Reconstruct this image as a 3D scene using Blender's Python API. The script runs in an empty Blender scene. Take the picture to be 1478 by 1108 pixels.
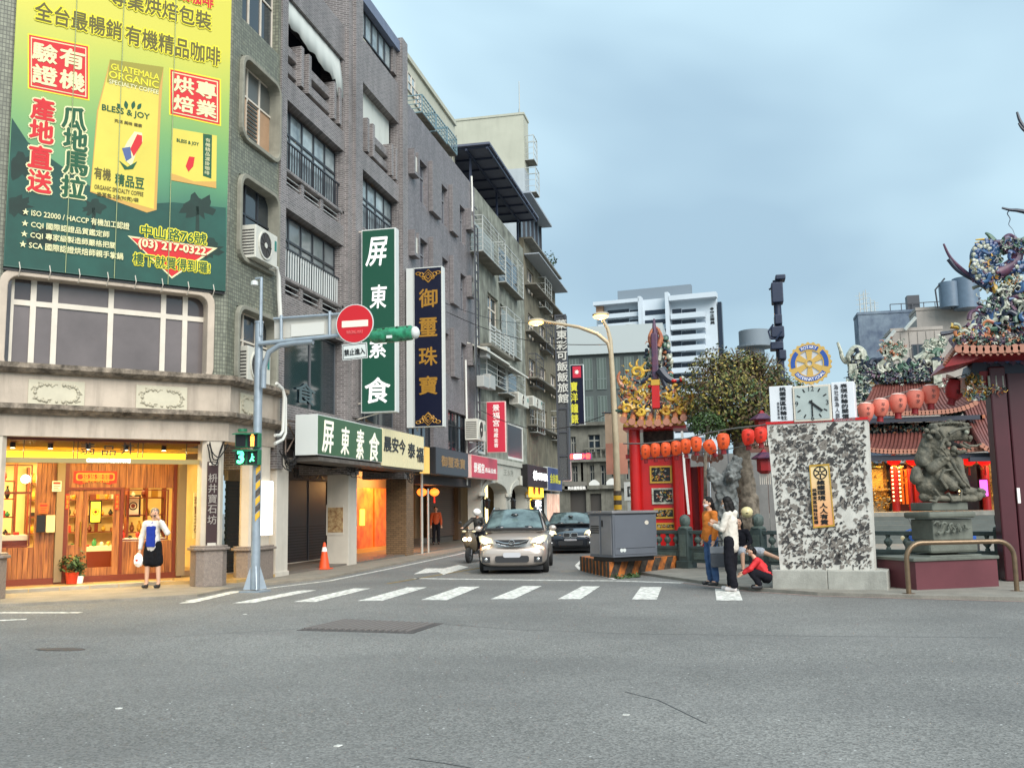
import bpy,bmesh,math,random
from mathutils import Vector as V,Matrix as M,noise as NZ
random.seed(7)
R=math.radians
sc=bpy.context.scene
COL=sc.collection
CAMH=1.62;FPX=1400.0;CX,CY=739.0,554.0
cam=bpy.data.cameras.new('camera');camo=bpy.data.objects.new('camera',cam);COL.objects.link(camo)
cam.sensor_fit='HORIZONTAL';cam.sensor_width=36.0;cam.lens=FPX/1478*36
cam.clip_end=3000;cam.clip_start=0.1
CR=(M.Rotation(R(12.2),3,'Z')@M.Rotation(R(97.3),3,'X')@M.Rotation(R(-1.0),3,'Z'))
camo.matrix_world=M.Translation((0,0,CAMH))@CR.to_4x4()
sc.camera=camo
SUN_EL,SUN_ROT=R(38),R(142)
w=bpy.data.worlds.new('World');sc.world=w;w.use_nodes=True
nt=w.node_tree;nt.nodes.clear()
def N(t,typ,**k):
 n=t.nodes.new(typ)
 for a,b in k.items():
  if a.startswith('i_'):
   key=a[2:]
   n.inputs[int(key)if key.isdigit()else key.replace('_',' ')].default_value=b
  else:setattr(n,a,b)
 return n
sky=N(nt,'ShaderNodeTexSky',sky_type='NISHITA',sun_disc=False,sun_elevation=SUN_EL,sun_rotation=SUN_ROT)
sky.air_density=1.0;sky.dust_density=1.0;sky.ozone_density=1.5
bg=N(nt,'ShaderNodeBackground');bg.inputs['Strength'].default_value=0.1
out=N(nt,'ShaderNodeOutputWorld')
tc=N(nt,'ShaderNodeTexCoord');mp=N(nt,'ShaderNodeMapping');mp.inputs['Scale'].default_value=(1.0,1.0,2.2);mp.inputs['Location'].default_value=(3.3,4.4,1.5)
nz=N(nt,'ShaderNodeTexNoise',i_Scale=1.3,i_Detail=4.0,i_Roughness=0.5,i_Distortion=0.25)
rp=N(nt,'ShaderNodeValToRGB');e=rp.color_ramp.elements
e[0].position=0.4;e[0].color=(2.75,3.95,4.85,1);e[1].position=0.62;e[1].color=(4.3,5.85,6.6,1)
sx=N(nt,'ShaderNodeSeparateXYZ')
rg=N(nt,'ShaderNodeMapRange',i_1=-0.05,i_2=0.9,i_3=0.88,i_4=1.32)
mul=N(nt,'ShaderNodeVectorMath',operation='SCALE')
mx=N(nt,'ShaderNodeMix',data_type='RGBA',i_0=0.93)
lk=nt.links.new
lk(tc.outputs['Generated'],mp.inputs[0]);lk(mp.outputs[0],nz.inputs['Vector']);lk(nz.outputs[0],rp.inputs[0])
lk(tc.outputs['Generated'],sx.inputs[0]);lk(sx.outputs['Z'],rg.inputs[0])
lk(rp.outputs[0],mul.inputs[0]);lk(rg.outputs[0],mul.inputs['Scale'])
lk(sky.outputs[0],mx.inputs[6]);lk(mul.outputs[0],mx.inputs[7]);lk(mx.outputs[2],bg.inputs[0]);lk(bg.outputs[0],out.inputs[0])
sl=bpy.data.lights.new('sun','SUN');sl.energy=3.2;sl.angle=R(50);sl.color=(1.0,0.96,0.9)
so=bpy.data.objects.new('sun',sl);COL.objects.link(so)
so.rotation_euler=(R(90)-SUN_EL,0,math.pi-SUN_ROT)
sc.view_settings.view_transform='Standard';sc.view_settings.look='None'
sc.view_settings.gamma=1;sc.view_settings.use_curve_mapping=False
sc.view_settings.exposure=0.62
def ray(px,py):return CR@V(((px-CX)/FPX,-(py-CY)/FPX,-1.0))
def G(px,py,z=0.0):
 r=ray(px,py);t=(z-CAMH)/r.z;return V((0,0,CAMH))+t*r
def onY(px,py,y):
 r=ray(px,py);t=y/r.y;return V((0,0,CAMH))+t*r
class Frame:
 """a vertical wall plane: origin o, u along the wall, n outward, z up"""
 def __init__(s,o,u):
  s.o=V((o[0],o[1],0));s.u=V((u[0],u[1],0)).normalized();s.n=V((s.u.y,-s.u.x,0))
 def P(s,u,d,z):return s.o+s.u*u+s.n*d+V((0,0,z))
 def px(s,px,py,d=0.0):
  r=ray(px,py);o=s.o+s.n*d;c=V((0,0,CAMH))
  t=(o-c).dot(s.n)/r.dot(s.n);p=c+t*r
  return(p-o).dot(s.u),p.z
 def at(s,px,d=0.0,py=600):return s.px(px,py,d)[0]
 def z(s,px,py,d=0.0):return s.px(px,py,d)[1]
 def mat(s,u,d,z):
  p=s.P(u,d,z);m=M.Identity(4)
  for i in range(3):m[i][0]=s.u[i];m[i][1]=(0,0,1)[i];m[i][2]=s.n[i];m[i][3]=p[i]
  return m
MATS={}
def mat(name,col,rough=0.7,metal=0.0,var=0.0,vs=3.0,bump=0.0,bs=40.0,emit=0.0,ecol=None,rand=0.0,col2=None,streak=0.0,spec=None,alpha=1.0,trans=0.0,fine=0.0,coat=0.0):
 if name in MATS:return MATS[name]
 m=bpy.data.materials.new(name);m.use_nodes=True;t=m.node_tree;b=t.nodes['Principled BSDF'];l=t.links.new
 c4=(*col,1);b.inputs['Base Color'].default_value=c4;b.inputs['Roughness'].default_value=rough;b.inputs['Metallic'].default_value=metal
 if spec is not None:b.inputs['Specular IOR Level'].default_value=spec
 if coat:b.inputs['Coat Weight'].default_value=coat;b.inputs['Coat Roughness'].default_value=0.05
 if trans:b.inputs['Transmission Weight'].default_value=trans
 if alpha<1:b.inputs['Alpha'].default_value=alpha
 src=None
 t_=N(t,'ShaderNodeTexCoord')
 def mixc(a_out,a_col,b_col,f_out,blend='MIX',f=None):
  q=N(t,'ShaderNodeMix',data_type='RGBA',blend_type=blend)
  if a_out:l(a_out,q.inputs[6])
  else:q.inputs[6].default_value=a_col
  q.inputs[7].default_value=b_col
  if f_out:l(f_out,q.inputs[0])
  else:q.inputs[0].default_value=f
  return q.outputs[2]
 if var:
  n_=N(t,'ShaderNodeTexNoise',i_Scale=vs,i_Detail=6.0,i_Roughness=0.6);l(t_.outputs['Object'],n_.inputs['Vector'])
  r_=N(t,'ShaderNodeMapRange',i_1=0.35,i_2=0.68);l(n_.outputs[0],r_.inputs[0])
  c2=col2 if col2 else tuple(x*(1-var)for x in col)
  src=mixc(None,c4,(*c2,1),r_.outputs[0])
 if streak:
  mp_=N(t,'ShaderNodeMapping');mp_.inputs['Scale'].default_value=(2.2,2.2,0.25);l(t_.outputs['Object'],mp_.inputs[0])
  n2=N(t,'ShaderNodeTexNoise',i_Scale=1.6,i_Detail=5.0,i_Roughness=0.65);l(mp_.outputs[0],n2.inputs['Vector'])
  r2=N(t,'ShaderNodeMapRange',i_1=0.48,i_2=0.72,i_3=0.0,i_4=streak);l(n2.outputs[0],r2.inputs[0])
  src=mixc(src,c4,(*(x*0.35 for x in col),1),r2.outputs[0])
 if fine:
  n3=N(t,'ShaderNodeTexNoise',i_Scale=90.0,i_Detail=2.0);l(t_.outputs['Object'],n3.inputs['Vector'])
  r3=N(t,'ShaderNodeMapRange',i_1=0.4,i_2=0.62,i_3=0.0,i_4=fine);l(n3.outputs[0],r3.inputs[0])
  src=mixc(src,c4,(*(x*0.3 for x in col),1),r3.outputs[0])
 if rand:
  oi=N(t,'ShaderNodeObjectInfo');r4=N(t,'ShaderNodeMapRange',i_3=0.0,i_4=rand);l(oi.outputs['Random'],r4.inputs[0])
  src=mixc(src,c4,(*(x*0.3 for x in col),1),r4.outputs[0])
 if src:l(src,b.inputs['Base Color'])
 if bump:
  n5=N(t,'ShaderNodeTexNoise',i_Scale=bs,i_Detail=5.0);l(t_.outputs['Object'],n5.inputs['Vector'])
  bp=N(t,'ShaderNodeBump',i_Strength=bump,i_Distance=0.02);l(n5.outputs[0],bp.inputs['Height']);l(bp.outputs[0],b.inputs['Normal'])
 if emit:
  b.inputs['Emission Strength'].default_value=emit;b.inputs['Emission Color'].default_value=(*(ecol or col),1)
 MATS[name]=m;return m
def tiles(name,col,mort,w=0.24,h=0.065,rough=0.5,var=0.35,streak=0.3,mw=0.09,off=0.5,bump=0.5,axis='YZ',c2=None):
 """small facing tiles on a wall: too small to tell apart, so a brick pattern"""
 if name in MATS:return MATS[name]
 m=bpy.data.materials.new(name);m.use_nodes=True;t=m.node_tree;b=t.nodes['Principled BSDF'];l=t.links.new
 tcn=N(t,'ShaderNodeTexCoord');s=N(t,'ShaderNodeSeparateXYZ');l(tcn.outputs['Object'],s.inputs[0])
 a=N(t,'ShaderNodeMath',operation='ADD');l(s.outputs['X'],a.inputs[0]);l(s.outputs['Y'],a.inputs[1])
 c=N(t,'ShaderNodeCombineXYZ');l(a.outputs[0],c.inputs[0]);l(s.outputs['Z'],c.inputs[1])
 br=N(t,'ShaderNodeTexBrick',i_Scale=1.0,i_Mortar_Size=h*mw,i_Mortar_Smooth=0.2,i_Brick_Width=w,i_Row_Height=h,i_Bias=-0.1);br.offset=off
 br.inputs['Color1'].default_value=(*col,1);br.inputs['Color2'].default_value=(*(c2 or tuple(x*(1-var)for x in col)),1);br.inputs['Mortar'].default_value=(*mort,1)
 l(c.outputs[0],br.inputs['Vector'])
 mp_=N(t,'ShaderNodeMapping');mp_.inputs['Scale'].default_value=(1.6,1.6,0.3);l(tcn.outputs['Object'],mp_.inputs[0])
 n2=N(t,'ShaderNodeTexNoise',i_Scale=1.2,i_Detail=5.0,i_Roughness=0.65);l(mp_.outputs[0],n2.inputs['Vector'])
 r2=N(t,'ShaderNodeMapRange',i_1=0.42,i_2=0.75,i_3=0.0,i_4=streak);l(n2.outputs[0],r2.inputs[0])
 q=N(t,'ShaderNodeMix',data_type='RGBA');l(br.outputs[0],q.inputs[6]);q.inputs[7].default_value=(*(x*0.3 for x in col),1);l(r2.outputs[0],q.inputs[0])
 l(q.outputs[2],b.inputs['Base Color']);b.inputs['Roughness'].default_value=rough
 bp=N(t,'ShaderNodeBump',i_Strength=bump,i_Distance=0.01);bp.invert=True;l(br.outputs['Fac'],bp.inputs['Height']);l(bp.outputs[0],b.inputs['Normal'])
 MATS[name]=m;return m
WS=bpy.data.scenes.new('workbench')
def evalmesh(o):
 WS.collection.objects.link(o)
 with bpy.context.temp_override(scene=WS,view_layer=WS.view_layers[0]):
  me=bpy.data.meshes.new_from_object(o.evaluated_get(bpy.context.evaluated_depsgraph_get()))
 WS.collection.objects.unlink(o);return me
class MB:
 def __init__(s):s.v=[];s.f=[]
 def add(s,vs,fs,m=None):
  k=len(s.v)
  s.v+=[tuple(m@V(v))if m is not None else tuple(v)for v in vs];s.f+=[tuple(i+k for i in f)for f in fs];return s
 def box(s,x0,x1,y0,y1,z0,z1,m=None):
  return s.add([(x0,y0,z0),(x1,y0,z0),(x1,y1,z0),(x0,y1,z0),(x0,y0,z1),(x1,y0,z1),(x1,y1,z1),(x0,y1,z1)],[(3,2,1,0),(4,5,6,7),(0,1,5,4),(1,2,6,5),(2,3,7,6),(3,0,4,7)],m)
 def fb(s,F,u0,u1,d0,d1,z0,z1):
  if u0>u1:u0,u1=u1,u0
  if z0>z1:z0,z1=z1,z0
  if d0>d1:d0,d1=d1,d0
  return s.box(u0,u1,z0,z1,d0,d1,F.mat(0,0,0))
 def quad(s,a,b,c,d):return s.add([a,b,c,d],[(0,1,2,3)])
 def cyl(s,p0,p1,r0,r1=None,n=12,cap=True):
  p0,p1=V(p0),V(p1);r1=r0 if r1 is None else r1
  z=(p1-p0).normalized();x=z.orthogonal().normalized();y=z.cross(x)
  vs=[]
  for p,r in((p0,r0),(p1,r1)):
   for i in range(n):
    a=2*math.pi*i/n;vs.append(p+x*(r*math.cos(a))+y*(r*math.sin(a)))
  fs=[(i,(i+1)%n,n+(i+1)%n,n+i)for i in range(n)]
  if cap:fs+=[tuple(range(n-1,-1,-1)),tuple(range(n,2*n))]
  return s.add(vs,fs)
 def tube(s,pts,r,n=8,cap=True):
  pts=[V(p)for p in pts];rr=r if isinstance(r,(list,tuple))else[r]*len(pts)
  vs=[];ref=None
  for i,p in enumerate(pts):
   t=(pts[min(i+1,len(pts)-1)]-pts[max(i-1,0)]).normalized()
   if ref is None:ref=t.orthogonal().normalized()
   ref=(ref-t*ref.dot(t)).normalized()if(ref-t*ref.dot(t)).length>1e-6 else t.orthogonal().normalized();b=t.cross(ref)
   for k in range(n):
    a=2*math.pi*k/n;vs.append(p+ref*(rr[i]*math.cos(a))+b*(rr[i]*math.sin(a)))
  fs=[]
  for i in range(len(pts)-1):
   for k in range(n):fs.append((i*n+k,i*n+(k+1)%n,(i+1)*n+(k+1)%n,(i+1)*n+k))
  if cap:fs+=[tuple(range(n-1,-1,-1)),tuple(range((len(pts)-1)*n,len(pts)*n))]
  return s.add(vs,fs)
 def lathe(s,c,prof,n=16,m=None):
  c=V(c);vs=[]
  for r,z in prof:
   for k in range(n):
    a=2*math.pi*k/n;vs.append(c+V((r*math.cos(a),r*math.sin(a),z)))
  fs=[]
  for i in range(len(prof)-1):
   for k in range(n):fs.append((i*n+k,i*n+(k+1)%n,(i+1)*n+(k+1)%n,(i+1)*n+k))
  fs+=[tuple(range(n-1,-1,-1)),tuple(range((len(prof)-1)*n,len(prof)*n))]
  return s.add(vs,fs,m)
 def sph(s,c,rx,ry=None,rz=None,n=12,k=8,m=None):
  ry=ry or rx;rz=rz or rx;c=V(c);vs=[c+V((0,0,-rz))]
  for i in range(1,k):
   a=-math.pi/2+math.pi*i/k
   for j in range(n):
    b=2*math.pi*j/n;vs.append(c+V((rx*math.cos(a)*math.cos(b),ry*math.cos(a)*math.sin(b),rz*math.sin(a))))
  vs.append(c+V((0,0,rz)));fs=[(0,1+(j+1)%n,1+j)for j in range(n)]
  for i in range(k-2):
   for j in range(n):fs.append((1+i*n+j,1+i*n+(j+1)%n,1+(i+1)*n+(j+1)%n,1+(i+1)*n+j))
  t=len(vs)-1;q=1+(k-2)*n
  fs+=[(q+j,q+(j+1)%n,t)for j in range(n)]
  return s.add(vs,fs,m)
 def prism(s,poly,d0,d1,m=None):
  n=len(poly);vs=[(x,y,d0)for x,y in poly]+[(x,y,d1)for x,y in poly]
  return s.add(vs,[tuple(range(n-1,-1,-1)),tuple(range(n,2*n))]+[(i,(i+1)%n,n+(i+1)%n,n+i)for i in range(n)],m)
 def ring(s,po,pi,d0,d1,m=None):
  n=len(po);vs=[(x,y,d0)for x,y in po]+[(x,y,d1)for x,y in po]+[(x,y,d0)for x,y in pi]+[(x,y,d1)for x,y in pi]
  fs=[]
  for i in range(n):
   j=(i+1)%n
   fs+=[(i,j,n+j,n+i),(n+i,n+j,3*n+j,3*n+i),(3*n+i,3*n+j,2*n+j,2*n+i),(2*n+i,2*n+j,j,i)]
  return s.add(vs,fs,m)
 def B(s,name,mt=None,parent=None,smooth=False,label=None,cat=None,group=None,kind=None,bevel=0.0,mb=2,props=None):
  me=bpy.data.meshes.new(name);me.from_pydata(s.v,[],s.f);me.validate()
  if mt is not None:me.materials.append(mt)
  o=bpy.data.objects.new(name,me);COL.objects.link(o)
  if smooth:
   for p in me.polygons:p.use_smooth=True
   try:me.set_sharp_from_angle(angle=R(40))
   except Exception:pass
  if bevel:
   md=o.modifiers.new('bevel','BEVEL');md.width=bevel;md.segments=mb;md.limit_method='ANGLE'
  if parent is not None:attach(o,parent)
  return tag(o,label,cat,group,kind)
def attach(o,p):
 o.parent=p;o.matrix_parent_inverse=p.matrix_basis.inverted()if p.parent is None else(p.parent.matrix_basis@p.matrix_parent_inverse@p.matrix_basis).inverted()
def tag(o,label=None,cat=None,group=None,kind=None):
 if label:o['label']=label
 if cat:o['category']=cat
 if group:o['group']=group
 if kind:o['kind']=kind
 return o
def thing(name,loc,label,cat,group=None,rz=0.0):
 o=bpy.data.objects.new(name,None);COL.objects.link(o);o.empty_display_size=0.2
 o.location=loc;o.rotation_euler=(0,0,rz);o.matrix_basis
 return tag(o,label,cat,group)
def dup(o,loc,rz=None,label=None,sc_=None):
 def cp(a,par):
  b=a.copy();COL.objects.link(b);b.parent=par
  for ch in list(a.children):cp(ch,b)
  return b
 r=cp(o,None);r.location=loc
 if rz is not None:r.rotation_euler=(0,0,rz)
 if sc_:r.scale=(sc_,)*3 if not isinstance(sc_,tuple)else sc_
 if label:r['label']=label
 return r
def mdup(o,name,parent,matrix):
 c=bpy.data.objects.new(name,o.data);COL.objects.link(c);c.matrix_basis=matrix
 for md in o.modifiers:
  if md.type=='BEVEL':
   k=c.modifiers.new('bevel','BEVEL');k.width=md.width;k.segments=md.segments;k.limit_method='ANGLE'
 attach(c,parent);return c
def rrect(x0,x1,y0,y1,r,k=5):
 p=[]
 for cx,cy,a0 in((x1-r,y0+r,-90),(x1-r,y1-r,0),(x0+r,y1-r,90),(x0+r,y0+r,180)):
  for i in range(k+1):
   a=R(a0+90*i/k);p.append((cx+r*math.cos(a),cy+r*math.sin(a)))
 return p
def wall_holes(F,u0,u1,z0,z1,d0,d1,holes):
 """wall slab between depths d0 (back) and d1 (front) with rectangular holes (u0,u1,z0,z1)"""
 b=MB();m=F.mat(0,0,0)
 us=sorted({u0,u1,*[min(max(h[i],u0),u1)for h in holes for i in(0,1)]});zs=sorted({z0,z1,*[min(max(h[i],z0),z1)for h in holes for i in(2,3)]})
 def solid(i,j):
  if i<0 or j<0 or i>=len(us)-1 or j>=len(zs)-1:return False
  cu,cz=(us[i]+us[i+1])/2,(zs[j]+zs[j+1])/2
  return not any(h[0]<cu<h[1]and h[2]<cz<h[3]for h in holes)
 for i in range(len(us)-1):
  for j in range(len(zs)-1):
   if not solid(i,j):continue
   a,c,e,g=us[i],us[i+1],zs[j],zs[j+1]
   b.add([(a,e,d1),(c,e,d1),(c,g,d1),(a,g,d1)],[(0,1,2,3)],m);b.add([(a,e,d0),(c,e,d0),(c,g,d0),(a,g,d0)],[(3,2,1,0)],m)
   if not solid(i-1,j):b.add([(a,e,d0),(a,e,d1),(a,g,d1),(a,g,d0)],[(0,1,2,3)],m)
   if not solid(i+1,j):b.add([(c,e,d0),(c,e,d1),(c,g,d1),(c,g,d0)],[(3,2,1,0)],m)
   if not solid(i,j-1):b.add([(a,e,d0),(c,e,d0),(c,e,d1),(a,e,d1)],[(0,1,2,3)],m)
   if not solid(i,j+1):b.add([(a,g,d0),(c,g,d0),(c,g,d1),(a,g,d1)],[(3,2,1,0)],m)
 return b
TXT={}
def textmesh(s,size=1.0,bold=0.0,ext=0.004,shear=0.0,sx=1.0):
 key=(s,size,bold,ext,shear,sx)
 if key in TXT:return TXT[key]
 cu=bpy.data.curves.new('txt','FONT');cu.body=s;cu.size=size;cu.offset=bold*size;cu.extrude=ext;cu.shear=shear
 cu.align_x='CENTER';cu.align_y='CENTER';cu.resolution_u=2 if len(s)>3 else 3
 o=bpy.data.objects.new('txt',cu)
 me=evalmesh(o)
 bpy.data.objects.remove(o)
 if len(me.vertices):
  xs=[v.co.x for v in me.vertices];ys=[v.co.y for v in me.vertices]
  cx,cy=(min(xs)+max(xs))/2,(min(ys)+max(ys))/2
  for v in me.vertices:v.co.x=(v.co.x-cx)*sx;v.co.y-=cy
  me['w']=(max(xs)-min(xs))*sx;me['h']=max(ys)-min(ys)
 TXT[key]=me;return me
def lettering(F,s,u,z,d,w=None,h=None,mt=None,parent=None,bold=0.02,vertical=False,pitch=None,name='lettering',ext=0.006,rot=0.0,shear=0.0,label=None):
 """writing on a wall frame; w/h fit the text (or one character when vertical)"""
 b=MB();items=[]
 if vertical:
  n=len(s);pitch=pitch or h
  for i,ch in enumerate(s):
   if ch!=' ':items.append((ch,0.0,((n-1)/2-i)*pitch))
 else:items.append((s,0.0,0.0))
 for ch,du,dz in items:
  me=textmesh(ch,1.0,0.0,ext,shear)
  if not len(me.vertices):continue
  tw,th=me.get('w',1),me.get('h',1)
  if vertical:sx_=(w or h)/1.0/0.92;sy_=h/0.92;sx_=sx_ if tw<.98 else w/tw
  else:sx_=(w/tw)if w else(h/th);sy_=(h/th)if h else sx_
  m=F.mat(u,d,z)@M.Rotation(rot,4,'Z')@M.Translation((du,dz,0))@M.Diagonal((sx_,sy_,1,1))
  vs,fs=[v.co for v in me.vertices],[tuple(p.vertices)for p in me.polygons]
  offs=[(0,0)]if bold<0.006 else[(-bold,0),(bold,0),(0,bold),(0,-bold)]if bold<.05 else[(bold*math.cos(k_*math.pi/4),bold*math.sin(k_*math.pi/4))for k_ in range(8)]
  for q,(ox,oy)in enumerate(offs):b.add(vs,fs,m@M.Translation((ox,oy,q*0.0012)))
 o=b.B(name,mt,parent)
 if label:o['label']=label
 return o
def blob(name,prims,mt,parent=None,voxel=0.012,smooth=4,disp=0.0,dscale=0.1,join=None,adapt=0.0):
 """one continuous skin over overlapping tapered limbs and masses (voxel remesh)"""
 b=MB()
 for p in prims:
  if p[0]=='c':
   _,p0,p1,r0,r1=p;b.cyl(p0,p1,r0,r1,12);b.sph(p0,r0,n=12,k=8);b.sph(p1,r1,n=12,k=8)
  elif p[0]=='e':
   mm=M.Translation(V(p[1]))@(p[3].to_4x4()if len(p)>3 else M.Identity(4));b.sph((0,0,0),*p[2],n=16,k=12,m=mm)
  elif p[0]=='b':
   mm=M.Translation(V(p[1]))@(p[3].to_4x4()if len(p)>3 else M.Identity(4));x,y,z=p[2];b.box(-x,x,-y,y,-z,z,mm)
 o=b.B(name,mt)
 md=o.modifiers.new('r','REMESH');md.mode='VOXEL';md.voxel_size=voxel;md.adaptivity=adapt
 if smooth:s_=o.modifiers.new('s','SMOOTH');s_.factor=0.5;s_.iterations=smooth
 COL.objects.unlink(o);me=evalmesh(o);COL.objects.link(o)
 old=o.data;o.modifiers.clear();o.data=me;bpy.data.meshes.remove(old);me.name=name
 if disp:
  nn_=[v.normal.copy()for v in me.vertices]
  for v,n_ in zip(me.vertices,nn_):v.co+=n_*(NZ.fractal(v.co/dscale,0.8,2.0,3)*disp)
 for p in me.polygons:p.use_smooth=True
 if not me.materials:me.materials.append(mt)
 if parent is not None:attach(o,parent)
 return o
def light(name,kind,loc,energy,color,size=0.1,rot=None,parent=None):
 l_=bpy.data.lights.new(name,kind);l_.energy=energy;l_.color=color
 if kind=='AREA':l_.size=size
 else:l_.shadow_soft_size=size
 o=bpy.data.objects.new(name,l_);COL.objects.link(o);o.location=loc
 if rot:o.rotation_euler=rot
 if parent is not None:attach(o,parent)
 return o
def S(r,g,b,k=1.0):return tuple((((c/255+0.055)/1.055)**2.4 if c>10 else c/255/12.92)*k for c in(r,g,b))
def asphalt():
 m=mat('asphalt',(0.2,0.195,0.18),rough=0.82);t=m.node_tree;l=t.links.new;b=t.nodes['Principled BSDF']
 c=N(t,'ShaderNodeTexCoord')
 big=N(t,'ShaderNodeTexNoise',i_Scale=0.22,i_Detail=5.0,i_Roughness=0.6);l(c.outputs['Object'],big.inputs['Vector'])
 rb=N(t,'ShaderNodeValToRGB');e=rb.color_ramp.elements;e[0].position=.38;e[0].color=(.135,.132,.124,1);e[1].position=.64;e[1].color=(.2,.195,.182,1);l(big.outputs[0],rb.inputs[0])
 vo=N(t,'ShaderNodeTexVoronoi',i_Scale=62.0);l(c.outputs['Object'],vo.inputs['Vector'])
 r=N(t,'ShaderNodeMapRange',i_1=0.0,i_2=1.0,i_3=0.58,i_4=1.46);sp=N(t,'ShaderNodeSeparateColor');l(vo.outputs['Color'],sp.inputs[0]);l(sp.outputs[0],r.inputs[0])
 ml=N(t,'ShaderNodeVectorMath',operation='SCALE');l(rb.outputs[0],ml.inputs[0]);l(r.outputs[0],ml.inputs['Scale'])
 v2=N(t,'ShaderNodeTexVoronoi',i_Scale=30.0);l(c.outputs['Object'],v2.inputs['Vector']);s2=N(t,'ShaderNodeSeparateColor');l(v2.outputs['Color'],s2.inputs[0])
 g=N(t,'ShaderNodeMath',operation='GREATER_THAN',i_1=0.985);l(s2.outputs[1],g.inputs[0]);g2=N(t,'ShaderNodeMath',operation='LESS_THAN',i_1=0.28);l(v2.outputs['Distance'],g2.inputs[0])
 gm=N(t,'ShaderNodeMath',operation='MULTIPLY');l(g.outputs[0],gm.inputs[0]);l(g2.outputs[0],gm.inputs[1])
 q=N(t,'ShaderNodeMix',data_type='RGBA');l(gm.outputs[0],q.inputs[0]);l(ml.outputs[0],q.inputs[6]);q.inputs[7].default_value=(.5,.5,.48,1)
 mp_=N(t,'ShaderNodeMapping');mp_.inputs['Scale'].default_value=(0.05,0.75,1);l(c.outputs['Object'],mp_.inputs[0])
 n4=N(t,'ShaderNodeTexNoise',i_Scale=1.0,i_Detail=3.0);l(mp_.outputs[0],n4.inputs['Vector']);r4=N(t,'ShaderNodeMapRange',i_1=.4,i_2=.65,i_3=0.0,i_4=.3);l(n4.outputs[0],r4.inputs[0])
 q2=N(t,'ShaderNodeMix',data_type='RGBA');l(r4.outputs[0],q2.inputs[0]);l(q.outputs[2],q2.inputs[6]);q2.inputs[7].default_value=(.125,.122,.118,1)
 l(q2.outputs[2],b.inputs['Base Color'])
 bp=N(t,'ShaderNodeBump',i_Strength=0.5,i_Distance=0.006);l(vo.outputs['Distance'],bp.inputs['Height']);l(bp.outputs[0],b.inputs['Normal'])
 return m
b=MB();b.quad((-1500,-60,0),(1500,-60,0),(1500,2500,0),(-1500,2500,0))
b.B('road',asphalt(),kind='structure')
def slab(name,pts,z0,z1,m,kind='structure',parent=None,**k):
 return MB().prism([(p[0],p[1])for p in pts],z0,z1).B(name,m,parent,kind=kind,**k)
M_pave=mat('pavement_stone',S(176,165,148,.7),rough=.85,var=.3,vs=2.2,fine=.35,bump=.3)
M_white=mat('road_paint',S(248,246,238,1.0),rough=.7,var=.3,vs=9.0,fine=.12,col2=S(150,148,140,.8))
LW=Frame((-10.9,0),(0,1))
C0=V((-10.9,19.84,0));a43=R(43)
CF=Frame(C0,(math.sin(a43),math.cos(a43)))
def g2(px,py,z=0):p=G(px,py,z);return(p.x,p.y)
kerb=[(-60,-14),(-30,6),g2(-60,880),g2(0,875),g2(140,869),g2(285,861),g2(340,850),g2(400,843),g2(475,834.5),g2(560,817),g2(660,797),g2(700,787),(-9.6,90),(-40,90),(-60,90)]
slab('left_pavement',kerb,-0.02,0.05,M_pave)
def strip(name,pts,wd,m,z=0.004,**k):
 """a painted line along ground points"""
 b=MB();n=len(pts)
 for i in range(n-1):
  p,q=V((*pts[i],z)),V((*pts[i+1],z));d=(q-p).normalized();s_=V((-d.y,d.x,0))*wd/2
  b.quad(p-s_,q-s_,q+s_,p+s_)
 return b.B(name,m,kind='structure',**k)
strip('edge_line',[g2(270,867),g2(345,854),g2(400,847),g2(475,838),g2(570,819),g2(660,800),g2(700,790),(-9.3,60)],.12,M_white)
strip('edge_line',[g2(-40,886),g2(0,884),g2(116,884)],.18,M_white)
strip('edge_line',[g2(-20,896),g2(38,893.5)],.16,M_white)
strip('stop_line',[g2(598,834.5),g2(740,836.5),g2(888,838),g2(985,841)],.2,M_white)
strip('edge_line',[g2(985,841),g2(1080,853),g2(1180,860),g2(1478,868),g2(1700,872)],.1,mat('faded_red_paint',S(176,150,140,.7),rough=.8,var=.3,vs=6))
strip('island_line',[g2(888,836),g2(838,822),g2(832,816),g2(842,806)],.1,M_white)
strip('lane_line',[g2(700,818),g2(560,842)],.1,mat('faded_yellow_paint',S(190,160,90,.6),rough=.8,var=.5,vs=5))
for q_ in([(258,870.5),(281,869.5),(352,852.5),(332,853.5)],[(335,870.5),(365,870),(457,851.5),(432,852)],[(424,868.5),(456,868.5),(535,849),(510,849)],[(516,867),(551,867),(616,847.5),(588,847.5)],[(608,865.5),(645,866),(693,846.5),(664,846.5)],[(708,864.5),(741,864.5),(782,845.5),(755,845.5)],[(805,864.5),(838,864.5),(866,846),(840,846)],[(912,865),(948,865),(955,847),(925,847)],[(1034,866.5),(1072,866.5),(1066,850),(1032,850)]):
 p=[V((*g2(*c),.005))for c in q_];MB().quad(*p).B('crosswalk_stripe',M_white,kind='structure')
arr=[g2(598,828),g2(615,820),g2(640,820),g2(662,815),g2(676,818),g2(640,829),g2(632,825)]
slab('lane_arrow',arr,.0,.005,M_white)
gm=mat('cast_iron',S(92,86,84,.8),rough=.6,var=.4,vs=6,bump=.4,bs=60)
tr=thing('manhole_cover',G(535,903),'dark rectangular ribbed iron cover set into the asphalt in front of the crosswalk','manhole cover')
q_=[G(428,909,.004),G(596,913.5,.004),G(640,899,.004),G(500,893,.004)]
MB().prism([(p.x,p.y)for p in q_],-.01,.006).B('frame',gm,tr)
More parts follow.
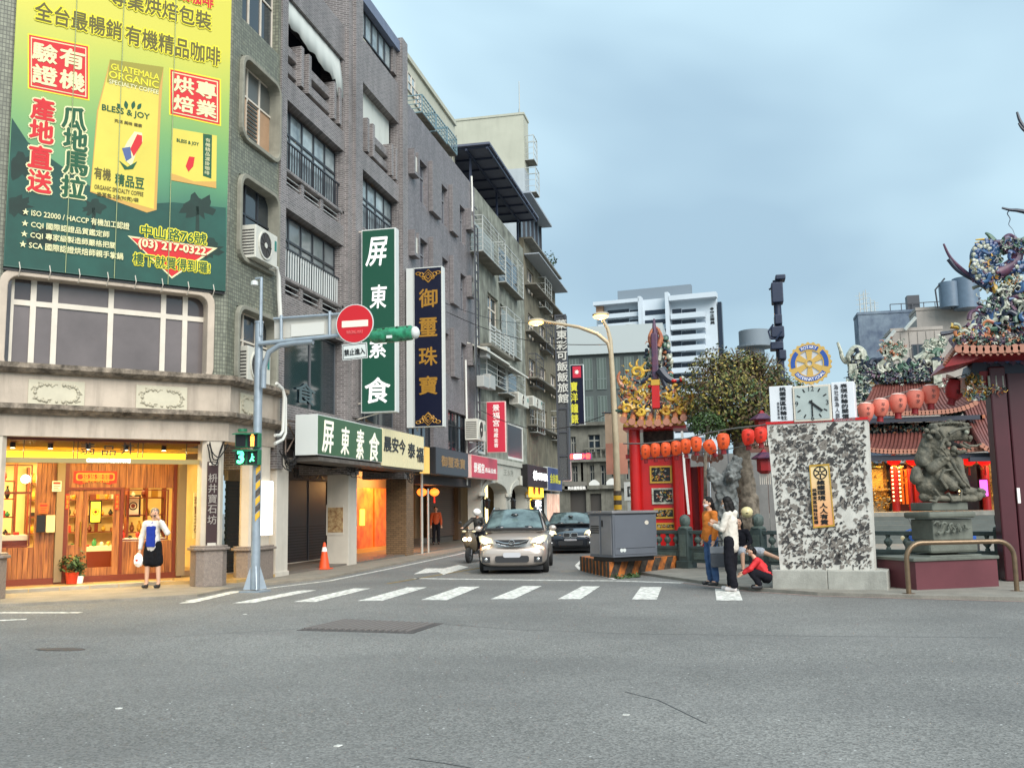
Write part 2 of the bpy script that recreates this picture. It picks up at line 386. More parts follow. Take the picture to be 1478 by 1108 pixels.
for i in range(16):
 t0=(i+.6)/17
 a_=q_[0].lerp(q_[1],t0);c_=q_[3].lerp(q_[2],t0);a2=a_.lerp(c_,.08);c2=a_.lerp(c_,.92)
 MB().tube([(a2.x,a2.y,.012),(c2.x,c2.y,.012)],.018,6).B('rib',mat('iron_rib',S(120,114,110,.8),rough=.5),tr)
p=G(87,937);sl_=MB().prism([(p.x+.34*math.cos(a),p.y+.12*math.sin(a))for a in[k*math.pi/8 for k in range(16)]],-.01,.007).B('manhole_cover',gm,label='small dark oval lid in the asphalt at the lower left',cat='manhole cover')
rng=random.Random(3)
for(x,y)in((172,1022),(488,1076),(353,886),(903,1031)):
 p=G(x,y);MB().prism([(p.x+rng.uniform(.02,.05)*math.cos(a),p.y+.03*math.sin(a))for a in[k*math.pi/3 for k in range(6)]],0,.004).B('road_fleck',M_white,kind='structure')
for pts in([(590,1094),(640,1101),(680,1108)],[(902,998),(950,1010),(1020,1044)],[(640,900),(740,908),(900,914),(1200,918),(1478,920)],[(0,928),(200,921),(425,908)]):
 strip('tar_crack',[g2(*q)for q in pts],.012,mat('tar',(.07,.07,.07),rough=.6),z=.003)
def TX(F,s,x0,x1,yc,hpx,d,m,par,bold=.012,vertical=False,y0=None,y1=None,**k):
 if vertical:
  n=len(s);ym=(y0+y1)/2;xm=(x0+x1)/2
  uu,zm=F.px(xm,ym,d);zt=F.z(xm,y0,d);zb=F.z(xm,y1,d);wd=abs(F.at(x1,d,ym)-F.at(x0,d,ym))
  pitch=(zt-zb)/n
  return lettering(F,s,uu,zm,d+.002,w=wd,h=min(pitch*k.pop('fill',.85),9),mt=m,parent=par,bold=bold,vertical=True,pitch=pitch,**k)
 u0,z0=F.px(x0,yc,d);u1,z1=F.px(x1,yc,d);uu,zm=(u0+u1)/2,F.px((x0+x1)/2,yc,d)[1]
 h=F.z((x0+x1)/2,yc-hpx/2,d)-F.z((x0+x1)/2,yc+hpx/2,d)
 return lettering(F,s,uu,zm,d+.002,w=abs(u1-u0),h=h,mt=m,parent=par,bold=bold,**k)
def poly(F,pts,d,m,par,name='print',th=.002,label=None):
 """flat printed patch on a wall frame from pixel outline"""
 pp=[F.px(x,y,d)for x,y in pts]
 b=MB().prism(pp,d,d+th,F.mat(0,0,0));o=b.B(name,m,par)
 bm=bmesh.new();bm.from_mesh(o.data);bmesh.ops.triangulate(bm,faces=[f for f in bm.faces if len(f.verts)>4]);bmesh.ops.recalc_face_normals(bm,faces=bm.faces);bm.to_mesh(o.data);bm.free()
 return o
M_alu=mat('aluminium_frame',S(222,212,196,.88),rough=.5,metal=.0,var=.15)
M_dkframe=mat('dark_window_frame',S(40,44,50),rough=.4)
M_gpale=mat('pale_window_glass',S(196,210,212,.75),rough=.12,var=.35,vs=1.3,col2=S(120,135,142,.6),spec=.8,rand=.25)  # reflected sky, and curtains behind, put into the pale glass colour
M_gdark=mat('dark_window_glass',S(52,62,70,.6),rough=.08,spec=.9,rand=.4)
M_gblind=mat('glass_over_blind',S(122,113,112,.85),rough=.15,var=.25,vs=1.0,spec=.6,rand=.12)
def window(F,par,u0,u1,z0,z1,d,cols,rows,fm,gm_,fw=.045,fd=.06,name='window',panes=None):
 """frame with mullions as a part; every pane of it a sub-part"""
 if u0>u1:u0,u1=u1,u0
 if isinstance(cols,int):cols=[1]*cols
 if isinstance(rows,int):rows=[1]*rows
 cu=[u0];cz=[z0]
 for c in cols:cu.append(cu[-1]+(u1-u0)*c/sum(cols))
 for r in rows:cz.append(cz[-1]+(z1-z0)*r/sum(rows))
 b=MB()
 for i,u in enumerate(cu):
  h=fw/2 if 0<i<len(cu)-1 else fw/2;b.fb(F,max(u-h,u0),min(u+h,u1),d,d+fd,z0,z1)
 for i,z in enumerate(cz):
  h=fw/2
  for k in range(len(cols)):b.fb(F,cu[k]+fw/2,cu[k+1]-fw/2,d+.002,d+fd-.003,max(z-h,z0),min(z+h,z1))
 fr=b.B(name,fm,par);k=0
 for i in range(len(cols)):
  for j in range(len(rows)):
   g_=panes[k%len(panes)]if panes else gm_;k+=1
   MB().fb(F,cu[i]+fw/2,cu[i+1]-fw/2,d+.015,d+.025+.004*(i%2),cz[j]+fw/2,cz[j+1]-fw/2).B('pane',g_,fr)
 return fr
A=thing('corner_building',C0,'corner building with rounded window frames above a glowing wood panelled gem shop','building')
M_green=tiles('green_mosaic',S(138,140,122,.9),S(92,94,84,.7),w=.09,h=.09,var=.45,streak=.4,off=0.0)
M_cream=mat('aged_cream_render',S(206,190,172,.85),rough=.85,var=.22,vs=1.6,streak=.45,bump=.15)
M_corn=mat('weathered_cornice',S(176,160,142,.75),rough=.9,var=.75,vs=5,streak=.75,bump=.8,bs=25,col2=S(70,62,52,.7))
M_sur=mat('window_surround_render',S(150,148,134,.85),rough=.8,var=.25,vs=4,streak=.3,bump=.2)
uL=CF.at(-80)
zc=lambda y,px=150:CF.z(px,y)
z_sill,z_ct=zc(534),zc(545)
band=[CF.px(9,400),CF.px(300,435),CF.px(9,528),CF.px(297,541)]
wu0,wu1=CF.at(8,0,470),CF.at(298,0,480);wz0,wz1=zc(530),CF.z(150,412)
zcor=zc(534)
wall_holes(CF,uL,0,zcor,24,-.5,0,[(wu0-.06,wu1+.06,zcor+.04,wz1+.06)]).B('chamfer_wall',M_green,A)
m0=CF.mat(0,0,0)
MB().ring(rrect(wu0-.16,wu1+.16,zcor-.15,wz1+.16,.34),rrect(wu0,wu1,zcor-.1,wz1,.22),-.32,.07,m0).B('window_surround',M_cream,A,bevel=.02)
bu=[CF.at(x,-.3,480)for x in(13,77,158,234,296)]
zt=CF.z(150,425,-.3);zmid=CF.z(150,455,-.3)
for i in range(4):
 out_=i in(0,3);zlow=zcor-.05
 FWB=.1
 if out_:window(CF,A,bu[i],bu[i+1]if i<3 else bu[4],zlow,zt+.25,-.3,2,[2.15,.95],M_alu,M_gblind,panes=[M_gblind,mat('dim_glass',S(84,76,76,.8),rough=.1,spec=.8)],fw=.11)
 else:window(CF,A,bu[i],bu[i+1],zlow,zt+.25,-.3,1,[2.3,1.0],M_alu,M_gblind,fw=.11)
def moulding(name,F,u0,u1,prof,m,par):
 b=MB();vs=[F.P(u,d,z)for u in(u0,u1)for d,z in prof];n=len(prof)
 b.add(vs,[(i,(i+1)%n,n+(i+1)%n,n+i)for i in range(n)]+[tuple(range(n-1,-1,-1)),tuple(range(n,2*n))]);return b.B(name,m,par)
zA,zB,zC,zD,zE,zF=zc(533),zc(546),zc(588.5),zc(602),zc(632),zc(631)
uP=LW.at(395,.0,560)
for F,a0,a1,sgn in((CF,uL,.12,1),(LW,19.84,22.5,1)):
 moulding('cornice',F,a0,a1,[(-.5,zA),(.3,zA),(.3,zA-.1),(.2,zA-.17),(.12,zB),(-.5,zB)],M_corn,A)
 moulding('parapet_band',F,a0,a1-.02,[(-.5,zB),(.06,zB),(.06,zC),(-.5,zC)],M_cream,A)
 moulding('cornice',F,a0,a1,[(-.5,zC),(.28,zC),(.28,zC-.1),(.16,zC-.16),(.1,zD),(-.5,zD)],M_corn,A)
 moulding('fascia',F,a0,a1-.03,[(-.5,zD),(.0,zD),(.0,zE),(-.5,zE)],M_cream,A)
M_rel=mat('relief_plaster',S(212,204,180,.85),rough=.8,var=.15)
for(x0,x1,y0,y1,F)in((40,122,549,586,CF),(196,270,557,592,CF),(346,372,569,602,LW)):
 ua,ub=F.at(x0,.06,570),F.at(x1,.06,570);za,zb_=F.z((x0+x1)/2,y1,.06),F.z((x0+x1)/2,y0,.06)
 m_=F.mat(0,0,0);pl=MB().fb(F,ua,ub,.062,.085,za,zb_).B('relief_plaque',M_rel,A,bevel=.01)
 uc,zc_=(ua+ub)/2,(za+zb_)/2;hw,hh=(ub-ua)*.38,(zb_-za)*.33
 b=MB();n_=44
 for k in range(n_):
  t=2*math.pi*k/n_;ex=1.0
  cx_=uc+hw*(abs(math.cos(t))**.6)*(1 if math.cos(t)>0 else-1);cz_=zc_+hh*(abs(math.sin(t))**.6)*(1 if math.sin(t)>0 else-1)
  b.sph(F.P(cx_,.085,cz_),.028+.014*math.sin(k*2.1),n=8,k=5)
  if k%4==0:b.tube([F.P(cx_,.09,cz_),F.P(cx_+.07*math.cos(t*3),.095,cz_+.05*math.sin(t*3)),F.P(cx_+.1*math.cos(t*3+1.4),.09,cz_+.06*math.sin(t*3+1.4))],.014,5)
 b.B('scrollwork',mat('scrollwork_plaster',S(196,188,166,.8),rough=.85),pl,smooth=True)  # scrollwork in its own pale plaster colour
uS0,uS1=19.86,LW.at(404,0,420)
rows_=[(-12,62),(96,222),(272,398),(452,612)]
oz=[]
for(yt,yb)in[(-120,30),(85,215),(262,385),(445,560)]:
 oz.append((LW.z(375,yb),LW.z(375,yt)))
h_=1.95;fl=(oz[1][0]-oz[2][0])
zo=[(zc(534)-.03,oz[3][0]+1.75),(oz[2][0],oz[2][0]+h_),(oz[1][0],oz[1][0]+h_),(oz[1][0]+fl,oz[1][0]+fl+h_)]
su0,su1=LW.at(348,.05,300),LW.at(401.5,.05,300)
wall_holes(LW,uS0,uS1,zA,24,-.8,0,[(su0-.03,su1+.01,a-.05,c+.05)for a,c in zo]).B('side_wall',M_green,A)
ml_=LW.mat(0,0,0)
for k,(a,c)in enumerate(zo):
 if k<3:MB().ring(rrect(su0-.1,su1+.06,a-.1,c+.1,.34),rrect(su0,su1-.03,a,c,.28),-.24,.1,ml_).B('window_surround',M_sur,A,bevel=.015)
 gl=[mat('curtained_glass_warm',S(205,165,130,.7),rough=.3,var=.2),mat('louvred_glass',S(120,122,116,.5),rough=.3)]if k==2 else[M_gdark]
 window(LW,A,su0,su1,a,c,-.24,3,[1.6,1.0],M_alu if k!=1 else M_dkframe,M_gdark,panes=gl)
 if k==2:
  for q in range(10):MB().fb(LW,su0+.62,su0+1.1,-.17,-.14,a+.1+q*.105,a+.15+q*.105).B('louvre_slat',mat('louvre',S(90,94,88,.6)),A)
Dp=-2.55
zfl=.16
M_wood=mat('shop_timber',S(176,92,44,.8),rough=.45,var=.35,vs=3.0,col2=S(120,54,22,.8),bump=.1)
def woodgrain(m):
 t=m.node_tree;l=t.links.new;bsd=t.nodes['Principled BSDF'];c=N(t,'ShaderNodeTexCoord');mp_=N(t,'ShaderNodeMapping');mp_.inputs['Scale'].default_value=(9,9,.7)
 l(c.outputs['Object'],mp_.inputs[0]);n_=N(t,'ShaderNodeTexNoise',i_Scale=2.2,i_Detail=7.0,i_Distortion=.6);l(mp_.outputs[0],n_.inputs['Vector'])
 r_=N(t,'ShaderNodeValToRGB');e=r_.color_ramp.elements;e[0].position=.32;e[0].color=(*S(112,56,24,.8),1);e[1].position=.68;e[1].color=(*S(196,126,66,.8),1)
 l(n_.outputs[0],r_.inputs[0]);l(r_.outputs[0],bsd.inputs['Base Color'])
woodgrain(M_wood)
M_wdk=mat('dark_timber_frame',S(120,50,26,.8),rough=.4)
M_pil=mat('taupe_render',S(150,128,96,.8),rough=.7)
spx=lambda x,y=740,d=Dp:CF.px(x,y,d)
slab('arcade_floor',[CF.P(uL,Dp-6,0),CF.P(uL,-1.3,0),CF.P(-1.0,-1.3,0),(-11.4,20.6,0),(-10.95,20.6,0),(-10.9,22.5,0),(-16,26.5,0),CF.P(3,Dp-6,0)],0,zfl-.04,mat('ochre_floor_tiles',S(206,170,110,.75),rough=.35,var=.15,vs=4))
edgem=mat('floor_edge_stone',S(190,178,158,.75),rough=.8,var=.2,vs=3,rand=.2)
k=uL
while k<-1.0:
 MB().fb(CF,k+.012,k+.6-.012,-1.62,-1.296,zfl-.13,zfl-.035).B('paving_slab',edgem,None,kind='structure');k+=.6
gs=A
def wpan(x0,x1,y0,y1,m,d0=Dp-.12,d1=Dp,name='shop_wall',yr=760,z0=None,z1=None):
 ua,ub=CF.at(x0,Dp,yr),CF.at(x1,Dp,yr);za=CF.z((x0+x1)/2,y1,Dp)if z0 is None else z0;zb_=CF.z((x0+x1)/2,y0,Dp)if z1 is None else z1
 return MB().fb(CF,ua,ub,d0,d1,za,zb_).B(name,m,gs)
ztop=CF.z(150,668,Dp);zdoor=CF.z(140,707,Dp)
MB().fb(CF,CF.at(-90,Dp),CF.at(266,Dp),Dp-.2,Dp+.06,zfl-.04,zfl+.1).B('plinth',M_wdk,gs)
def boards(x0,x1,z0,z1,n,nm='wall_board',d=Dp):
 ua,ub=CF.at(x0,d,760),CF.at(x1,d,760)
 for i in range(n):
  a=ua+(ub-ua)*i/n;c=ua+(ub-ua)*(i+1)/n
  MB().fb(CF,a+.004,c-.004,d-.12,d-.004*(i%2),z0,z1).B(nm,M_wood,gs)
zc2=lambda y,x=130:CF.z(x,y,Dp)
zp=zfl+.1
boards(-60,50,zp,zc2(790,30),14);boards(50,79,zp,ztop,4)
boards(97,180,zdoor+.06,ztop,8);boards(180,249,zc2(704,215),ztop,7);boards(177,249,zp,zc2(780,215),7)
wpan(79,90,668,834,M_pil,d1=Dp+.12,name='pier',z0=zfl,z1=ztop);wpan(254,266,668,828,M_pil,d1=Dp+.12,name='pier',z0=zfl,z1=ztop)
wpan(90,97,700,830,M_wdk,z0=zp,z1=ztop,name='door_frame',d1=Dp+.04);wpan(172,177,700,830,M_wdk,z0=zp,z1=zdoor+.06,name='door_frame',d1=Dp+.04)
wpan(97,172,703,708,M_wdk,z0=zdoor,z1=zdoor+.06,name='door_frame',d1=Dp+.03);wpan(249,254,668,828,M_wdk,z0=zp,z1=ztop,name='door_frame',d1=Dp+.02)
M_warmglass=mat('clear_shop_glass',(1,1,1),rough=.02,trans=1.0,spec=.4)
M_warmglass.node_tree.nodes['Principled BSDF'].inputs['IOR'].default_value=1.05
def leaf(x0,x1,gx0,gx1,gy0,gy1):
 ua,ub,ga,gb=(CF.at(x,Dp,760)for x in(x0,x1,gx0,gx1));za,zb_=zc2(gy1),zc2(gy0)
 o=wall_holes(CF,ua,ub,zp,zdoor,Dp-.06,Dp,[(ga,gb,za,zb_)]).B('door',M_wood,gs)
 MB().fb(CF,ga,gb,Dp-.035,Dp-.025,za,zb_).B('pane',M_warmglass,o);return o
leaf(97,118,99,109,714,785)
dr=leaf(119,172,126,163,713,819)
MB().tube([CF.P(CF.at(122,Dp),Dp+.05,zc2(752)),CF.P(CF.at(122,Dp),Dp+.05,zc2(788))],.018,6).B('handle',mat('brass',S(180,140,60),rough=.3,metal=.8),dr)
for x0,x1,y0,y1,nm in((-60,51,670,790,2),(180,247,706,779,1)):
 ua,ub=CF.at(x0,Dp),CF.at(x1,Dp);xm=(x0+x1)/2
 window(CF,gs,ua,ub,zc2(y1,xm),min(zc2(y0,xm),ztop),Dp-.06,[1.55,1.0]if nm==2 else 1,[1.9,1]if nm==2 else 1,M_wdk,M_warmglass,fw=.05,name='display_window')
M_intw=mat('shop_inner_wall',S(240,215,150,.85),rough=.8,var=.15)
MB().fb(CF,CF.at(-110,Dp),CF.at(262,Dp)+.8,Dp-3.6,Dp-3.5,zfl,4).B('back_wall',M_intw,gs)
MB().fb(CF,CF.at(262,Dp)+.75,CF.at(262,Dp)+.85,Dp-3.6,Dp-.12,zfl,4).B('side_wall',M_intw,gs)
MB().fb(CF,CF.at(-110,Dp),CF.at(262,Dp)+.8,Dp-3.6,Dp-.12,ztop+.3,ztop+.4).B('ceiling',M_intw,gs)
MB().fb(CF,CF.at(-110,Dp),CF.at(262,Dp)+.8,Dp-3.6,Dp-.2,zfl-.03,zfl+.1).B('inner_floor',mat('shop_floor',S(190,150,100,.6),rough=.4),gs)
M_pale=mat('display_cloth',S(240,232,205,.85),rough=.8)
M_red=mat('red_paper',S(214,44,26,.8),rough=.6);M_gold=mat('gold_paint',S(214,168,66,.8),rough=.4,metal=.3)
M_black=mat('black_lacquer',S(26,24,24),rough=.35)
M_yel=mat('lit_yellow_panel',S(250,215,60),rough=.5,emit=1.2,ecol=S(255,205,50))
cat_goods=[]
def counter(ua,ub,d0,d1,zt,lab):
 t=thing('display_counter',CF.P((ua+ub)/2,(d0+d1)/2,zfl),lab,'counter')
 MB().fb(CF,ua,ub,d0,d1,zfl+.1,zt-.12).B('cabinet',M_wdk,t);MB().fb(CF,ua,ub,d0,d1,zt-.12,zt).B('tray_top',M_pale,t)
 r=random.Random(int(ua*10))
 for i in range(int((ub-ua)/.17)):
  u=ua+.1+i*.17;z=zt;h=r.uniform(.06,.2)
  k=r.choice([0,1,2]);b=MB()
  if k==0:b.lathe(CF.P(u,d1-.12,z),[(.02,0),(.055,.01),(.06,h*.5),(.03,h*.8),(.045,h)],10)
  elif k==1:b.fb(CF,u-.05,u+.05,d1-.17,d1-.07,z,z+h*.6)
  else:b.sph(CF.P(u,d1-.12,z+h*.4),.05,.05,h*.4,n=8,k=6)
  b.B(r.choice(['vase','jewel_box','stone_carving']),r.choice([M_black,M_gold,M_pale,M_wdk,mat('jade',S(60,130,80),rough=.2),M_red]),t,smooth=True)
 return t
counter(CF.at(-60,Dp),CF.at(50,Dp),Dp-.75,Dp-.25,zc2(772,25),'jewellery counter with small carvings behind the left shop window')
counter(CF.at(181,Dp),CF.at(246,Dp),Dp-.7,Dp-.2,zc2(776,215),'jewellery shelf with small stones in the right shop window')
counter(CF.at(97,Dp),CF.at(170,Dp)+.8,Dp-2.6,Dp-2.0,zc2(792,135),'pale counter seen through the glass door of the gem shop')
def picture(x0,x1,y0,y1,d,lab,name='framed_picture',col=M_pale,inner='ring'):
 ua,za=CF.px(x0,y1,d);ub,zb_=CF.px(x1,y0,d)
 t=thing(name,CF.P((ua+ub)/2,d,za),lab,'picture')
 MB().fb(CF,ua,ub,d,d+.03,za,zb_).B('frame',M_black,t);e_=(ub-ua)*.12
 MB().fb(CF,ua+e_,ub-e_,d+.032,d+.036,za+e_,zb_-e_).B('sheet',col,t)
 c=CF.mat((ua+ub)/2,d+.038,(za+zb_)/2);r_=min(ub-ua,zb_-za)*.28
 circ=lambda r:[(r*math.cos(k*math.pi/10),r*math.sin(k*math.pi/10))for k in range(20)]
 MB().ring(circ(r_),circ(r_*.75),0,.004,c).B('motif',M_black,t);MB().prism(circ(r_*.5),0,.004,c).B('motif',M_wdk,t)
 return t
picture(180,203,714,746,Dp-1.1,'square framed medallion picture in the right shop window')
picture(128,147,722,755,Dp-2.8,'bright framed picture seen through the shop door',col=M_yel)
for(x0,x1,y0,y1,m_,nm,lab,ct)in((56,70,726,741,mat('orange_card',S(220,106,40,.8)),'paper_notice','small orange square card on the timber wall left of the shop door','notice'),(75,89,694,709,M_pale,'paper_notice','printed poster with a red strip on the pier above the orange card','poster'),(52,66,743,768,M_black,'poster','dark half of the landscape poster under the orange card','poster'),(66,80,743,768,mat('poster_paper',S(232,214,160,.8)),'poster','pale half of the landscape poster beside the pier','poster')):
 ua,za=CF.px(x0,y1,Dp+.14);ub,zb_=CF.px(x1,y0,Dp+.14)
 t=MB().fb(CF,ua,ub,Dp+.13,Dp+.14,za,zb_).B(nm,m_,label=lab,cat=ct)
 if nm=='paper_notice':MB().fb(CF,ua+.02,ub-.02,Dp+.142,Dp+.144,zb_-.07,zb_-.02).B('print',M_red,t);[MB().fb(CF,ua+.03,ub-.03-.03*(q%2),Dp+.142,Dp+.144,za+.03+q*.04,za+.045+q*.04).B('print',M_wdk,t)for q in range(3)]
t=thing('new_year_banner',CF.P(*[CF.px(138,690,Dp)[0],Dp,2.5]),'red paper new year banner with cut scalloped edge above the shop door','banner')
u0,z0=CF.px(106,699,Dp+.02);u1,z1=CF.px(169,680,Dp+.02);w_=u1-u0
pts=[(u0,z1),(u0,z0+.04)]+[(u0+w_*k/12,z0+(.05 if 3<k<9 else 0)+(.03 if k%2 else 0))for k in range(1,12)]+[(u1,z0+.04),(u1,z1)]
MB().prism(pts,Dp+.01,Dp+.02,CF.mat(0,0,0)).B('paper',M_red,t)
TX(CF,'福祿壽囍',118,158,689.5,13,Dp+.022,M_gold,t,bold=.01)
MB().ring(rrect(u0+.05,u1-.05,z0+.09,z1-.04,.05),rrect(u0+.08,u1-.08,z0+.12,z1-.07,.04),Dp+.021,Dp+.025,CF.mat(0,0,0)).B('gold_line',M_gold,t)
for x0,x1,s_,l_ in((94,100,'財源廣','left of the two red couplets on the gem shop door frame'),(166,172,'吉祥來','right of the two red couplets on the gem shop door frame')):
 ua,za=CF.px(x0,735,Dp+.05);ub,zb_=CF.px(x1,713,Dp+.05)
 t=MB().fb(CF,ua,ub,Dp+.045,Dp+.05,za,zb_).B('couplet',M_red,label=l_,cat='couplet')
 TX(CF,s_,x0+1,x1-1,0,0,Dp+.051,M_gold,t,vertical=True,y0=714,y1=734)
MB().fb(CF,uL,0,Dp-.1,-.02,zE+.02,zE+.12).B('arcade_ceiling',M_wood,A)
for i in range(7):
 MB().fb(CF,uL,-.3,-2.3+i*.32,-2.2+i*.32,zE-.06,zE+.015).B('ceiling_batten',M_wdk,A)
MB().fb(CF,uL,-.2,Dp+.02,Dp+.3,ztop+.02,zE-.16).B('lit_cove',M_yel,A)
for i in range(5):
 u=CF.at(20+i*55,-1,650);t=thing('ceiling_spotlight',CF.P(u,-1.2,zE-.06),['first','second','third','fourth','fifth'][i]+' round spotlight from the left under the gem shop arcade ceiling','spotlight','spotlights of the gem shop arcade')
 MB().cyl(CF.P(u,-1.2,zE-.16),CF.P(u,-1.2,zE-.03),.055).B('housing',M_black,t);MB().cyl(CF.P(u,-1.2,zE-.17),CF.P(u,-1.2,zE-.163),.045).B('lamp',mat('warm_bulb',(1,.8,.4),emit=9,ecol=(1,.8,.45)),t)
 light('spot_glow','AREA',CF.P(u,-1.2,zE-.2),28,(1,.74,.3),.5,parent=t)
t=thing('hanging_shop_sign',CF.P(-4,-.25,2.8),'slim grey gold lit strip sign with thin outline characters over the gem shop','sign')
MB().fb(CF,uL,CF.at(290,-.3,665),-.36,-.28,CF.z(150,668.5,-.28),CF.z(150,661.5,-.28)).B('bar',mat('champagne_metal',S(180,158,104,.8),rough=.4,metal=.4),t)
TX(CF,'CHAMPION GEMSTONE',125,188,664.5,5,-.278,mat('white_lit_letters',(1,1,1),emit=1.6,ecol=(1,1,1)),t,bold=.03)
TX(CF,'翡',116,137,647,17,-.3,M_black,t,bold=0);TX(CF,'品',147,167,650,14,-.3,M_black,t,bold=0);TX(CF,'井',174,194,647,17,-.3,M_black,t,bold=0)
for x in(34,106,112,199,206,269):MB().fb(CF,CF.at(x,-.3,645),CF.at(x,-.3,645)+.015,-.32,-.3,CF.z(x,661,-.3),zE).B('hanger',M_black,t)
light('shop_light','AREA',CF.P(CF.at(100,Dp),Dp-1.6,ztop+.2),190,(1,.74,.3),2.4)
light('shop_light','AREA',CF.P(CF.at(10,Dp),Dp-1.2,ztop+.2),120,(1,.74,.3),1.6)
light('shop_light','AREA',CF.P(CF.at(215,Dp),Dp-.9,ztop+.2),70,(1,.74,.3),.8)
rsx=random.Random(31);gcol=[M_black,M_gold,M_pale,M_wdk,M_red,mat('jade',S(60,130,80),rough=.2),mat('amber_stone',S(214,140,40),rough=.2),M_wood]
for ub0,ub1,dd0,lab in((CF.at(-55,Dp),CF.at(48,Dp)-.1,-1.6,'open timber shelf crowded with carved stones behind the left window'),(CF.at(99,Dp)-.3,CF.at(170,Dp)+1.0,-3.45,'tall shelf of small stones on the back wall behind the door'),(CF.at(204,Dp),CF.at(246,Dp)+.2,-1.25,'narrow shelf of jewels in the right shop window')):
 sh=thing('display_shelf',CF.P((ub0+ub1)/2,Dp+dd0,zfl),lab,'shelf')
 for lv in range(4):
  z=zc2(775,60)+.02+lv*.42;MB().fb(CF,ub0,ub1,Dp+dd0,Dp+dd0+.25,z,z+.03).B('board',M_wdk,sh);u=ub0+.08
  while u<ub1-.1:
   hh=rsx.uniform(.08,.3);k=rsx.random();b=MB()
   if k<.4:b.fb(CF,u,u+rsx.uniform(.06,.2),Dp+dd0+.06,Dp+dd0+.1,z+.03,z+.03+hh)
   else:b.lathe(CF.P(u+.05,Dp+dd0+.14,z+.03),[(.03,0),(.06,hh*.3),(.05,hh*.6),(.02,hh*.8),(.03,hh)],8)
   b.B('stone_piece',rsx.choice(gcol),sh);u+=rsx.uniform(.12,.26)
 for u in(ub0,(ub0+ub1)/2,ub1):MB().fb(CF,u-.025,u+.025,Dp+dd0-.01,Dp+dd0+.26,zfl+.1,zc2(775,60)+1.7).B('upright',M_wdk,sh)
t=MB().sph(CF.P(CF.at(41,Dp-.5),Dp-.5,zc2(690,41)),.1).B('globe_lamp',mat('warm_globe',(1,.8,.4),emit=7,ecol=(1,.78,.4)),label='round glowing globe lamp hanging in the left shop window',cat='lamp',smooth=True)
M_gran=mat('speckled_granite',S(166,150,138,.8),rough=.6,var=.3,vs=18,fine=.55)
def oct_(F,u0,u1,d0,d1,c):return[(u0+c,d0),(u1-c,d0),(u1,d0+c),(u1,d1-c),(u1-c,d1),(u0+c,d1),(u0,d1-c),(u0,d0+c)]
def fprism(F,poly2,z0,z1):
 p=[F.P(u,d,0)for u,d in poly2];return MB().prism([(q.x,q.y)for q in p],z0,z1)
def column(F,u0,u1,d0,d1,z0,zb,z1,lab,mcol,base=True,e=.1):
 t=thing('column',F.P((u0+u1)/2,(d0+d1)/2,z0),lab,'column')
 if base:
  fprism(F,oct_(F,u0-e,u1+e,d0-e,d1+e,.14),z0,zb-.1).B('granite_base',M_gran,t,bevel=.01)
  fprism(F,oct_(F,u0-e-.06,u1+e+.06,d0-e-.06,d1+e+.06,.16),zb-.1,zb-.04).B('base_moulding',M_gran,t,bevel=.012);fprism(F,oct_(F,u0-e-.02,u1+e+.02,d0-e-.02,d1+e+.02,.16),zb-.04,zb).B('base_moulding',M_gran,t,bevel=.012)
 fprism(F,oct_(F,u0,u1,d0,d1,.09),zb,z1).B('shaft',mcol,t);return t
M_colm=mat('cream_column_render',S(214,202,184,.85),rough=.75,var=.12,vs=3,streak=.15)
cb=CF.px(300,787,0)[1]
column(CF,CF.at(293,0,700),CF.at(318,0,700)+.1,-.52,-.02,0.05,cb,zE+.02,'cream corner column on a speckled granite base beside the gem shop',M_colm)
column(CF,CF.at(-30,0,700),CF.at(8,0,700),-.5,-.02,0.05,cb,zE+.02,'cream column at the left edge of the gem shop front',M_colm)
c2z=LW.z(376,787)
column(LW,LW.at(366,0,700),LW.at(393,0,700),-.4,-.02,0.05,c2z,zE+.02,'cream column with a granite base behind the signal pole',M_colm)
t=thing('light_box',LW.P(LW.at(386,.1,730),.1,2),'blank white glowing panel on the column behind the signal pole','sign')
MB().fb(LW,LW.at(376,.02,730),LW.at(391,.02,730),.0,.08,LW.z(383,772,.05),LW.z(383,694,.05)).B('panel',mat('white_lit_panel',(1,1,.97),emit=1.1,ecol=(1,.98,.92)),t,bevel=.01)
du=.04;t=thing('vertical_sign',CF.P(CF.at(306,du,720),du,1.5),'narrow dark wooden vertical sign with pale characters on the corner column','sign')
ua,ub=CF.at(298.5,du,720),CF.at(314.5,du,720);za,zb_=CF.z(306,785,du),CF.z(306,666,du)
MB().fb(CF,ua,ub,du-.03,du,za,zb_).B('board',mat('dark_sign_wood',S(62,38,38,.8),rough=.5),t,bevel=.01)
for z in(za,zb_-.05):MB().fb(CF,ua+.03,ub-.03,du-.02,du+.01,z-.03,z+.03).B('bracket',M_alu,t)
TX(CF,'枡井寶石坊',300,313,0,0,du,mat('pale_carved_characters',S(170,160,150,.8)),t,vertical=True,y0=682,y1=757,bold=.006)
t=thing('small_wall_plaque',CF.P(CF.at(284,-.5,720),-.5,2),'narrow yellowish plaque on the inner side of the corner column','plaque')
MB().fb(CF,CF.at(279,-.55,740),CF.at(287,-.55,740),-.6,-.55,CF.z(283,777,-.55),CF.z(283,710,-.55)).B('board',mat('parchment',S(226,196,110,.8)),t);TX(CF,'珠寶玉石',280,286,0,0,-.548,M_wdk,t,vertical=True,y0=715,y1=770,bold=0)
t=thing('roller_shutter',LW.P(21,-2.2,.1),'dark green closed roller shutter between the two granite based columns','shutter')
su_a,su_b=LW.at(327,-1.4,760),LW.at(372,-1.4,760);zt_,zb_=LW.z(345,694,-1.4),zfl-.04
n_=26
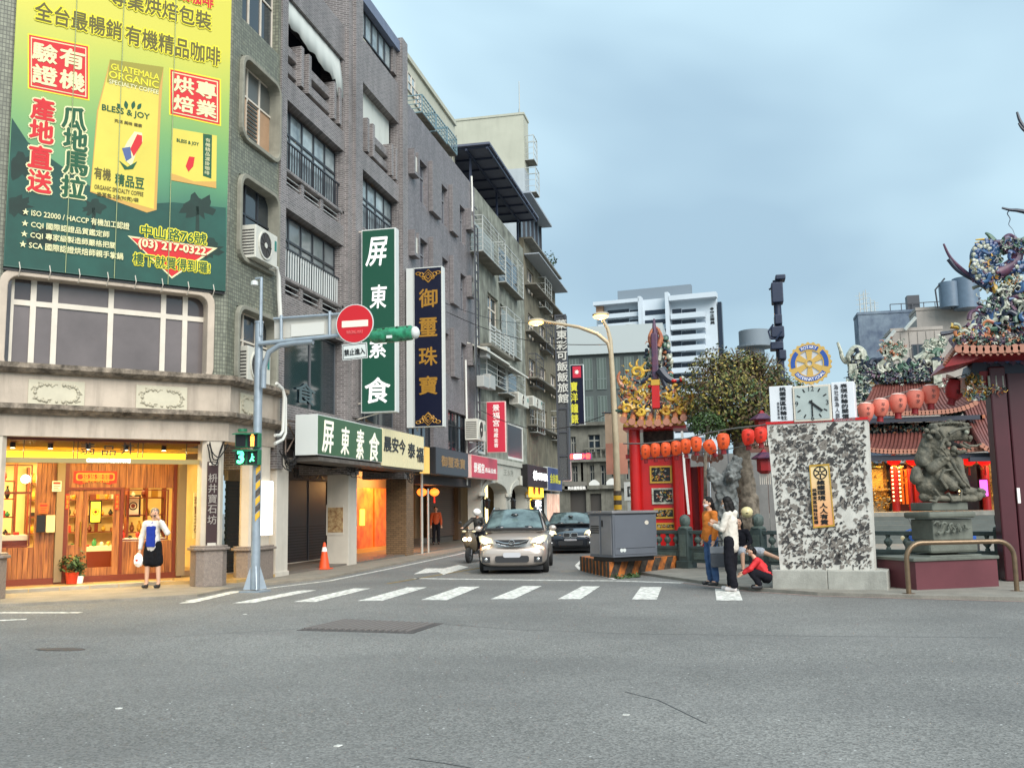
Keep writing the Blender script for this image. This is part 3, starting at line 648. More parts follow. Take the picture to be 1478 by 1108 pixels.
for i in range(n_):MB().fb(LW,su_a,su_b,-1.45-.015*(i%2),-1.4-.015*(i%2),zb_+(zt_-zb_)*i/n_,zb_+(zt_-zb_)*(i+.9)/n_).B('slat',mat('dark_green_slat',S(24,44,40,.68),rough=.45,rand=.3),t)
MB().fb(LW,su_a,su_b+.5,-1.5,-1.38,zt_,zE).B('lintel',mat('beige_render',S(186,170,140,.8),rough=.8,var=.2),t)
MB().fb(LW,su_a,su_b,-1.5,-1.36,zfl-.06,zb_+.02).B('threshold',M_alu,t)
TX(CF if 0 else LW,'玉石店',348,356,0,0,-1.385,mat('pale_green_print',S(190,200,170,.8)),t,vertical=True,y0=735,y1=775,bold=.008)
MB().fb(LW,24.6,27.0,-4.2,-4.1,0,4.2).B('arcade_back_wall',mat('arcade_wall',S(170,150,120,.8),rough=.8),A)
dB=.14
bn=thing('advertising_banner',CF.P(-3,dB,5),'large yellow and green coffee advertising banner hung on the corner facade','banner')
TL=CF.px(28,-60,dB);BL=CF.px(5,383,dB);BR=CF.px(325.5,421,dB)
u0,u1=CF.at(27,dB,0),CF.at(333.5,dB,0);u0=BL[0];u1=BR[0];z0=(BL[1]+BR[1])/2;z1=19.0
bm_=mat('banner_print',(.7,.7,.1),rough=.45);t_=bm_.node_tree;b_=t_.nodes['Principled BSDF']
c_=N(t_,'ShaderNodeTexCoord');s_=N(t_,'ShaderNodeSeparateXYZ');r_=N(t_,'ShaderNodeMapRange');t_.links.new(c_.outputs['Object'],s_.inputs[0]);t_.links.new(s_.outputs['Z'],r_.inputs[0])
zq=lambda y:CF.z(170,y,dB)
r_.inputs[1].default_value=z0;r_.inputs[2].default_value=zq(-60);nn=N(t_,'ShaderNodeTexNoise',i_Scale=.5,i_Detail=4.0);t_.links.new(c_.outputs['Object'],nn.inputs['Vector'])
ad=N(t_,'ShaderNodeMath',operation='MULTIPLY_ADD',i_1=.14,i_2=-.07);t_.links.new(nn.outputs[0],ad.inputs[0]);a2=N(t_,'ShaderNodeMath',operation='ADD');t_.links.new(r_.outputs[0],a2.inputs[0]);t_.links.new(ad.outputs[0],a2.inputs[1])
cr=N(t_,'ShaderNodeValToRGB');es=cr.color_ramp.elements
es[0].position=0;es[0].color=(*S(20,84,72,.68),1);es[1].position=1;es[1].color=(*S(236,226,46,.58),1)
for p_,c in((.22,S(40,112,90,.68)),(.34,S(88,158,104,.68)),(.46,S(124,182,98,.62)),(.62,S(178,208,84,.6)),(.78,S(236,228,56,.58))):
 q=es.new(p_);q.color=(*c,1)
t_.links.new(a2.outputs[0],cr.inputs[0]);t_.links.new(cr.outputs[0],b_.inputs['Base Color'])
MB().fb(CF,u0,u1,dB-.05,dB,z0,z1).B('sheet',bm_,bn)
MB().fb(CF,u0,u1,dB-.1,dB-.052,z0-.06,z0+.02).B('bottom_rail',M_black,bn)
M_byel=mat('banner_yellow',S(252,240,60,.68));M_bcream=mat('banner_cream',S(250,244,190,.68));M_bred=mat('banner_red',S(206,34,40,.85));M_bgrn=mat('banner_green',S(16,84,52,.85));M_bdk=mat('banner_brown',S(96,88,40,.85));M_bhill=mat('banner_hills',S(30,92,80,.68),var=.35,vs=1.2);M_btree=mat('banner_trees',S(16,58,48,.68),var=.4,vs=2)
poly(CF,[(17,170),(40,205),(75,230),(120,262),(150,282),(190,296),(250,292),(326,300),(325.6,419),(6,382)],dB+.001,M_bhill,bn,'hill_print',th=.0005)
rr=random.Random(5)
for(cx,cy,rd)in((30,240,26),(24,295,22),(135,300,16),(285,298,24),(60,345,20),(230,372,18),(300,360,20)):
 pts=[]
 for k in range(26):
  a=2*math.pi*k/26;q=rd*rr.uniform(.55,1.1);x=max(cx+q*math.cos(a)*1.2,8+(383-cy)*.055);pts.append((min(x,324.5),min(cy+q*math.sin(a)*.8,380)))
 poly(CF,pts,dB+.002,M_btree,bn,'tree_print',th=.0005);
 if cx in(285,135):poly(CF,[(cx-2,cy),(cx+2,cy),(cx+3,cy+42),(cx-3,cy+42)],dB+.002,M_btree,bn,'tree_print',th=.0005)
def bt(s,x0,x1,yc,h,m,out=None,bold=.012,oy=0,**k):
 d=dB+.006
 if out:TX(CF,s,x0,x1,yc,h,d,out,bn,bold=.095,ext=.001,**k)
 TX(CF,s,x0,x1,yc,h,d+.012,m,bn,bold=bold,ext=.001,**k)
bt('專業烘焙包裝',158,305,12,26,M_bdk,M_byel,bold=.015)
bt('全台最暢銷',50,176,30,27,M_bdk,M_byel,bold=.015);bt('有機精品咖啡',181,318,66,27,M_bdk,M_byel,bold=.015)
bt('專業咖啡',240,308,-6,20,M_bred,M_byel,bold=.03)
def stamp(x0,x1,y0,y1,sl,chars):
 P_=lambda x,y:(x,y+sl*(x-x0))
 poly(CF,[P_(x0,y0),P_(x1,y0),P_(x1,y1),P_(x0,y1)],dB+.003,M_byel,bn,'stamp_print')
 poly(CF,[P_(x0+2,y0+2),P_(x1-2,y0+2),P_(x1-2,y1-2),P_(x0+2,y1-2)],dB+.006,M_bred,bn,'stamp_print')
 poly(CF,[P_(x0+4.5,y0+4.5),P_(x1-4.5,y0+4.5),P_(x1-4.5,y1-4.5),P_(x0+4.5,y1-4.5)],dB+.009,M_bcream,bn,'stamp_print')
 poly(CF,[P_(x0+6,y0+6),P_(x1-6,y0+6),P_(x1-6,y1-6),P_(x0+6,y1-6)],dB+.012,M_bred,bn,'stamp_print')
 xm=(x0+x1)/2;w_=(x1-x0)/2-9
 for i,(ch,cx,cy)in enumerate(((chars[0],xm+w_/2+2,.3),(chars[1],xm+w_/2+2,.7),(chars[2],xm-w_/2-2,.3),(chars[3],xm-w_/2-2,.7))):
  y=y0+(y1-y0)*cy+sl*(cx-x0);TX(CF,ch,cx-w_/2,cx+w_/2,y,(y1-y0)*.33,dB+.016,M_bcream,bn,bold=.03,ext=.001)
stamp(40,129,48,128,.2,'有機驗證');stamp(244,319,98,166,.22,'專業烘焙')
for ch,cx,cy,m_ in(('瓜',107,171,M_bgrn),('地',109,202,M_bgrn),('馬',109,236,M_bgrn),('拉',106,270,M_bgrn),('產',62,158,M_bred),('地',60,190,M_bred),('直',58,227,M_bred),('送',57,262,M_bred)):
 bt(ch,cx-17,cx+17,cy,31,m_,M_bcream,bold=.035)
for i,s in enumerate(('★ ISO 22000 / HACCP 有機加工認證','★ CQI 國際認證品質鑑定師','★ CQI 專家級製造師嚴格把關','★ SCA 國際認證烘焙師親手掌鍋')):
 bt(s,(32,31,30,28)[i],(187,158,167,178)[i],(316,330.5,346,361)[i],10,M_bcream,bold=.02)
poly(CF,[(184,340),(314,358),(248,402)],dB+.004,M_bcream,bn);poly(CF,[(189,343),(307,359),(248,399)],dB+.007,M_bred,bn)
bt('中山路76號',203,298,339,17,M_bgrn,M_byel,bold=.01);bt('(03) 217-0322',200,297,358,15,M_bcream,M_bred,bold=.04);bt('樓下就買得到囉!',192,303,380,17,M_bgrn,M_byel,bold=.01)
M_bag=mat('banner_bag',S(246,226,96,.68),var=.12,vs=1);M_bag2=mat('banner_bag_shade',S(226,176,90,.68));M_olive=mat('banner_olive',S(170,160,60,.68))
poly(CF,[(159,86),(236,97),(232,160),(226,303),(212,307),(130,277),(140,160)],dB+.004,M_bag2,bn)
poly(CF,[(160,88),(231,99),(222,302),(131,276),(142,160)],dB+.006,M_bag,bn)
poly(CF,[(159,86),(236,97),(229,133),(154,119)],dB+.008,M_olive,bn)
for s,x0,x1,y,h,m_ in(('GUATEMALA',160,230,104,9,M_byel),('ORGANIC',157,229,115,10,M_byel),('SPECIALTY COFFEE',157,229,125.5,6,M_bcream),('BLESS & JOY',147,216,163,11,M_bgrn),('天然 美味 健康',165,205,178,5,M_bdk),('有機',136,160,251,17,M_bdk),('精品豆',166,208,262,17,M_bgrn),('ORGANIC SPECIALTY COFFEE',136,207,275,6,M_bdk),('掛耳包 2條(90克)/袋',140,200,285,7,M_bdk)):
 TX(CF,s,x0,x1,y,h,dB+.012,m_,bn,bold=.02,ext=.001)
for a_,cx in((-50,175),(-15,183),(20,191),(50,198)):
 pts=[(cx+8*math.sin(R(a_))*t+3*math.cos(R(a_))*math.sin(math.pi*t)*sg,158-13*math.cos(R(a_))*t+3*math.sin(R(a_))*math.sin(math.pi*t)*sg)for sg,ts in((1,[k/6 for k in range(7)]),(-1,[k/6 for k in range(5,0,-1)]))for t in ts]
 poly(CF,pts,dB+.012,M_bgrn,bn)
poly(CF,[(194,190),(205,192),(206,204),(196,222),(190,240),(181,232),(177,218),(184,204)],dB+.012,M_bcream,bn)
poly(CF,[(198,194),(205,196),(205,207),(193,226),(188,215)],dB+.015,M_bred,bn);poly(CF,[(176,214),(188,212),(190,228),(182,233)],dB+.015,mat('banner_blue',S(90,110,160,.68)),bn);poly(CF,[(172,232),(184,241),(198,233),(192,244),(180,245)],dB+.015,M_bgrn,bn)
poly(CF,[(248,185),(313,196),(312,272),(246,260)],dB+.004,M_bag,bn);poly(CF,[(293,193),(306,195),(305,258),(293,254)],dB+.007,M_bgrn,bn)
poly(CF,[(246,250),(262,255),(280,262),(312,262),(312,272),(246,260)],dB+.007,M_bag2,bn)
TX(CF,'BLESS & JOY',255,287,206,6,dB+.01,M_bgrn,bn,bold=.02,ext=.001);TX(CF,'有機精品濾掛咖啡',296,303,0,0,dB+.01,M_bcream,bn,vertical=True,y0=199,y1=253,bold=0,ext=.001)
poly(CF,[(273,226),(281,227),(279,240),(272,248),(268,240)],dB+.01,M_bred,bn)
for k in range(8):
 u=u0+(u1-u0)*(k+.5)/8;MB().tube([CF.P(u,dB,z0+.12),CF.P(u+.02,dB+.02,z0-.02),CF.P(u+.01,dB-.1,z0-.16)],.01,5).B('lacing',M_alu,bn)
for x in(98,168,245):uu_=CF.at(x,dB,300);MB().tube([CF.P(uu_,dB+.03,z0),CF.P(uu_,dB+.03,z1)],.008,5).B('hold_down_rope',mat('pale_rope',S(170,180,130,.8)),bn)
M_ac=mat('white_enamel',S(222,220,208,.8),rough=.45,var=.1,vs=4);M_acd=mat('dark_fan_grille',S(60,58,56),rough=.6)
def ac_unit(F,u0,u1,d0,d1,z0,z1,lab,face='n',grp=None,grille=True):
 t=thing('air_conditioner',F.P((u0+u1)/2,(d0+d1)/2,z0),lab,'air conditioner',grp)
 MB().fb(F,u0,u1,d0,d1,z0,z1).B('casing',M_ac,t,bevel=.012)
 w_,h=u1-u0,z1-z0;r_=min(w_*.36,h*.42);cu=u0+w_*.42;cz=(z0+z1)/2
 circ=lambda r:[(cu+r*math.cos(k*math.pi/10),cz+r*math.sin(k*math.pi/10))for k in range(20)]
 MB().prism(circ(r_),d1+.002,d1+.012,F.mat(0,0,0)).B('fan_opening',M_acd,t)
 MB().ring(circ(r_*1.04),circ(r_*.93),d1+.003,d1+.03,F.mat(0,0,0)).B('fan_guard',M_ac,t)
 b=MB()
 for k in range(5):a=k*math.pi/5;b.cyl(F.P(cu-r_*math.cos(a),d1+.02,cz-r_*math.sin(a)),F.P(cu+r_*math.cos(a),d1+.02,cz+r_*math.sin(a)),.006,n=4)
 b.B('guard_wires',M_acd,t);MB().prism([(cu+(q[0]-cu)*.2,cz+(q[1]-cz)*.2)for q in circ(r_)],d1+.022,d1+.034,F.mat(0,0,0)).B('hub',M_ac,t)
 MB().fb(F,u1-w_*.14,u1-w_*.05,d1+.002,d1+.008,cz,cz+h*.32).B('label',mat('teal_label',S(50,120,110)),t)
 b=MB()
 for k in range(9):b.fb(F,u0-.006,u0-.001,d0+.04,d1-.04,z0+h*(.1+.09*k),z0+h*(.14+.09*k))
 b.B('side_vents',M_acd,t)
 return t
a_,c_=zo[1]
ac_unit(LW,LW.at(358,.1,350),LW.at(391,.1,360)-.05,-.2,.3,a_+.02,a_+.82,'white air conditioner sticking out of the second rounded window of the corner building')
ac_unit(LW,LW.at(353,-.1,540),LW.at(375,-.1,540)+.4,-.35,-.02,zA+.02,zA+.9,'white air conditioner half hidden behind the signal pole on the cornice')
t=thing('drain_pipe',LW.P(LW.at(403,.1,500),.1,4),'bent white plastic pipe running down the joint of the corner building','pipe')
pp=[(391,385),(399,387),(402,400),(403,430),(404,447),(405,466)]
MB().tube([LW.P(*(lambda q:(q[0],.22,q[1]))(LW.px(x,y,.22)))for x,y in pp],.055,8).B('pipe',mat('white_pvc',S(225,224,216,.85),rough=.4),t,smooth=True)
for off in(0,5):
 pp=[(401,556),(408+off,562),(412+off*.5,575),(412+off*.5,600),(412,625),(408,634),(397,640)]if off==0 else[(399,553),(407,560),(410,572),(409,600),(408,622),(404,628),(397,628)]
 MB().tube([LW.P(*(lambda q:(q[0],.3,q[1]))(LW.px(x,y,.3)))for x,y in pp],.04,8).B('pipe',mat('white_pvc',S(225,224,216,.85),rough=.4),t,smooth=True)
M_btile=tiles('purple_brown_tiles',S(134,126,124,.78),S(178,172,170,.75),w=.22,h=.062,var=.5,streak=.55,mw=.16)
M_btile2=tiles('grey_purple_tiles',S(148,142,144,.82),S(102,97,98,.8),w=.11,h=.06,var=.4,streak=.6)
M_railw=mat('white_rail_bar',S(220,224,222,.85),rough=.4);M_rdk=mat('dark_handrail',S(46,48,54),rough=.4)
M_slabc=mat('concrete_soffit',S(120,118,122,.8),rough=.8,var=.3)
B=thing('apartment_building',LW.P(25,0,0),'purple brown tiled apartment block with recessed balconies above the green signs','building')
z4,z3,z2=LW.z(412.5,141.6),LW.z(412.5,299),LW.z(412.5,458)
fh=(z4-z2)/2;z5=z4+fh
U=lambda x,y=300,d=0:LW.at(x,d,y)
bay=[(U(410.5),U(497.5)),(U(514),U(577))]
pier=[(U(402),U(410.5)),(U(497.5),U(514)),(U(577),U(584.5))]
zroof=LW.z(576,59.7)
top_open=LW.z(514,38),LW.z(514,100)
for i,(a,c)in enumerate(pier):
 MB().fb(LW,a,c,-1.4,.12 if i else.05,2.7,zroof+(.15 if i else 3)).B('pier',M_btile,B)
 if i==1:MB().fb(LW,a+.34,c-.0,.12,.22,4.4,zroof).B('pilaster',M_btile,B)
dW=-.32
for bi,(a,c)in enumerate(bay):
 w_=c-a
 for fi,zt_ in enumerate((z5,z4,z3,z2)):
  sp_h=.62 if fi else(1.1 if bi==0 else 1.6)
  if bi and fi==0:sp_h=LW.z(577,110)-LW.z(577,166)
  MB().fb(LW,a,c,-.5,0,zt_,zt_+sp_h).B('spandrel',M_btile,B,bevel=.01)
  MB().fb(LW,a,c,dW-.7,-.5,zt_+.02,zt_+.3).B('soffit',M_slabc,B)
 for fi,(zt_,zf)in enumerate(((z5,z4),(z4,z3),(z3,z2))):
  zsp=zf+.62
  MB().fb(LW,a,a+.02,dW,-.02,zsp,zt_).B('jamb',M_btile,B);MB().fb(LW,c-.12,c,dW,-.02,zsp,zt_).B('jamb',M_btile,B)
  if fi==0:
   for z in(zsp+.32,zsp+.82):MB().fb(LW,a,c,-.28,-.08,z-.1,z+.16).B('balcony_beam',M_btile,B,bevel=.01)
   for fr in(.22,.34,.78,.88):
    u=a+w_*fr;MB().fb(LW,u-.09,u+.09,-.3,.06,zsp+.08,zsp+1.22).B('balcony_post',M_btile,B,bevel=.01)
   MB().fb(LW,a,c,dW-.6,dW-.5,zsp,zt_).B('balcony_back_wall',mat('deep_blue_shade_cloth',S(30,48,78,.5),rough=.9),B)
   if bi==0:
    cm=mat('grey_tarpaulin',S(206,210,204,.8),rough=.7);b=MB();n_=26;
    vs=[]
    for i in range(n_+1):
     u=a+w_*.95*i/n_;t=i/n_;dr_=.78+.05*math.sin(i*.9)+(.45 if i>=n_-3 else 0)+.3*t*(1 if i<n_-4 else.4)
     vs+=[LW.P(u,-.12,zt_+.05),LW.P(u,-.02+.015*math.sin(i*1.7),zt_-dr_*.55),LW.P(u,-.0+.02*math.sin(i*1.7+.5),zt_-dr_)]
    b.add(vs,[(3*i+k,3*i+3+k,3*i+4+k,3*i+1+k)for i in range(n_)for k in(0,1)]);o=b.B('torn_awning',cm,B,smooth=True)
    md=o.modifiers.new('t','SOLIDIFY');md.thickness=.012
   else:
    for i in range(9):MB().fb(LW,a+w_*(.02+.1*i),a+w_*(.02+.1*i+.099),-.3,-.28+.006*(i%2),zsp+.4,zt_).B('sun_blind',mat('pale_blind',S(214,218,210,.8),rough=.7,streak=.2),B)
  else:
   zb_=zsp+.45
   MB().fb(LW,a,c,dW,-.02,zb_-.06,zb_+.02).B('ledge',M_btile,B)
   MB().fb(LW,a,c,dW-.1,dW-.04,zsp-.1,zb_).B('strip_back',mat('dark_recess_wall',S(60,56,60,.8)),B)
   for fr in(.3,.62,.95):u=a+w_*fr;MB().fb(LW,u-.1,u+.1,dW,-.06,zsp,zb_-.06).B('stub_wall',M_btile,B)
   for z in(.33,.66):MB().cyl(LW.P(a,-.12,zsp+(zb_-zsp)*z),LW.P(c,-.12,zsp+(zb_-zsp)*z),.014,n=6).B('bar',M_railw,B)
   window(LW,B,a+.03,c-.12,zb_+.02,zt_-.05,dW,5,[1.75,1.0],M_dkframe,M_gpale,fw=.07,panes=[M_gpale,M_gpale]if fi==1 else[mat('curtain_glass',S(150,158,160,.7),rough=.15,var=.3,vs=2,rand=.3)])
   nb=26;hr=.82
   rl=MB().fb(LW,a,c,-.16,-.11,zb_+hr,zb_+hr+.045).B('handrail',M_rdk,B)
   bar=None
   for i in range(nb):
    u=a+w_*(i+.5)/nb
    MB().fb(LW,u-.012,u+.012,-.15,-.125,zb_+.03,zb_+hr).B('rail_bar',M_railw if fi==2 else M_rdk,B)
 zs=LW.z(412.5,582)
 window(LW,B,a+.05,c-.08,zs,z2-.05,-.3,[1.25,1.0]if bi==0 else 3,1,mat('grey_steel_frame',S(90,92,96),rough=.4),mat('blue_black_glass',S(34,52,60,.7),rough=.1,spec=.8,var=.4,vs=.8),fw=.06)
 MB().fb(LW,a,c,-.4,-.02,zs-.9,zs).B('spandrel',M_btile,B)
 if bi:
  u5=z5+sp_h if 0 else None
a,c=bay[1];zw0,zw1=LW.z(577,110),LW.z(577,75.5)
window(LW,B,a,c-.4,zw0,zw1,-.25,6,1,M_dkframe,M_gpale,fw=.1)
MB().fb(LW,a-.6,c+.02,-.9,.02,zw1,zroof).B('roof_fascia',mat('blue_grey_fascia',S(120,132,156,.8),rough=.7,var=.2),B)
MB().fb(LW,c-.4,c,-.9,-.1,zw0,zw1).B('jamb',M_btile,B)
MB().fb(LW,bay[0][0],bay[0][1],-3.2,-3.0,z5+1.0,z5+4).B('set_back_wall',mat('blue_grey_fascia',S(120,132,156,.8)),B)
MB().fb(LW,pier[0][0],pier[2][1],-12,-1.6,3,z5+.9).B('body',M_slabc,B)
TX(LW,'食',427,455,568,30,-.24,mat('ghost_letters',S(86,104,108,.8)),B,bold=.01)
M_wpil=mat('pale_pillar_render',S(214,206,192,.85),rough=.7,var=.1,vs=2,streak=.15)
zpl=LW.z(450,664)
def pillar(x0,x1,yb,m_,lab,d0=-.55,d1=0.0,z0=0.04,ztop_=None):
 ua,ub=LW.at(x0,d1,740),LW.at(x1,d1,740);t=thing('pillar',LW.P((ua+ub)/2,(d0+d1)/2,z0),lab,'pillar')
 MB().fb(LW,ua,ub,d0,d1,z0,ztop_ or zpl).B('shaft',m_,t,bevel=.01);MB().fb(LW,ua-.03,ub+.03,d0-.03,d1+.03,z0,z0+.12).B('foot',m_,t,bevel=.008);return t
pillar(399,416,834,M_wpil,'pale square pillar left of the dark double shutter')
ua,ub=LW.at(503,0,740),LW.at(513,0,740)
t=thing('pillar',LW.P(ua+.2,-.8,.04),'wide pale pillar carrying a small framed poster beside the traffic cone','pillar')
MB().fb(LW,ua,ub+.12,-.68,0,.04,zpl).B('shaft',M_wpil,t,bevel=.01)
SF_=Frame(LW.P(ua-.003,0,0),(1,0))
pl=lambda x0,x1,y0,y1,d:(*[SF_.at(x,d,(y0+y1)/2)for x in(x0,x1)],SF_.z((x0+x1)/2,y1,d),SF_.z((x0+x1)/2,y0,d))
q=pl(473,495,732,768,.02);po=thing('poster',SF_.P(q[0],.02,q[2]),'small tan illustrated poster framed on the wide pale pillar','poster')
MB().fb(SF_,q[0],q[1],.0,.02,q[2],q[3]).B('board',mat('tan_print',S(206,178,130,.8),rough=.6,var=.6,vs=9,col2=S(130,84,50,.8)),po,bevel=.004)
q2=pl(471,496,728,772,.0);MB().ring([(q2[0],q2[2]),(q2[1],q2[2]),(q2[1],q2[3]),(q2[0],q2[3])],[(q[0],q[2]),(q[1],q[2]),(q[1],q[3]),(q[0],q[3])],0,.012,SF_.mat(0,0,0)).B('frame',M_wpil,po)
dd=-1.9
t=thing('shutter_door',LW.P(24.5,dd,0),'tall black double leaf metal door between the pale pillars','door')
ua,ub=LW.at(413,dd,760),LW.at(470,dd,760);z0_,z1_=.12,LW.z(440,693,dd)
um=(ua+ub)/2+.05
for i,(a_,c_)in enumerate(((ua,um-.01),(um+.01,ub))):
 lf=MB().fb(LW,a_,c_,dd-.05,dd,z0_,z1_).B('leaf',mat('black_door_metal',S(30,30,38),rough=.35,var=.2,vs=3),t,bevel=.01)
 MB().fb(LW,a_+.02,a_+.06,dd+.002,dd+.02,z0_,z1_).B('stile',mat('steel_edge',S(86,88,96),rough=.3,metal=.5),lf)
 for k in range(12):MB().fb(LW,a_+.1,c_-.08,dd+.002,dd+.008,z0_+.1+k*.085,z0_+.13+k*.085).B('groove',mat('blackgroove',S(18,18,24),rough=.5),lf)
MB().fb(LW,ua-.3,ub+.3,dd-.1,dd-.02,z1_,3.6).B('lintel',mat('grey_lintel',S(120,110,104,.8),var=.2),t)
TX(LW,'歌舞 人',424,468,684,14,dd-.015,M_black,t,bold=.02)
MB().fb(LW,ua-.1,ub+.1,dd-.1,dd+.03,.04,z0_).B('threshold',M_alu,t)
slab('arcade_floor',[(-15.2,22.6),(-10.95,22.6),(-10.95,43),(-15.2,43)],0,.1,mat('grey_floor_tiles',S(130,120,110,.75),rough=.5,var=.25,vs=3))
t=thing('folding_door',LW.P(29,-2.2,.1),'glowing orange timber folding doors behind the arcade under the green sign','door')
do=-2.3;M_or=mat('orange_timber',S(232,128,52,.85),rough=.4,var=.3,vs=2.5,col2=S(180,72,20,.8),bump=.1)
zo0,zo1=.25,LW.z(535,704,do)
xs=[505,513,524,539,556,561]
for i in range(5):
 a_,c_=LW.at(xs[i],do,750),LW.at(xs[i+1],do,750);MB().fb(LW,a_+.01,c_-.01,do-.06,do+.05*(i%2),zo0,zo1).B('leaf',M_or,t,bevel=.012)
MB().fb(LW,LW.at(500,do),LW.at(575,do),do-.12,do-.02,zo1,3.6).B('lintel',mat('brown_lintel',S(110,84,60,.8)),t);MB().fb(LW,LW.at(500,do),LW.at(560,do),do-.1,do+.12,.09,zo0).B('step',mat('ochre_step',S(200,150,80,.8)),t)
MB().fb(LW,LW.at(517,do,745),LW.at(524,do,745),do+.06,do+.07,LW.z(520,758,do),LW.z(520,735,do)).B('lit_notice',mat('lit_notice_m',S(255,200,60),emit=2.0,ecol=S(255,180,60)),t)
light('door_light','AREA',LW.P(35.0,-.9,2.95),260,(1,.52,.18),.8,(0,R(62),0))
light('door_light','AREA',LW.P(25.2,-1.0,3.0),5,(1,.85,.65),1.0)
t=thing('fire_extinguisher',LW.P(LW.at(510,-.2,770),-.2,.6),'small red fire extinguisher hanging by the pillar beside the orange doors','extinguisher')
p=LW.P(LW.at(511,-.6,760),-.6,1.0);MB().lathe(p,[(.06,0),(.08,.03),(.08,.4),(.03,.46),(.03,.5)],12).B('cylinder',M_red,t,smooth=True);MB().tube([p+V((0,0,.5)),p+V((.1,-.05,.45)),p+V((.12,-.05,.15))],.012,6).B('hose',M_black,t);MB().box(p.x-.05,p.x+.05,p.y-.02,p.y+.02,p.z+.48,p.z+.54).B('handle',M_black,t)
ua,ub=LW.at(587,0,740),LW.at(600,0,740)
t=thing('pillar',LW.P(ua+.3,-.6,.04),'brown tiled pillar between the orange doors and the dark grey sign','pillar')
M_bt=tiles('brown_pillar_tiles',S(150,118,84,.8),S(70,52,36,.7),w=.2,h=.07,var=.3,streak=.15)
MB().fb(LW,ua-.05,ub-.25,-.74,.0,.04,zpl).B('shaft',M_bt,t)
for a_,r_ in((608,.05),(617,.04)):MB().cyl(LW.P(LW.at(a_,.1),.1,.05),LW.P(LW.at(a_,.1),.1,3.1 if r_>.045 else 2.4),r_,n=10).B('conduit',mat('grey_white_pipe',S(190,186,176,.8),rough=.5),t,smooth=True)
zd=LW.z(620,672)
def boxsign(name,F,u0,u1,z0,z1,d0,d1,mface,mside,lab,cat='sign'):
 t=thing(name,F.P((u0+u1)/2,(d0+d1)/2,z0),lab,cat)
 MB().fb(F,u0,u1,d0,d1-.02,z0,z1).B('case',mside,t,bevel=.008)
 MB().fb(F,u0+.03,u1-.03,d1-.018,d1,z0+.03,z1-.03).B('face',mface,t);return t
M_sgr=mat('sign_green',S(32,84,66,.85),rough=.35);M_sgr2=mat('sign_olive_green',S(66,104,70,.85),rough=.4);M_case=mat('white_sign_case',S(216,220,216,.85),rough=.4);M_swh=mat('white_sign_letters',S(248,248,244,.95),rough=.4,emit=.15,ecol=(1,1,1));M_navy=mat('sign_navy',S(22,26,48,.9),rough=.3)
def blade(name,x0,x1,yt,yb,dx,depth,mface,mside,lab):
 """a sign sticking out from the wall; its face towards the junction. dx = how far its inner edge stands off the wall"""
 u,_=LW.px(x0,(yt+yb)/2,dx);F=Frame((-10.9+dx,u,0),(1,0))
 u1=F.at(x1,0,(yt+yb)/2);z1=F.z((x0+x1)/2,yt);z0=F.z((x0+x1)/2,yb)
 t=thing(name,F.P(u1/2,-depth/2,z0),lab,'sign')
 MB().fb(F,0,u1,-depth,-.02,z0,z1).B('case',mside,t,bevel=.008);MB().fb(F,.04,u1-.04,-.018,0,z0+.04,z1-.04).B('face',mface,t)
 return t,F,u1,z0,z1
t,F1,w1,za,zb_=blade('blade_sign',521,571,330,595,.35,.32,M_sgr,M_case,'tall dark green vertical sign with four white brush characters')
TX(F1,'屏',528,559,363,40,.0,M_swh,t,bold=.016,shear=.2);TX(F1,'東',534,558,428,33,.0,M_swh,t,bold=.016,shear=.08);TX(F1,'素',533,558,499,34,.0,M_swh,t,bold=.016,shear=.08);TX(F1,'食',527,563,563,36,.0,M_swh,t,bold=.018,shear=.05)
for z in(za+.3,zb_-.02):MB().cyl(F1.P(-.4,-.15,z),F1.P(w1*.6,-.15,z),.025,n=6).B('bracket',M_alu,t)
MB().cyl(F1.P(-.9,-.2,za-.35),F1.P(w1*.45,-.2,za),.02,n=6).B('stay',M_alu,t)
t,F2,w2,za,zb_=blade('blade_sign',597,639,385,616,.45,.35,M_navy,M_case,'tall navy vertical sign with four gold characters and knot ornaments')
MB().fb(F2,-.28,0,-.4,-.05,za,zb_).B('side_box',M_case,t)
M_sg=mat('sign_gold',S(178,132,52,.9),rough=.4,metal=.2)
for ch,y in(('御',430),('璽',472),('珠',514),('寶',556)):TX(F2,ch,605,631,y,26,.0,M_sg,t,bold=.018)
def knot(F,cx,cy,s,d,m,par,flip=1):
 r=[]
 u,z=F.px(cx,cy,d);k=(F.px(cx+10,cy,d)[0]-u)/10
 def loop(px_,py_,a,bb):return[F.P(u+k*(px_+a*math.cos(q*math.pi/8)),d+.006,z+flip*k*(py_+bb*math.sin(q*math.pi/8)))for q in range(17)]
 dia=lambda px_,py_,a:[F.P(u+k*(px_+x*a),d+.006,z+flip*k*(py_+y*a))for x,y in((0,1),(1,0),(0,-1),(-1,0),(0,1))]
 for pts in(dia(0,0,5*s),dia(0,0,9*s),dia(0,4*s,6*s),loop(-10*s,-2*s,3*s,3*s),loop(10*s,-2*s,3*s,3*s),loop(-15*s,-4*s,3.6*s,2*s),loop(15*s,-4*s,3.6*s,2*s),loop(-7*s,3*s,2*s,2*s),loop(7*s,3*s,2*s,2*s)):
  MB().tube(pts,.018,5).B('knot_ornament',m,par)
knot(F2,618,398,.95,0,M_sg,t,-1);knot(F2,618,605,.95,0,M_sg,t)
MB().tube([F2.P(.0,-.4,za-.1),F2.P(-.1,-.4,za+1.1),F2.P(-.5,-.4,za+1.35)],.03,6).B('bent_bracket',M_alu,t)
hs=.95
u0,u1=LW.at(459,hs,640),LW.at(552,hs,640);z0_,z1_=LW.z(459,656,hs),LW.z(459,597,hs)
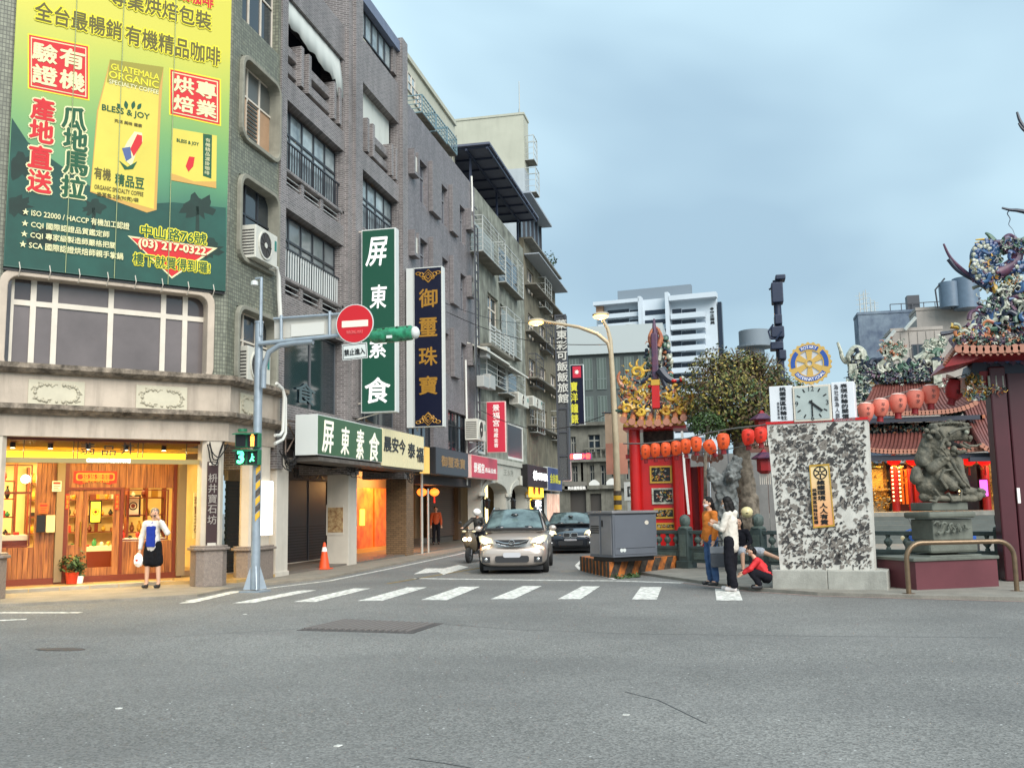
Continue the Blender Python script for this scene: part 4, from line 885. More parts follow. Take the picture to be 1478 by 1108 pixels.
t=boxsign('shop_sign',LW,u0,u1,z0_,z1_,hs-.62,hs,M_sgr2,M_case,'long olive green box sign with four white brush characters over the pavement')
for ch,x0,x1,y,h in(('屏',465,481,630,45),('東',492,504,636,39),('素',514,525,641,42),('食',533,547,645,40)):TX(LW,ch,x0,x1,y,h,hs,mat('cream_letters',S(246,240,220,.95),emit=.1,ecol=(1,1,.9)),t,bold=.016,shear=.12)
u2,u3=LW.at(552.5,hs,650),LW.at(612,hs,650);cz0,cz1=LW.z(553,672,hs),LW.z(553,617,hs)
t=thing('shop_sign',LW.P((u2+u3)/2,hs,cz0),'cream corrugated sign with five black brush characters right of the olive green sign','sign')
M_corr=mat('cream_corrugated',S(232,222,180,.9),rough=.5)
MB().fb(LW,u2,u3,hs-.3,hs-.06,cz0,cz1).B('back_panel',M_corr,t);n_=22
for i in range(n_):a_=u2+(u3-u2)*i/n_;MB().fb(LW,a_+.02,a_+(u3-u2)/n_-.02,hs-.06,hs,cz0+.01,cz1-.01).B('rib',M_corr,t)
for ch,x0,x1,y in(('晨',554,565,641),('安',566,575,642),('今',576,585,645),('泰',589,599,650),('福',601,611,656)):TX(LW,ch,x0,x1,y,21,hs+.004,M_black,t,bold=.02)
t=thing('sign_canopy',LW.P(28,.4,3),'grey steel canopy with hanging cables under the long shop signs','canopy')
MB().fb(LW,U(412,660),u3,-.6,hs-.05,z0_-.14,z0_-.04).B('deck',mat('grimy_grey_metal',S(120,112,104,.8),rough=.7,var=.5,vs=4),t)
MB().fb(LW,U(412,660),u3,-.5,-.02,zpl-.02,z0_-.14).B('beam',mat('pale_beam',S(190,182,168,.8),var=.3,vs=2,streak=.3),t)
fa,fc=LW.at(422,.15,620),LW.at(436,.9,620)
for p0,p1 in(((414,608),(436,652)),((437,610),(414,652)),((412,606),(440,611)),((412,606),(412,656)),((437,611),(438,656))):
 A_,C_=LW.px(*p0,.15),LW.px(*p1,.15);MB().cyl(LW.P(A_[0],.15,A_[1]),LW.P(C_[0],.15,C_[1]),.02,n=6).B('truss_bar',mat('rusty_steel',S(134,116,104,.8),rough=.7,var=.4,vs=8),t)
M_cab=mat('black_cable',S(30,28,28),rough=.6)
rc=random.Random(11)
def cables(name,F,x0,x1,y,d,n,par=None,lab=None,sag=.35,m_=None):
 t_=par or thing(name,F.P(*F.px((x0+x1)/2,y,d)[:1],d,F.px((x0+x1)/2,y,d)[1]),lab,'cable')
 for i in range(n):
  a,z=F.px(x0+rc.uniform(-4,4),y+rc.uniform(-5,5),d);c,z2_=F.px(x1+rc.uniform(-4,4),y+rc.uniform(-5,5),d);s_=rc.uniform(.3,1)*sag
  MB().tube([F.P(a+(c-a)*k/10,d+.05*math.sin(k*1.3+i),z+(z2_-z)*k/10-s_*math.sin(math.pi*k/10))for k in range(11)],rc.uniform(.008,.016),5).B('cable',m_ or M_cab,t_)
 return t_
cables('cable_bundle',LW,408,430,652,.3,9,lab='tangle of black cables at the end of the canopy above the white pillar',sag=.5)
cables('cable_bundle',LW,500,520,664,.2,8,lab='dark tangled cables on top of the wide pale pillar',sag=.6)
cables('cable_bundle',LW,585,600,668,.3,9,lab='dark cable tangle above the brown tiled pillar',sag=.7)
cables('cable_bundle',CF,300,326,636,.1,3,lab='looping black cables feeding the vertical wooden sign',sag=.6)
t=thing('shop_sign',LW.P(LW.at(615,.6),.5,3),'narrow yellow panel edged in black at the end of the corrugated sign','sign')
MB().fb(LW,LW.at(613.5,.5,660),LW.at(620,.5,660),.3,.5,LW.z(616,683,.5),LW.z(616,645,.5)).B('panel',mat('amber_panel',S(236,196,110,.9),emit=.25,ecol=S(255,190,90)),t)
hd=.55
t=boxsign('shop_sign',LW,LW.at(629,hd,670),LW.at(676,hd,670),LW.z(629,684,hd),LW.z(629,644.5,hd),hd-.5,hd,mat('charcoal_face',S(56,60,66,.9),rough=.4),mat('charcoal_case',S(40,42,46),rough=.5),'charcoal box sign with four gold characters below the navy vertical sign')
TX(LW,'御璽珠寶',637,671,667.5,15,hd,mat('dull_gold',S(160,124,72,.9),rough=.4),t,bold=.015,)
MB().fb(LW,LW.at(612,.2,650),LW.at(684,.2,650),-.5,.05,LW.z(629,684,hd)-.35,LW.z(629,684,hd)-.02).B('fascia',mat('dark_fascia',S(50,42,40)),t)
def lantern_round(name,p,r,lab,m_,grp=None,tas=.3):
 t=thing(name,p,lab,'lantern',grp)
 b=MB();n_,k_=20,10;vs=[];pr=[]
 for i in range(k_+1):
  a=-math.pi/2+math.pi*i/k_;pr.append((max(r*math.cos(a),.3*r),r*.8*math.sin(a)))
 b.lathe(p,pr,n_)
 for v in range(len(b.v)):
  x,y,z=b.v[v];a=math.atan2(y-p[1],x-p[0]);f=1-.05*abs(math.cos(a*5));b.v[v]=(p[0]+(x-p[0])*f,p[1]+(y-p[1])*f,z)
 b.B('shade',m_,t,smooth=True)
 MB().lathe(V(p)+V((0,0,r*.76)),[(.3*r,0),(.3*r,.08*r),(.2*r,.14*r)],12).B('cap',M_gold,t);MB().lathe(V(p)-V((0,0,r*.9)),[(.2*r,0),(.3*r,.06*r),(.3*r,.14*r)],12).B('collar',M_gold,t)
 MB().cyl(V(p)-V((0,0,r*.9)),V(p)-V((0,0,r*.9+tas)),.03,.045,n=8).B('tassel',M_red,t)
 MB().cyl(V(p)+V((0,0,r*.9)),V(p)+V((0,0,r*.9+.25)),.006,n=5).B('cord',M_cab,t)
 return t
M_lan_o=mat('lit_orange_lantern',S(255,140,60),rough=.5,emit=1.6,ecol=S(255,120,40))
for x,s_ in((609,'left'),(627,'right')):
 u,z=LW.px(x,710,-.3);lantern_round('paper_lantern',LW.P(u,-.3,z),.19,s_+' one of the two small glowing orange lanterns in the dark arcade',M_lan_o,'orange arcade lanterns',.25)
light('lantern_light','POINT',LW.P(LW.at(618,-.3),-.3,2.3),14,(1,.45,.15),.2)
t=thing('door_curtain',LW.P(LW.at(618,-.6),-.6,2.7),'dark red cloth hanging in front of the arcade opening','curtain')
MB().fb(LW,LW.at(612,-.6,690),LW.at(625,-.6,690),-.62,-.6,LW.z(618,702,-.6),LW.z(618,686,-.6)).B('cloth',mat('dark_red_cloth',S(120,34,28,.8)),t)
ub_,uc_=LW.at(613,-2.6,750),LW.at(684,-2.6,750)
t=thing('roller_shutter',LW.P(38,-2.6,.1),'brown closed roller shutter behind the orange lanterns','shutter')
sa,sb=LW.at(621,-2.5,750),LW.at(656,-2.5,750)
for i in range(24):MB().fb(LW,sa,sb,-2.55-.02*(i%2),-2.5,.35+i*.1,.35+i*.1+.085).B('slat',mat('brown_slat',S(112,88,76,.8),rough=.45,rand=.2),t)
MB().fb(LW,sb,sb+.5,-2.6,-2.3,.1,3.4).B('post',mat('brown_lintel',S(110,84,60,.8)),t);MB().fb(LW,sa-2.8,sb+3,-2.7,-2.3,2.75,3.6).B('lintel',mat('beige_render',S(186,170,140,.8)),t)
MB().fb(LW,LW.at(605,-2.6),sb+3,-2.9,-2.6,0,.34).B('step',mat('grey_step',S(110,104,98,.8)),t)
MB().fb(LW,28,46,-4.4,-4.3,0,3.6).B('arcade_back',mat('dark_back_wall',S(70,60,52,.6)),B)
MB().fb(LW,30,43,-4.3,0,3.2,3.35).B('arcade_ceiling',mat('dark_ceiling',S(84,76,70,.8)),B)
M_box=tiles('box_tiles',S(142,136,136,.8),S(98,94,96,.8),w=.22,h=.07,var=.3,streak=.2)
C=thing('office_building',LW.P(37,0,0),'grey purple tiled building with protruding tile boxes between narrow windows','building')
uc0,uc1=U(584.5),U(685)
zr=LW.z(660,240)
zl2=LW.z(660,664,0)
holes=[]
z_f=[LW.z(640,y)for y in(268,372,478)]
fhc=(z_f[0]-z_f[2])/2;hwin=LW.z(640,268)-LW.z(640,324)
wins=[]
for f in range(3):
 zt_=z_f[0]-f*fhc
 for x0,x1 in((606.5,617),(638,646.5),(664,671.5)):wins.append((U(x0,330),U(x1,330),zt_-hwin,zt_))
w2=(U(647,620),U(675,620),LW.z(650,652),LW.z(650,592));w3=(U(590,620),U(626,640),LW.z(620,657),LW.z(620,602))
wall_holes(LW,uc0,uc1,zl2,zr,-.4,0,wins+[w2,w3]).B('front_wall',M_btile2,C)
MB().fb(LW,uc0,uc1,-11,-.42,3.4,zr-.3).B('body',M_slabc,C)
for w_ in wins:window(LW,C,*w_,-.22,1,[2.2,1],mat('grey_window_frame',S(120,122,126),rough=.5),mat('dim_grey_glass',S(96,100,112,.7),rough=.15,rand=.4),fw=.06)
window(LW,C,*w2,-.2,3,[2,1],M_dkframe,M_gdark,fw=.06);window(LW,C,*w3,-.2,3,1,M_dkframe,M_gdark,fw=.06)
for f in range(3):
 zt_=z_f[0]-f*fhc
 for x0,x1 in((618,638),(647,663)):
  a,c=LW.at(x0+7,.17,330),LW.at(x1,.17,330);MB().fb(LW,a,c,.002,.17,zt_-hwin-.05,zt_+.32).B('tile_box',M_box,C,bevel=.01)
 for x0 in(592,673):
  a=LW.at(x0+7,.25,330);c=a+.62;zb_=zt_-.95 if x0==592 else zt_-.75
  b=MB().fb(LW,a,a+.14,.002,.24,zb_,zb_+.85).fb(LW,c-.14,c,.002,.24,zb_,zb_+.85).fb(LW,a,c,.002,.25,zb_-.12,zb_);b.B('window_unit_shelf',M_box,C)
  MB().fb(LW,a+.16,c-.16,.0,.2,zb_+.02,zb_+.62).B('window_unit',M_ac,C,bevel=.01)
for(x,ya,yb)in((586,140,205),(681,255,320),(673,520,700)):
 u=U(x,(ya+yb)/2,.06);MB().tube([LW.P(u,.06,LW.z(x,ya,.06)),LW.P(u+.04,.07,LW.z(x,(ya+yb)/2,.06)),LW.P(u,.06,LW.z(x,yb,.06))],.045,8).B('drain_pipe',mat('white_pvc',S(225,224,216,.85),rough=.4),C,smooth=True)
D=thing('arcade_building',LW.P(48,0,0),'grimy narrow building with window cages, a tin roof on its terrace and two arches below','building')
M_grime=mat('grimy_green_render',S(168,172,158,.75),rough=.85,var=.5,vs=1.2,streak=.85,bump=.2,col2=S(96,96,88,.8))
M_grime2=mat('grimy_grey_render',S(150,146,134,.7),rough=.85,var=.45,vs=1.5,streak=.8,bump=.3)
M_lstone=mat('pale_arch_stone',S(196,194,182,.8),rough=.8,var=.15,vs=2,streak=.15)
ud0,ud1=uc1+.02,U(757,450)
zdr=LW.z(705,325);zarch=LW.z(700,666);
zpar0=LW.z(686,272)
hd_=[]
f1=(U(704,440),U(719,440),LW.z(712,476),LW.z(712,428));f2=(U(722,450),U(728,450),LW.z(725,480),LW.z(725,440))
f3=(U(690,640),U(703,640),LW.z(697,655),LW.z(697,605));f4=(U(733,640),U(756,640),LW.z(745,664),LW.z(745,612))
wall_holes(LW,ud0,ud1,zarch,zpar0,-.35,0,[f1,f2,f3,f4]).B('front_wall',M_grime,D)
window(LW,D,*f1,-.2,2,[1.6,1],M_alu,M_gdark,fw=.08);window(LW,D,*f2,-.2,1,2,M_alu,M_gdark,fw=.06);window(LW,D,*f3,-.15,1,2,mat('white_frame',S(225,225,218,.85)),M_gdark,fw=.25);window(LW,D,*f4,-.1,1,1,mat('white_frame',S(225,225,218,.85)),mat('dark_plum_panel',S(56,50,58,.8),rough=.3),fw=.28)
MB().fb(LW,ud0,ud1,-11,-.36,3,zpar0-.4).B('body',M_grime2,D)
rz0,rz1=LW.z(655,239,0),LW.z(763,316,.9)
rf=MB().fb(LW,ud0-.8,ud1+.1,-2.2,.95,zpar0+1.75,zpar0+1.85).B('tin_roof',mat('blue_grey_tin',S(104,110,130,.75),rough=.5,var=.2),D)
for i in range(9):u=ud0-.6+(ud1-ud0+.6)*i/8;MB().fb(LW,u,u+.08,-2.2,.93,zpar0+1.66,zpar0+1.748).B('purlin',mat('dark_blue_steel',S(50,60,84,.8),rough=.5),rf)
for d in(-.2,.8):MB().fb(LW,ud0-.7,ud1,d-.05,d+.05,zpar0+1.56,zpar0+1.658).B('rafter',mat('dark_blue_steel',S(50,60,84,.8)),rf)
for u in(ud0+.2,(ud0+ud1)/2,ud1-.4):MB().fb(LW,u,u+.1,-.3,-.2,zpar0-.01,zpar0+1.6).B('post',mat('dark_blue_steel',S(50,60,84,.8)),D)
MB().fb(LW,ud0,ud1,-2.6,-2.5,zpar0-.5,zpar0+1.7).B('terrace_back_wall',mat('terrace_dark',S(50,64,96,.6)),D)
M_bar=mat('pale_cage_bar',S(196,200,196,.8),rough=.5,var=.2);M_bard=mat('dark_cage_bar',S(64,66,72),rough=.5)
def cage(F,u0,u1,z0,z1,dep,nv,nh,m_,par,name='window_cage',back=None,base=0.0):
 b=MB();r=.022
 o=MB()
 for(a,c)in((u0,u1),):
  for z in(z0,z1):b.fb(F,u0,u1,base+dep-r,base+dep+r,z-r,z+r)
  for u in(u0,u1):
   b.fb(F,u-r,u+r,base+dep-r,base+dep+r,z0,z1)
   for z in(z0,z1):b.fb(F,u-r,u+r,base,base+dep,z-r,z+r)
 f=b.B(name,m_,par)
 for i in range(1,nh):z=z0+(z1-z0)*i/nh;MB().fb(F,u0,u1,base+dep-.012,base+dep+.012,z-.014,z+.014).B('bar',m_,f)
 for i in range(1,nv):u=u0+(u1-u0)*i/nv;MB().fb(F,u-.012,u+.012,base+dep+.013,base+dep+.03,z0,z1).B('bar',m_,f)
 for i in range(1,nh):z=z0+(z1-z0)*i/nh;MB().fb(F,u0-.012,u0+.012,base,base+dep,z-.014,z+.014).B('bar',m_,f)
 MB().fb(F,u0,u1,base,base+dep,z0-.05,z0-.023).B('cage_floor',M_grime2,f)
 if back:MB().fb(F,u0+.05,u1-.05,base+.01,base+.04,z0+.1,z1-.05).B('backing',back,f)
 return f
M_fr=mat('frosted_backing',S(176,186,184,.75),rough=.6,var=.3,vs=3)
cage(LW,U(697,360,.6),U(729,370,.6),LW.z(713,378,.6),LW.z(713,330,.6),.6,3,8,M_bar,D,back=M_fr)
cage(LW,U(730,390,.4),U(755,400,.4),LW.z(742,418,.4),LW.z(742,368,.4),.4,3,7,M_bar,D,back=M_gdark)
cage(LW,U(703,560,.5),U(731,570,.5),LW.z(716,556,.5),LW.z(716,516,.5),.5,2,5,M_bar,D,back=M_fr)
cage(LW,U(733,570,.5),U(758,575,.5),LW.z(745,573,.5),LW.z(745,534,.5),.5,2,5,M_bar,D,back=M_gdark)
cage(LW,U(731,460,.3),U(752,470,.3),LW.z(741,512,.3),LW.z(741,452,.3),.3,2,6,M_bar,D,back=M_fr)
ba,bc=U(705,490,.55),U(738,500,.55);bz=LW.z(720,505,.55)
MB().fb(LW,ba,bc,0,.7,bz-.12,bz).B('balcony_floor',M_grime2,D)
for i in range(5):MB().fb(LW,ba,bc,.64,.67,bz+.12+i*.17,bz+.19+i*.17).B('rail_slat',M_bar,D)
for i in range(6):u=ba+(bc-ba)*i/5;MB().fb(LW,u-.03,u+.03,.6,.68,bz,bz+.95).B('rail_post',M_bar,D)
for x0,y0,x1,y1,d in((703,505,736,523,.9),(736,526,763,545,.9)):
 a,za=LW.px(x0,y0,d);c,zc_=LW.px(x1,y1,d);zz=(za+zc_)/2
 MB().add([LW.P(a,0,zz+.35),LW.P(c,0,zz+.35),LW.P(c,d,zz),LW.P(a,d,zz),LW.P(a,0,zz+.28),LW.P(c,0,zz+.28),LW.P(c,d,zz-.09),LW.P(a,d,zz-.09)],[(0,1,2,3),(7,6,5,4),(0,3,7,4),(1,5,6,2),(3,2,6,7),(0,4,5,1)]).B('awning',M_ac,D)
t=thing('utility_riser',LW.P(ud0-.3,.4,6),'dark steel ladder frame with meters and conduits between the grey purple and the grimy building','utility riser')
ra=U(688,500,.45)
for u in(ra,ra+.5):MB().fb(LW,u-.03,u+.03,.4,.46,4.2,LW.z(690,330,.45)).B('rail',M_bard,t)
for i in range(26):z=4.6+i*.42;MB().fb(LW,ra+.03,ra+.47,.41,.44,z,z+.04).B('rung',M_bard,t)
for k,x in enumerate((690,694,699)):MB().tube([LW.P(ra+.1+k*.13,.36,z+.0)+V((0.03*math.sin(z*2+k),0,0))for z in[4.3+q*.8 for q in range(13)]],.03,6).B('conduit',M_bar if k!=1 else M_cab,t)
for(x0,x1,y0,y1)in((689,697,542,558),(698,706,540,560),(694,699,500,515)):MB().fb(LW,U(x0,550,.5),U(x1,550,.5),.46,.8,LW.z((x0+x1)/2,y1,.6),LW.z((x0+x1)/2,y0,.6)).B('meter_box',mat('grey_box',S(176,178,174,.8),rough=.5),t,bevel=.02)
ac_unit(LW,U(743,575,.5),U(758,580,.5),.2,.7,LW.z(750,586,.5),LW.z(750,569,.5),'white air conditioner under the second grey cage of the grimy building')
ac_unit(LW,U(765,583,.4),U(778,583,.4),.1,.6,LW.z(770,588,.4),LW.z(770,574,.4),'white air conditioner on a bracket at the far grimy building')
ac_unit(LW,U(681,625,.5),U(693,625,.5),.2,.75,LW.z(687,636,.5),LW.z(687,606,.5),'large white air conditioner on a steel bracket left of the red vertical sign')
t=thing('steel_bracket',LW.P(U(687,640,.5),.5,4),'rusty steel bracket under the large white air conditioner','bracket')
for p0,p1 in(((678,638),(697,641)),((678,652),(694,640)),((686,652),(698,640))):A_,C_=LW.px(*p0,.5),LW.px(*p1,.5);MB().cyl(LW.P(A_[0],.5,A_[1]),LW.P(C_[0],.5,C_[1]),.025,n=6).B('bar',M_bar,t)
zi=LW.z(724,752);zimp=LW.z(712,711);zat=LW.z(712,699)
aa=[(U(693,735),U(727,735)),(U(734,735),U(757,735))]
zsp0,ztopa=LW.z(727,712),LW.z(712,697)
def arch_wall(F,u0,u1,z1,arches,d0,d1,m_,par):
 us=[u0];b=MB();mm=F.mat(0,0,0)
 for i,(a,c)in enumerate(arches):
  b.fb(F,us[-1],a,d0,d1,.04,z1);r=(c-a)/2;n_=12;cu=(a+c)/2;hz=(ztopa-zsp0)
  for k in range(n_):
   t0,t1=math.pi-math.pi*k/n_,math.pi-math.pi*(k+1)/n_
   x0,y0,x1,y1=cu+r*math.cos(t0),zsp0+hz*math.sin(t0),cu+r*math.cos(t1),zsp0+hz*math.sin(t1)
   b.prism([(x0,y0),(x1,y1),(x1,z1),(x0,z1)],d0,d1,mm)
  us.append(c)
 b.fb(F,us[-1],u1,d0,d1,.04,z1);return b.B('arch_wall',m_,par)
arch_wall(LW,ud0,ud1+.1,zarch-.02,aa,-.5,.12,M_lstone,D)
MB().fb(LW,ud0,ud1+.1,-.4,.2,zarch-.02,zarch+.22).B('string_course',M_lstone,D)
for i,(a,c)in enumerate(aa):
 cu,r=(a+c)/2,(c-a)/2;n_=12;po=[(cu+(r+.28)*math.cos(math.pi-math.pi*k/n_),zsp0+(ztopa-zsp0+.28)*math.sin(math.pi*k/n_))for k in range(n_+1)];pi_=[(cu+r*math.cos(math.pi-math.pi*k/n_),zsp0+(ztopa-zsp0)*math.sin(math.pi*k/n_))for k in range(n_+1)]
 for k in range(n_):MB().prism([po[k],po[k+1],pi_[k+1],pi_[k]],.122,.2,LW.mat(0,0,0)).B('arch_stone',M_lstone,D,bevel=.01)
 MB().fb(LW,cu-.12,cu+.12,.2,.32,ztopa+.0,ztopa+.5).B('keystone',M_lstone,D,bevel=.03)
 MB().fb(LW,a+.05,c+3,-3.2,-3.1,.04,3.6).B('arcade_wall',mat('beige_inner_wall',S(176,150,120,.8),var=.2,streak=.3),D)
for u in(aa[0][0]-.35,aa[0][1]+.35,aa[1][1]+.3):
 MB().fb(LW,u-.42,u+.42,.12,.26,zsp0-.18,zsp0).B('capital',M_lstone,D,bevel=.03)
 w_=thing('wall_lantern',LW.P(u,.4,zsp0-.5),['black wall lantern on the left pier of the arches','black wall lantern on the pier between the two arches','black wall lantern on the right pier of the arches'][[aa[0][0]-.35,aa[0][1]+.35,aa[1][1]+.3].index(u)],'lantern','wall lanterns on the arches')
 MB().lathe(LW.P(u,.42,zsp0-.75),[(.05,0),(.12,.1),(.14,.35),(.17,.37),(.03,.5)],6).B('housing',M_black,w_);MB().tube([LW.P(u,.12,zsp0-.35),LW.P(u,.3,zsp0-.2),LW.P(u,.42,zsp0-.26)],.02,6).B('arm',M_black,w_)
TX(LW,'王水秀',727,741,682,9,.125,mat('faded_letters',S(150,150,140,.8)),D,bold=0)
MB().fb(LW,U(700,740),U(703,740),.0,.05,.4,3.0).B('lit_strip',mat('warm_strip',S(255,230,160),emit=1.5,ecol=S(255,225,150)),D)
M_crim=mat('sign_crimson',S(206,52,74,.9),rough=.35);M_pfr=mat('pink_frame',S(232,196,190,.85))
t,F3,w3_,za,zb_=blade('blade_sign',702,730,579,653,.5,.15,M_crim,M_pfr,'narrow red vertical sign with white brush characters beside the dark plum panels')
M_wl=mat('white_letters',S(250,246,240,.95))
TX(F3,'景福宮',711,721,0,0,0,M_wl,t,vertical=True,y0=583,y1=616,bold=.01);TX(F3,'地藏金香',713,719,0,0,0,M_wl,t,vertical=True,y0=617,y1=646,bold=.01)
for z in(za+.2,zb_-.02):MB().cyl(F3.P(-.5,-.1,z),F3.P(0,-.1,z),.02,n=6).B('bracket',M_bar,t)
hd=.5
t=boxsign('shop_sign',LW,LW.at(681,hd,675),LW.at(718,hd,675),LW.z(700,691,hd),LW.z(700,659,hd),hd-.35,hd,M_crim,M_pfr,'red box sign with white brush characters above the left arch')
TX(LW,'景福宮',684,699,675,14,hd,M_wl,t,bold=.018);TX(LW,'香品金紙',700,716,679,7,hd,M_wl,t,bold=.01)
E_=thing('shop_house',LW.P(60,0,0),'grimy grey shop house with signs after the arches','building')
ue0,ue1=ud1+.12,U(803,500)
M_eg=mat('ochre_grime',S(150,142,120,.7),rough=.85,var=.5,vs=1.3,streak=.85,bump=.3)
ez=LW.z(778,372)
hE=[]
for r_ in range(6):
 zz=ez-1.6-r_*2.7
 for k in range(3):
  a=ue0+1.0+k*(ue1-ue0)/3;hE.append((a,a+1.9,zz-1.5,zz))
hE=[h for h in hE if h[2]>LW.z(780,670)]
wall_holes(LW,ue0,ue1,LW.z(780,700),ez,-.3,0,hE).B('front_wall',M_eg,E_)
for i,h in enumerate(hE):window(LW,E_,*h,-.15,2,[1.4,1],M_alu,M_gdark,fw=.08,panes=[M_gdark,mat('dim_grey_glass',S(96,100,112,.7))]);
for i in(1,4,6,9,11):
 if i<len(hE):h=hE[i];cage(LW,h[0]-.2,h[1]+.2,h[2]-.2,h[3]+.2,.45,3,5,M_bar if i%2 else M_bard,E_)
MB().fb(LW,ue0,ue1,-10,-.31,3,ez-.3).B('body',M_grime2,E_)
for k in range(5):z=ez-.1-k*2.75;MB().fb(LW,ue0,ue1,0,.5+.2*(k%2),z,z+.1).B('canopy_slab',M_grime2,E_)
a,c=U(751,350),U(773,350)
MB().fb(LW,ue0,ue1-4,-.4,-.3,ez,ez+2.6).B('terrace_glazing',mat('blue_white_glazing',S(150,170,186,.7),rough=.3,var=.3),E_)
for k in range(6):u=ue0+(ue1-4-ue0)*k/5;MB().fb(LW,u,u+.12,-.3,-.15,ez,ez+2.6).B('post',M_bard,E_)
MB().fb(LW,ue0-.2,ue1-3.6,-1,.5,ez+2.6,ez+2.72).B('tin_roof',mat('pale_tin',S(170,178,186,.75)),E_)
MB().fb(LW,ue0,ue1,.02,.9,ez-1.05,ez-.98).B('ragged_canopy',mat('pale_tin',S(170,178,186,.75)),E_)
t,F4,w4,za,zb_=blade('blade_sign',803,820,455,692,1.6,.3,mat('smoke_panel',S(108,110,112,.7),rough=.5,alpha=.55),M_bard,'tall weathered open steel frame sign with white outlined characters')
fr=MB()
for z in[za+(zb_-za)*k/7 for k in range(8)]:fr.fb(F4,0,w4,.0,.05,z-.05,z+.05)
fr.fb(F4,0,.1,.0,.06,za,zb_).fb(F4,w4-.1,w4,.0,.06,za,zb_);fr.B('steel_frame',M_bard,t)
TX(F4,'藥東彩可飯飯旅館',804,819,0,0,.07,mat('pale_outline_letters',S(215,214,206,.8)),t,vertical=True,y0=460,y1=582,bold=.02)
t,F5,w5,za,zb_=blade('blade_sign',823.5,843,526,613,.9,.3,M_navy,M_case,'navy vertical sign with a red emblem and four yellow green characters')
MB().fb(F5,w5*.2,w5*.82,.002,.02,zb_-(zb_-za)*.22,zb_-(zb_-za)*.03).B('emblem',M_crim,t)
sn=F5.mat(w5*.51,.024,zb_-(zb_-za)*.125);rs=w5*.2
MB().prism([((rs if k%2 else rs*.45)*math.cos(k*math.pi/8),(rs if k%2 else rs*.45)*math.sin(k*math.pi/8))for k in range(16)],0,.01,sn).B('snowflake',M_wl,t)
TX(F5,'寶洋鐘錶',824,834,0,0,.002,mat('lime_letters',S(206,200,60,.9),emit=.15),t,vertical=True,y0=550,y1=612,bold=.02)
t,F6,w6,za,zb_=blade('blade_sign',811,823,617,663,1.2,.2,M_lstone,M_bard,'pale vertical sign with black brush characters under the open frame sign')
TX(F6,'東昇布',812,822,0,0,.002,M_black,t,vertical=True,y0=619,y1=661,bold=.02)
t,F7,w7,za,zb_=blade('blade_sign',812,824,664,694,1.3,.2,mat('plum_face',S(60,46,70,.9)),M_pfr,'small plum vertical sign with a pale rim below the black and white sign')
TX(F7,'布莊行',815,821,0,0,.002,M_pfr,t,vertical=True,y0=667,y1=691,bold=.01)
t=thing('led_sign',F7.P(1.4,-.3,5),'glowing red and violet led ticker sign above the far shopfront','sign')
a,c=F7.at(813,.1,658),F7.at(853,.1,658);z0_,z1_=F7.z(835,663,.1),F7.z(835,654,.1)
MB().fb(F7,a,c,-.15,.08,z0_,z1_).B('case',mat('violet_case',S(120,40,120),rough=.4),t)
TX(F7,'布窗簾沙發',815,852,658.5,7,.09,mat('led_red',S(255,70,60),emit=3.5,ecol=S(255,60,50)),t,bold=.05)
MB().fb(F7,a+(c-a)*.38,a+(c-a)*.66,.1,.12,z0_+.06,z1_-.06).B('bright_cells',mat('led_white',S(235,225,255),emit=3,ecol=S(235,225,255)),t)
hd=.5
t=boxsign('shop_sign',LW,LW.at(762,hd,690),LW.at(790,hd,690),LW.z(775,703,hd),LW.z(775,672,hd),hd-.4,hd,mat('dark_maroon_face',S(50,38,44,.9)),M_black,'dark sign with glowing white lettering after the arches')
TX(LW,'林 HAIR',770,790,687,12,hd,mat('white_lit_letters',(1,1,1),emit=1.6,ecol=(1,1,1)),t,bold=.06)
t=boxsign('shop_sign',LW,LW.at(791,hd,690),LW.at(811,hd,690),LW.z(800,708,hd),LW.z(800,675,hd),hd-.3,hd,mat('slate_blue_face',S(70,84,130,.9)),M_case,'blue sign with yellow characters near the far end of the left shops')
TX(LW,'金飾銀樓',794,809,691,13,hd,mat('lime_letters',S(206,200,60,.9),emit=.15),t,bold=.02)
t=boxsign('shop_sign',LW,LW.at(764,.3,730),LW.at(785,.3,730),LW.z(775,718,.3),LW.z(775,700,.3),.1,.3,M_yel,M_gold,'glowing yellow shop panel under the dark maroon sign')
for x in(771,778):MB().prism([(LW.at(x,.31,709)+.35*math.cos(k*math.pi/6),LW.z(775,708,.31)+.22*math.sin(k*math.pi/6))for k in range(12)],.31,.33,LW.mat(0,0,0)).B('orange_roundel',mat('orange_print',S(220,110,40,.9)),t)
t=boxsign('light_box',LW,LW.at(770,.3,740),LW.at(783,.3,740),LW.z(776,745,.3),LW.z(776,719,.3),.1,.3,M_black,M_yel,'black upright light box with white characters under the yellow panel')
TX(LW,'素食',773,781,0,0,.3,mat('white_lit_letters',(1,1,1),emit=1.6),t,vertical=True,y0=721,y1=742,bold=.05)
t=boxsign('shop_window',LW,LW.at(790,.1,740),LW.at(808,.1,740),.3,LW.z(800,712,.1),-.1,.1,mat('pastel_window',S(240,206,180,.9),emit=.35,var=.5,vs=1.5,col2=S(190,120,100,.9)),M_case,'pastel coloured lit shop window under the blue sign','shop window')
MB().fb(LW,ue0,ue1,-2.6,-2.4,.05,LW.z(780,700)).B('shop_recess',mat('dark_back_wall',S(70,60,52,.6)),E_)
for k in range(4):u=ue0+(ue1-ue0)*k/3;MB().fb(LW,u-.3,u+.1,-.5,0,.04,LW.z(780,700)).B('pillar',M_grime2,E_)
G_=thing('grey_tower_block',LW.P(80,0,0),'plain blue grey windowless block rising behind the grimy shop house','building')
FG=Frame(LW.P(U(803,400)+2,0,0),(1,0));gx0,gx1=FG.at(776,0,420),FG.at(797,0,420);gz=FG.z(788,390)
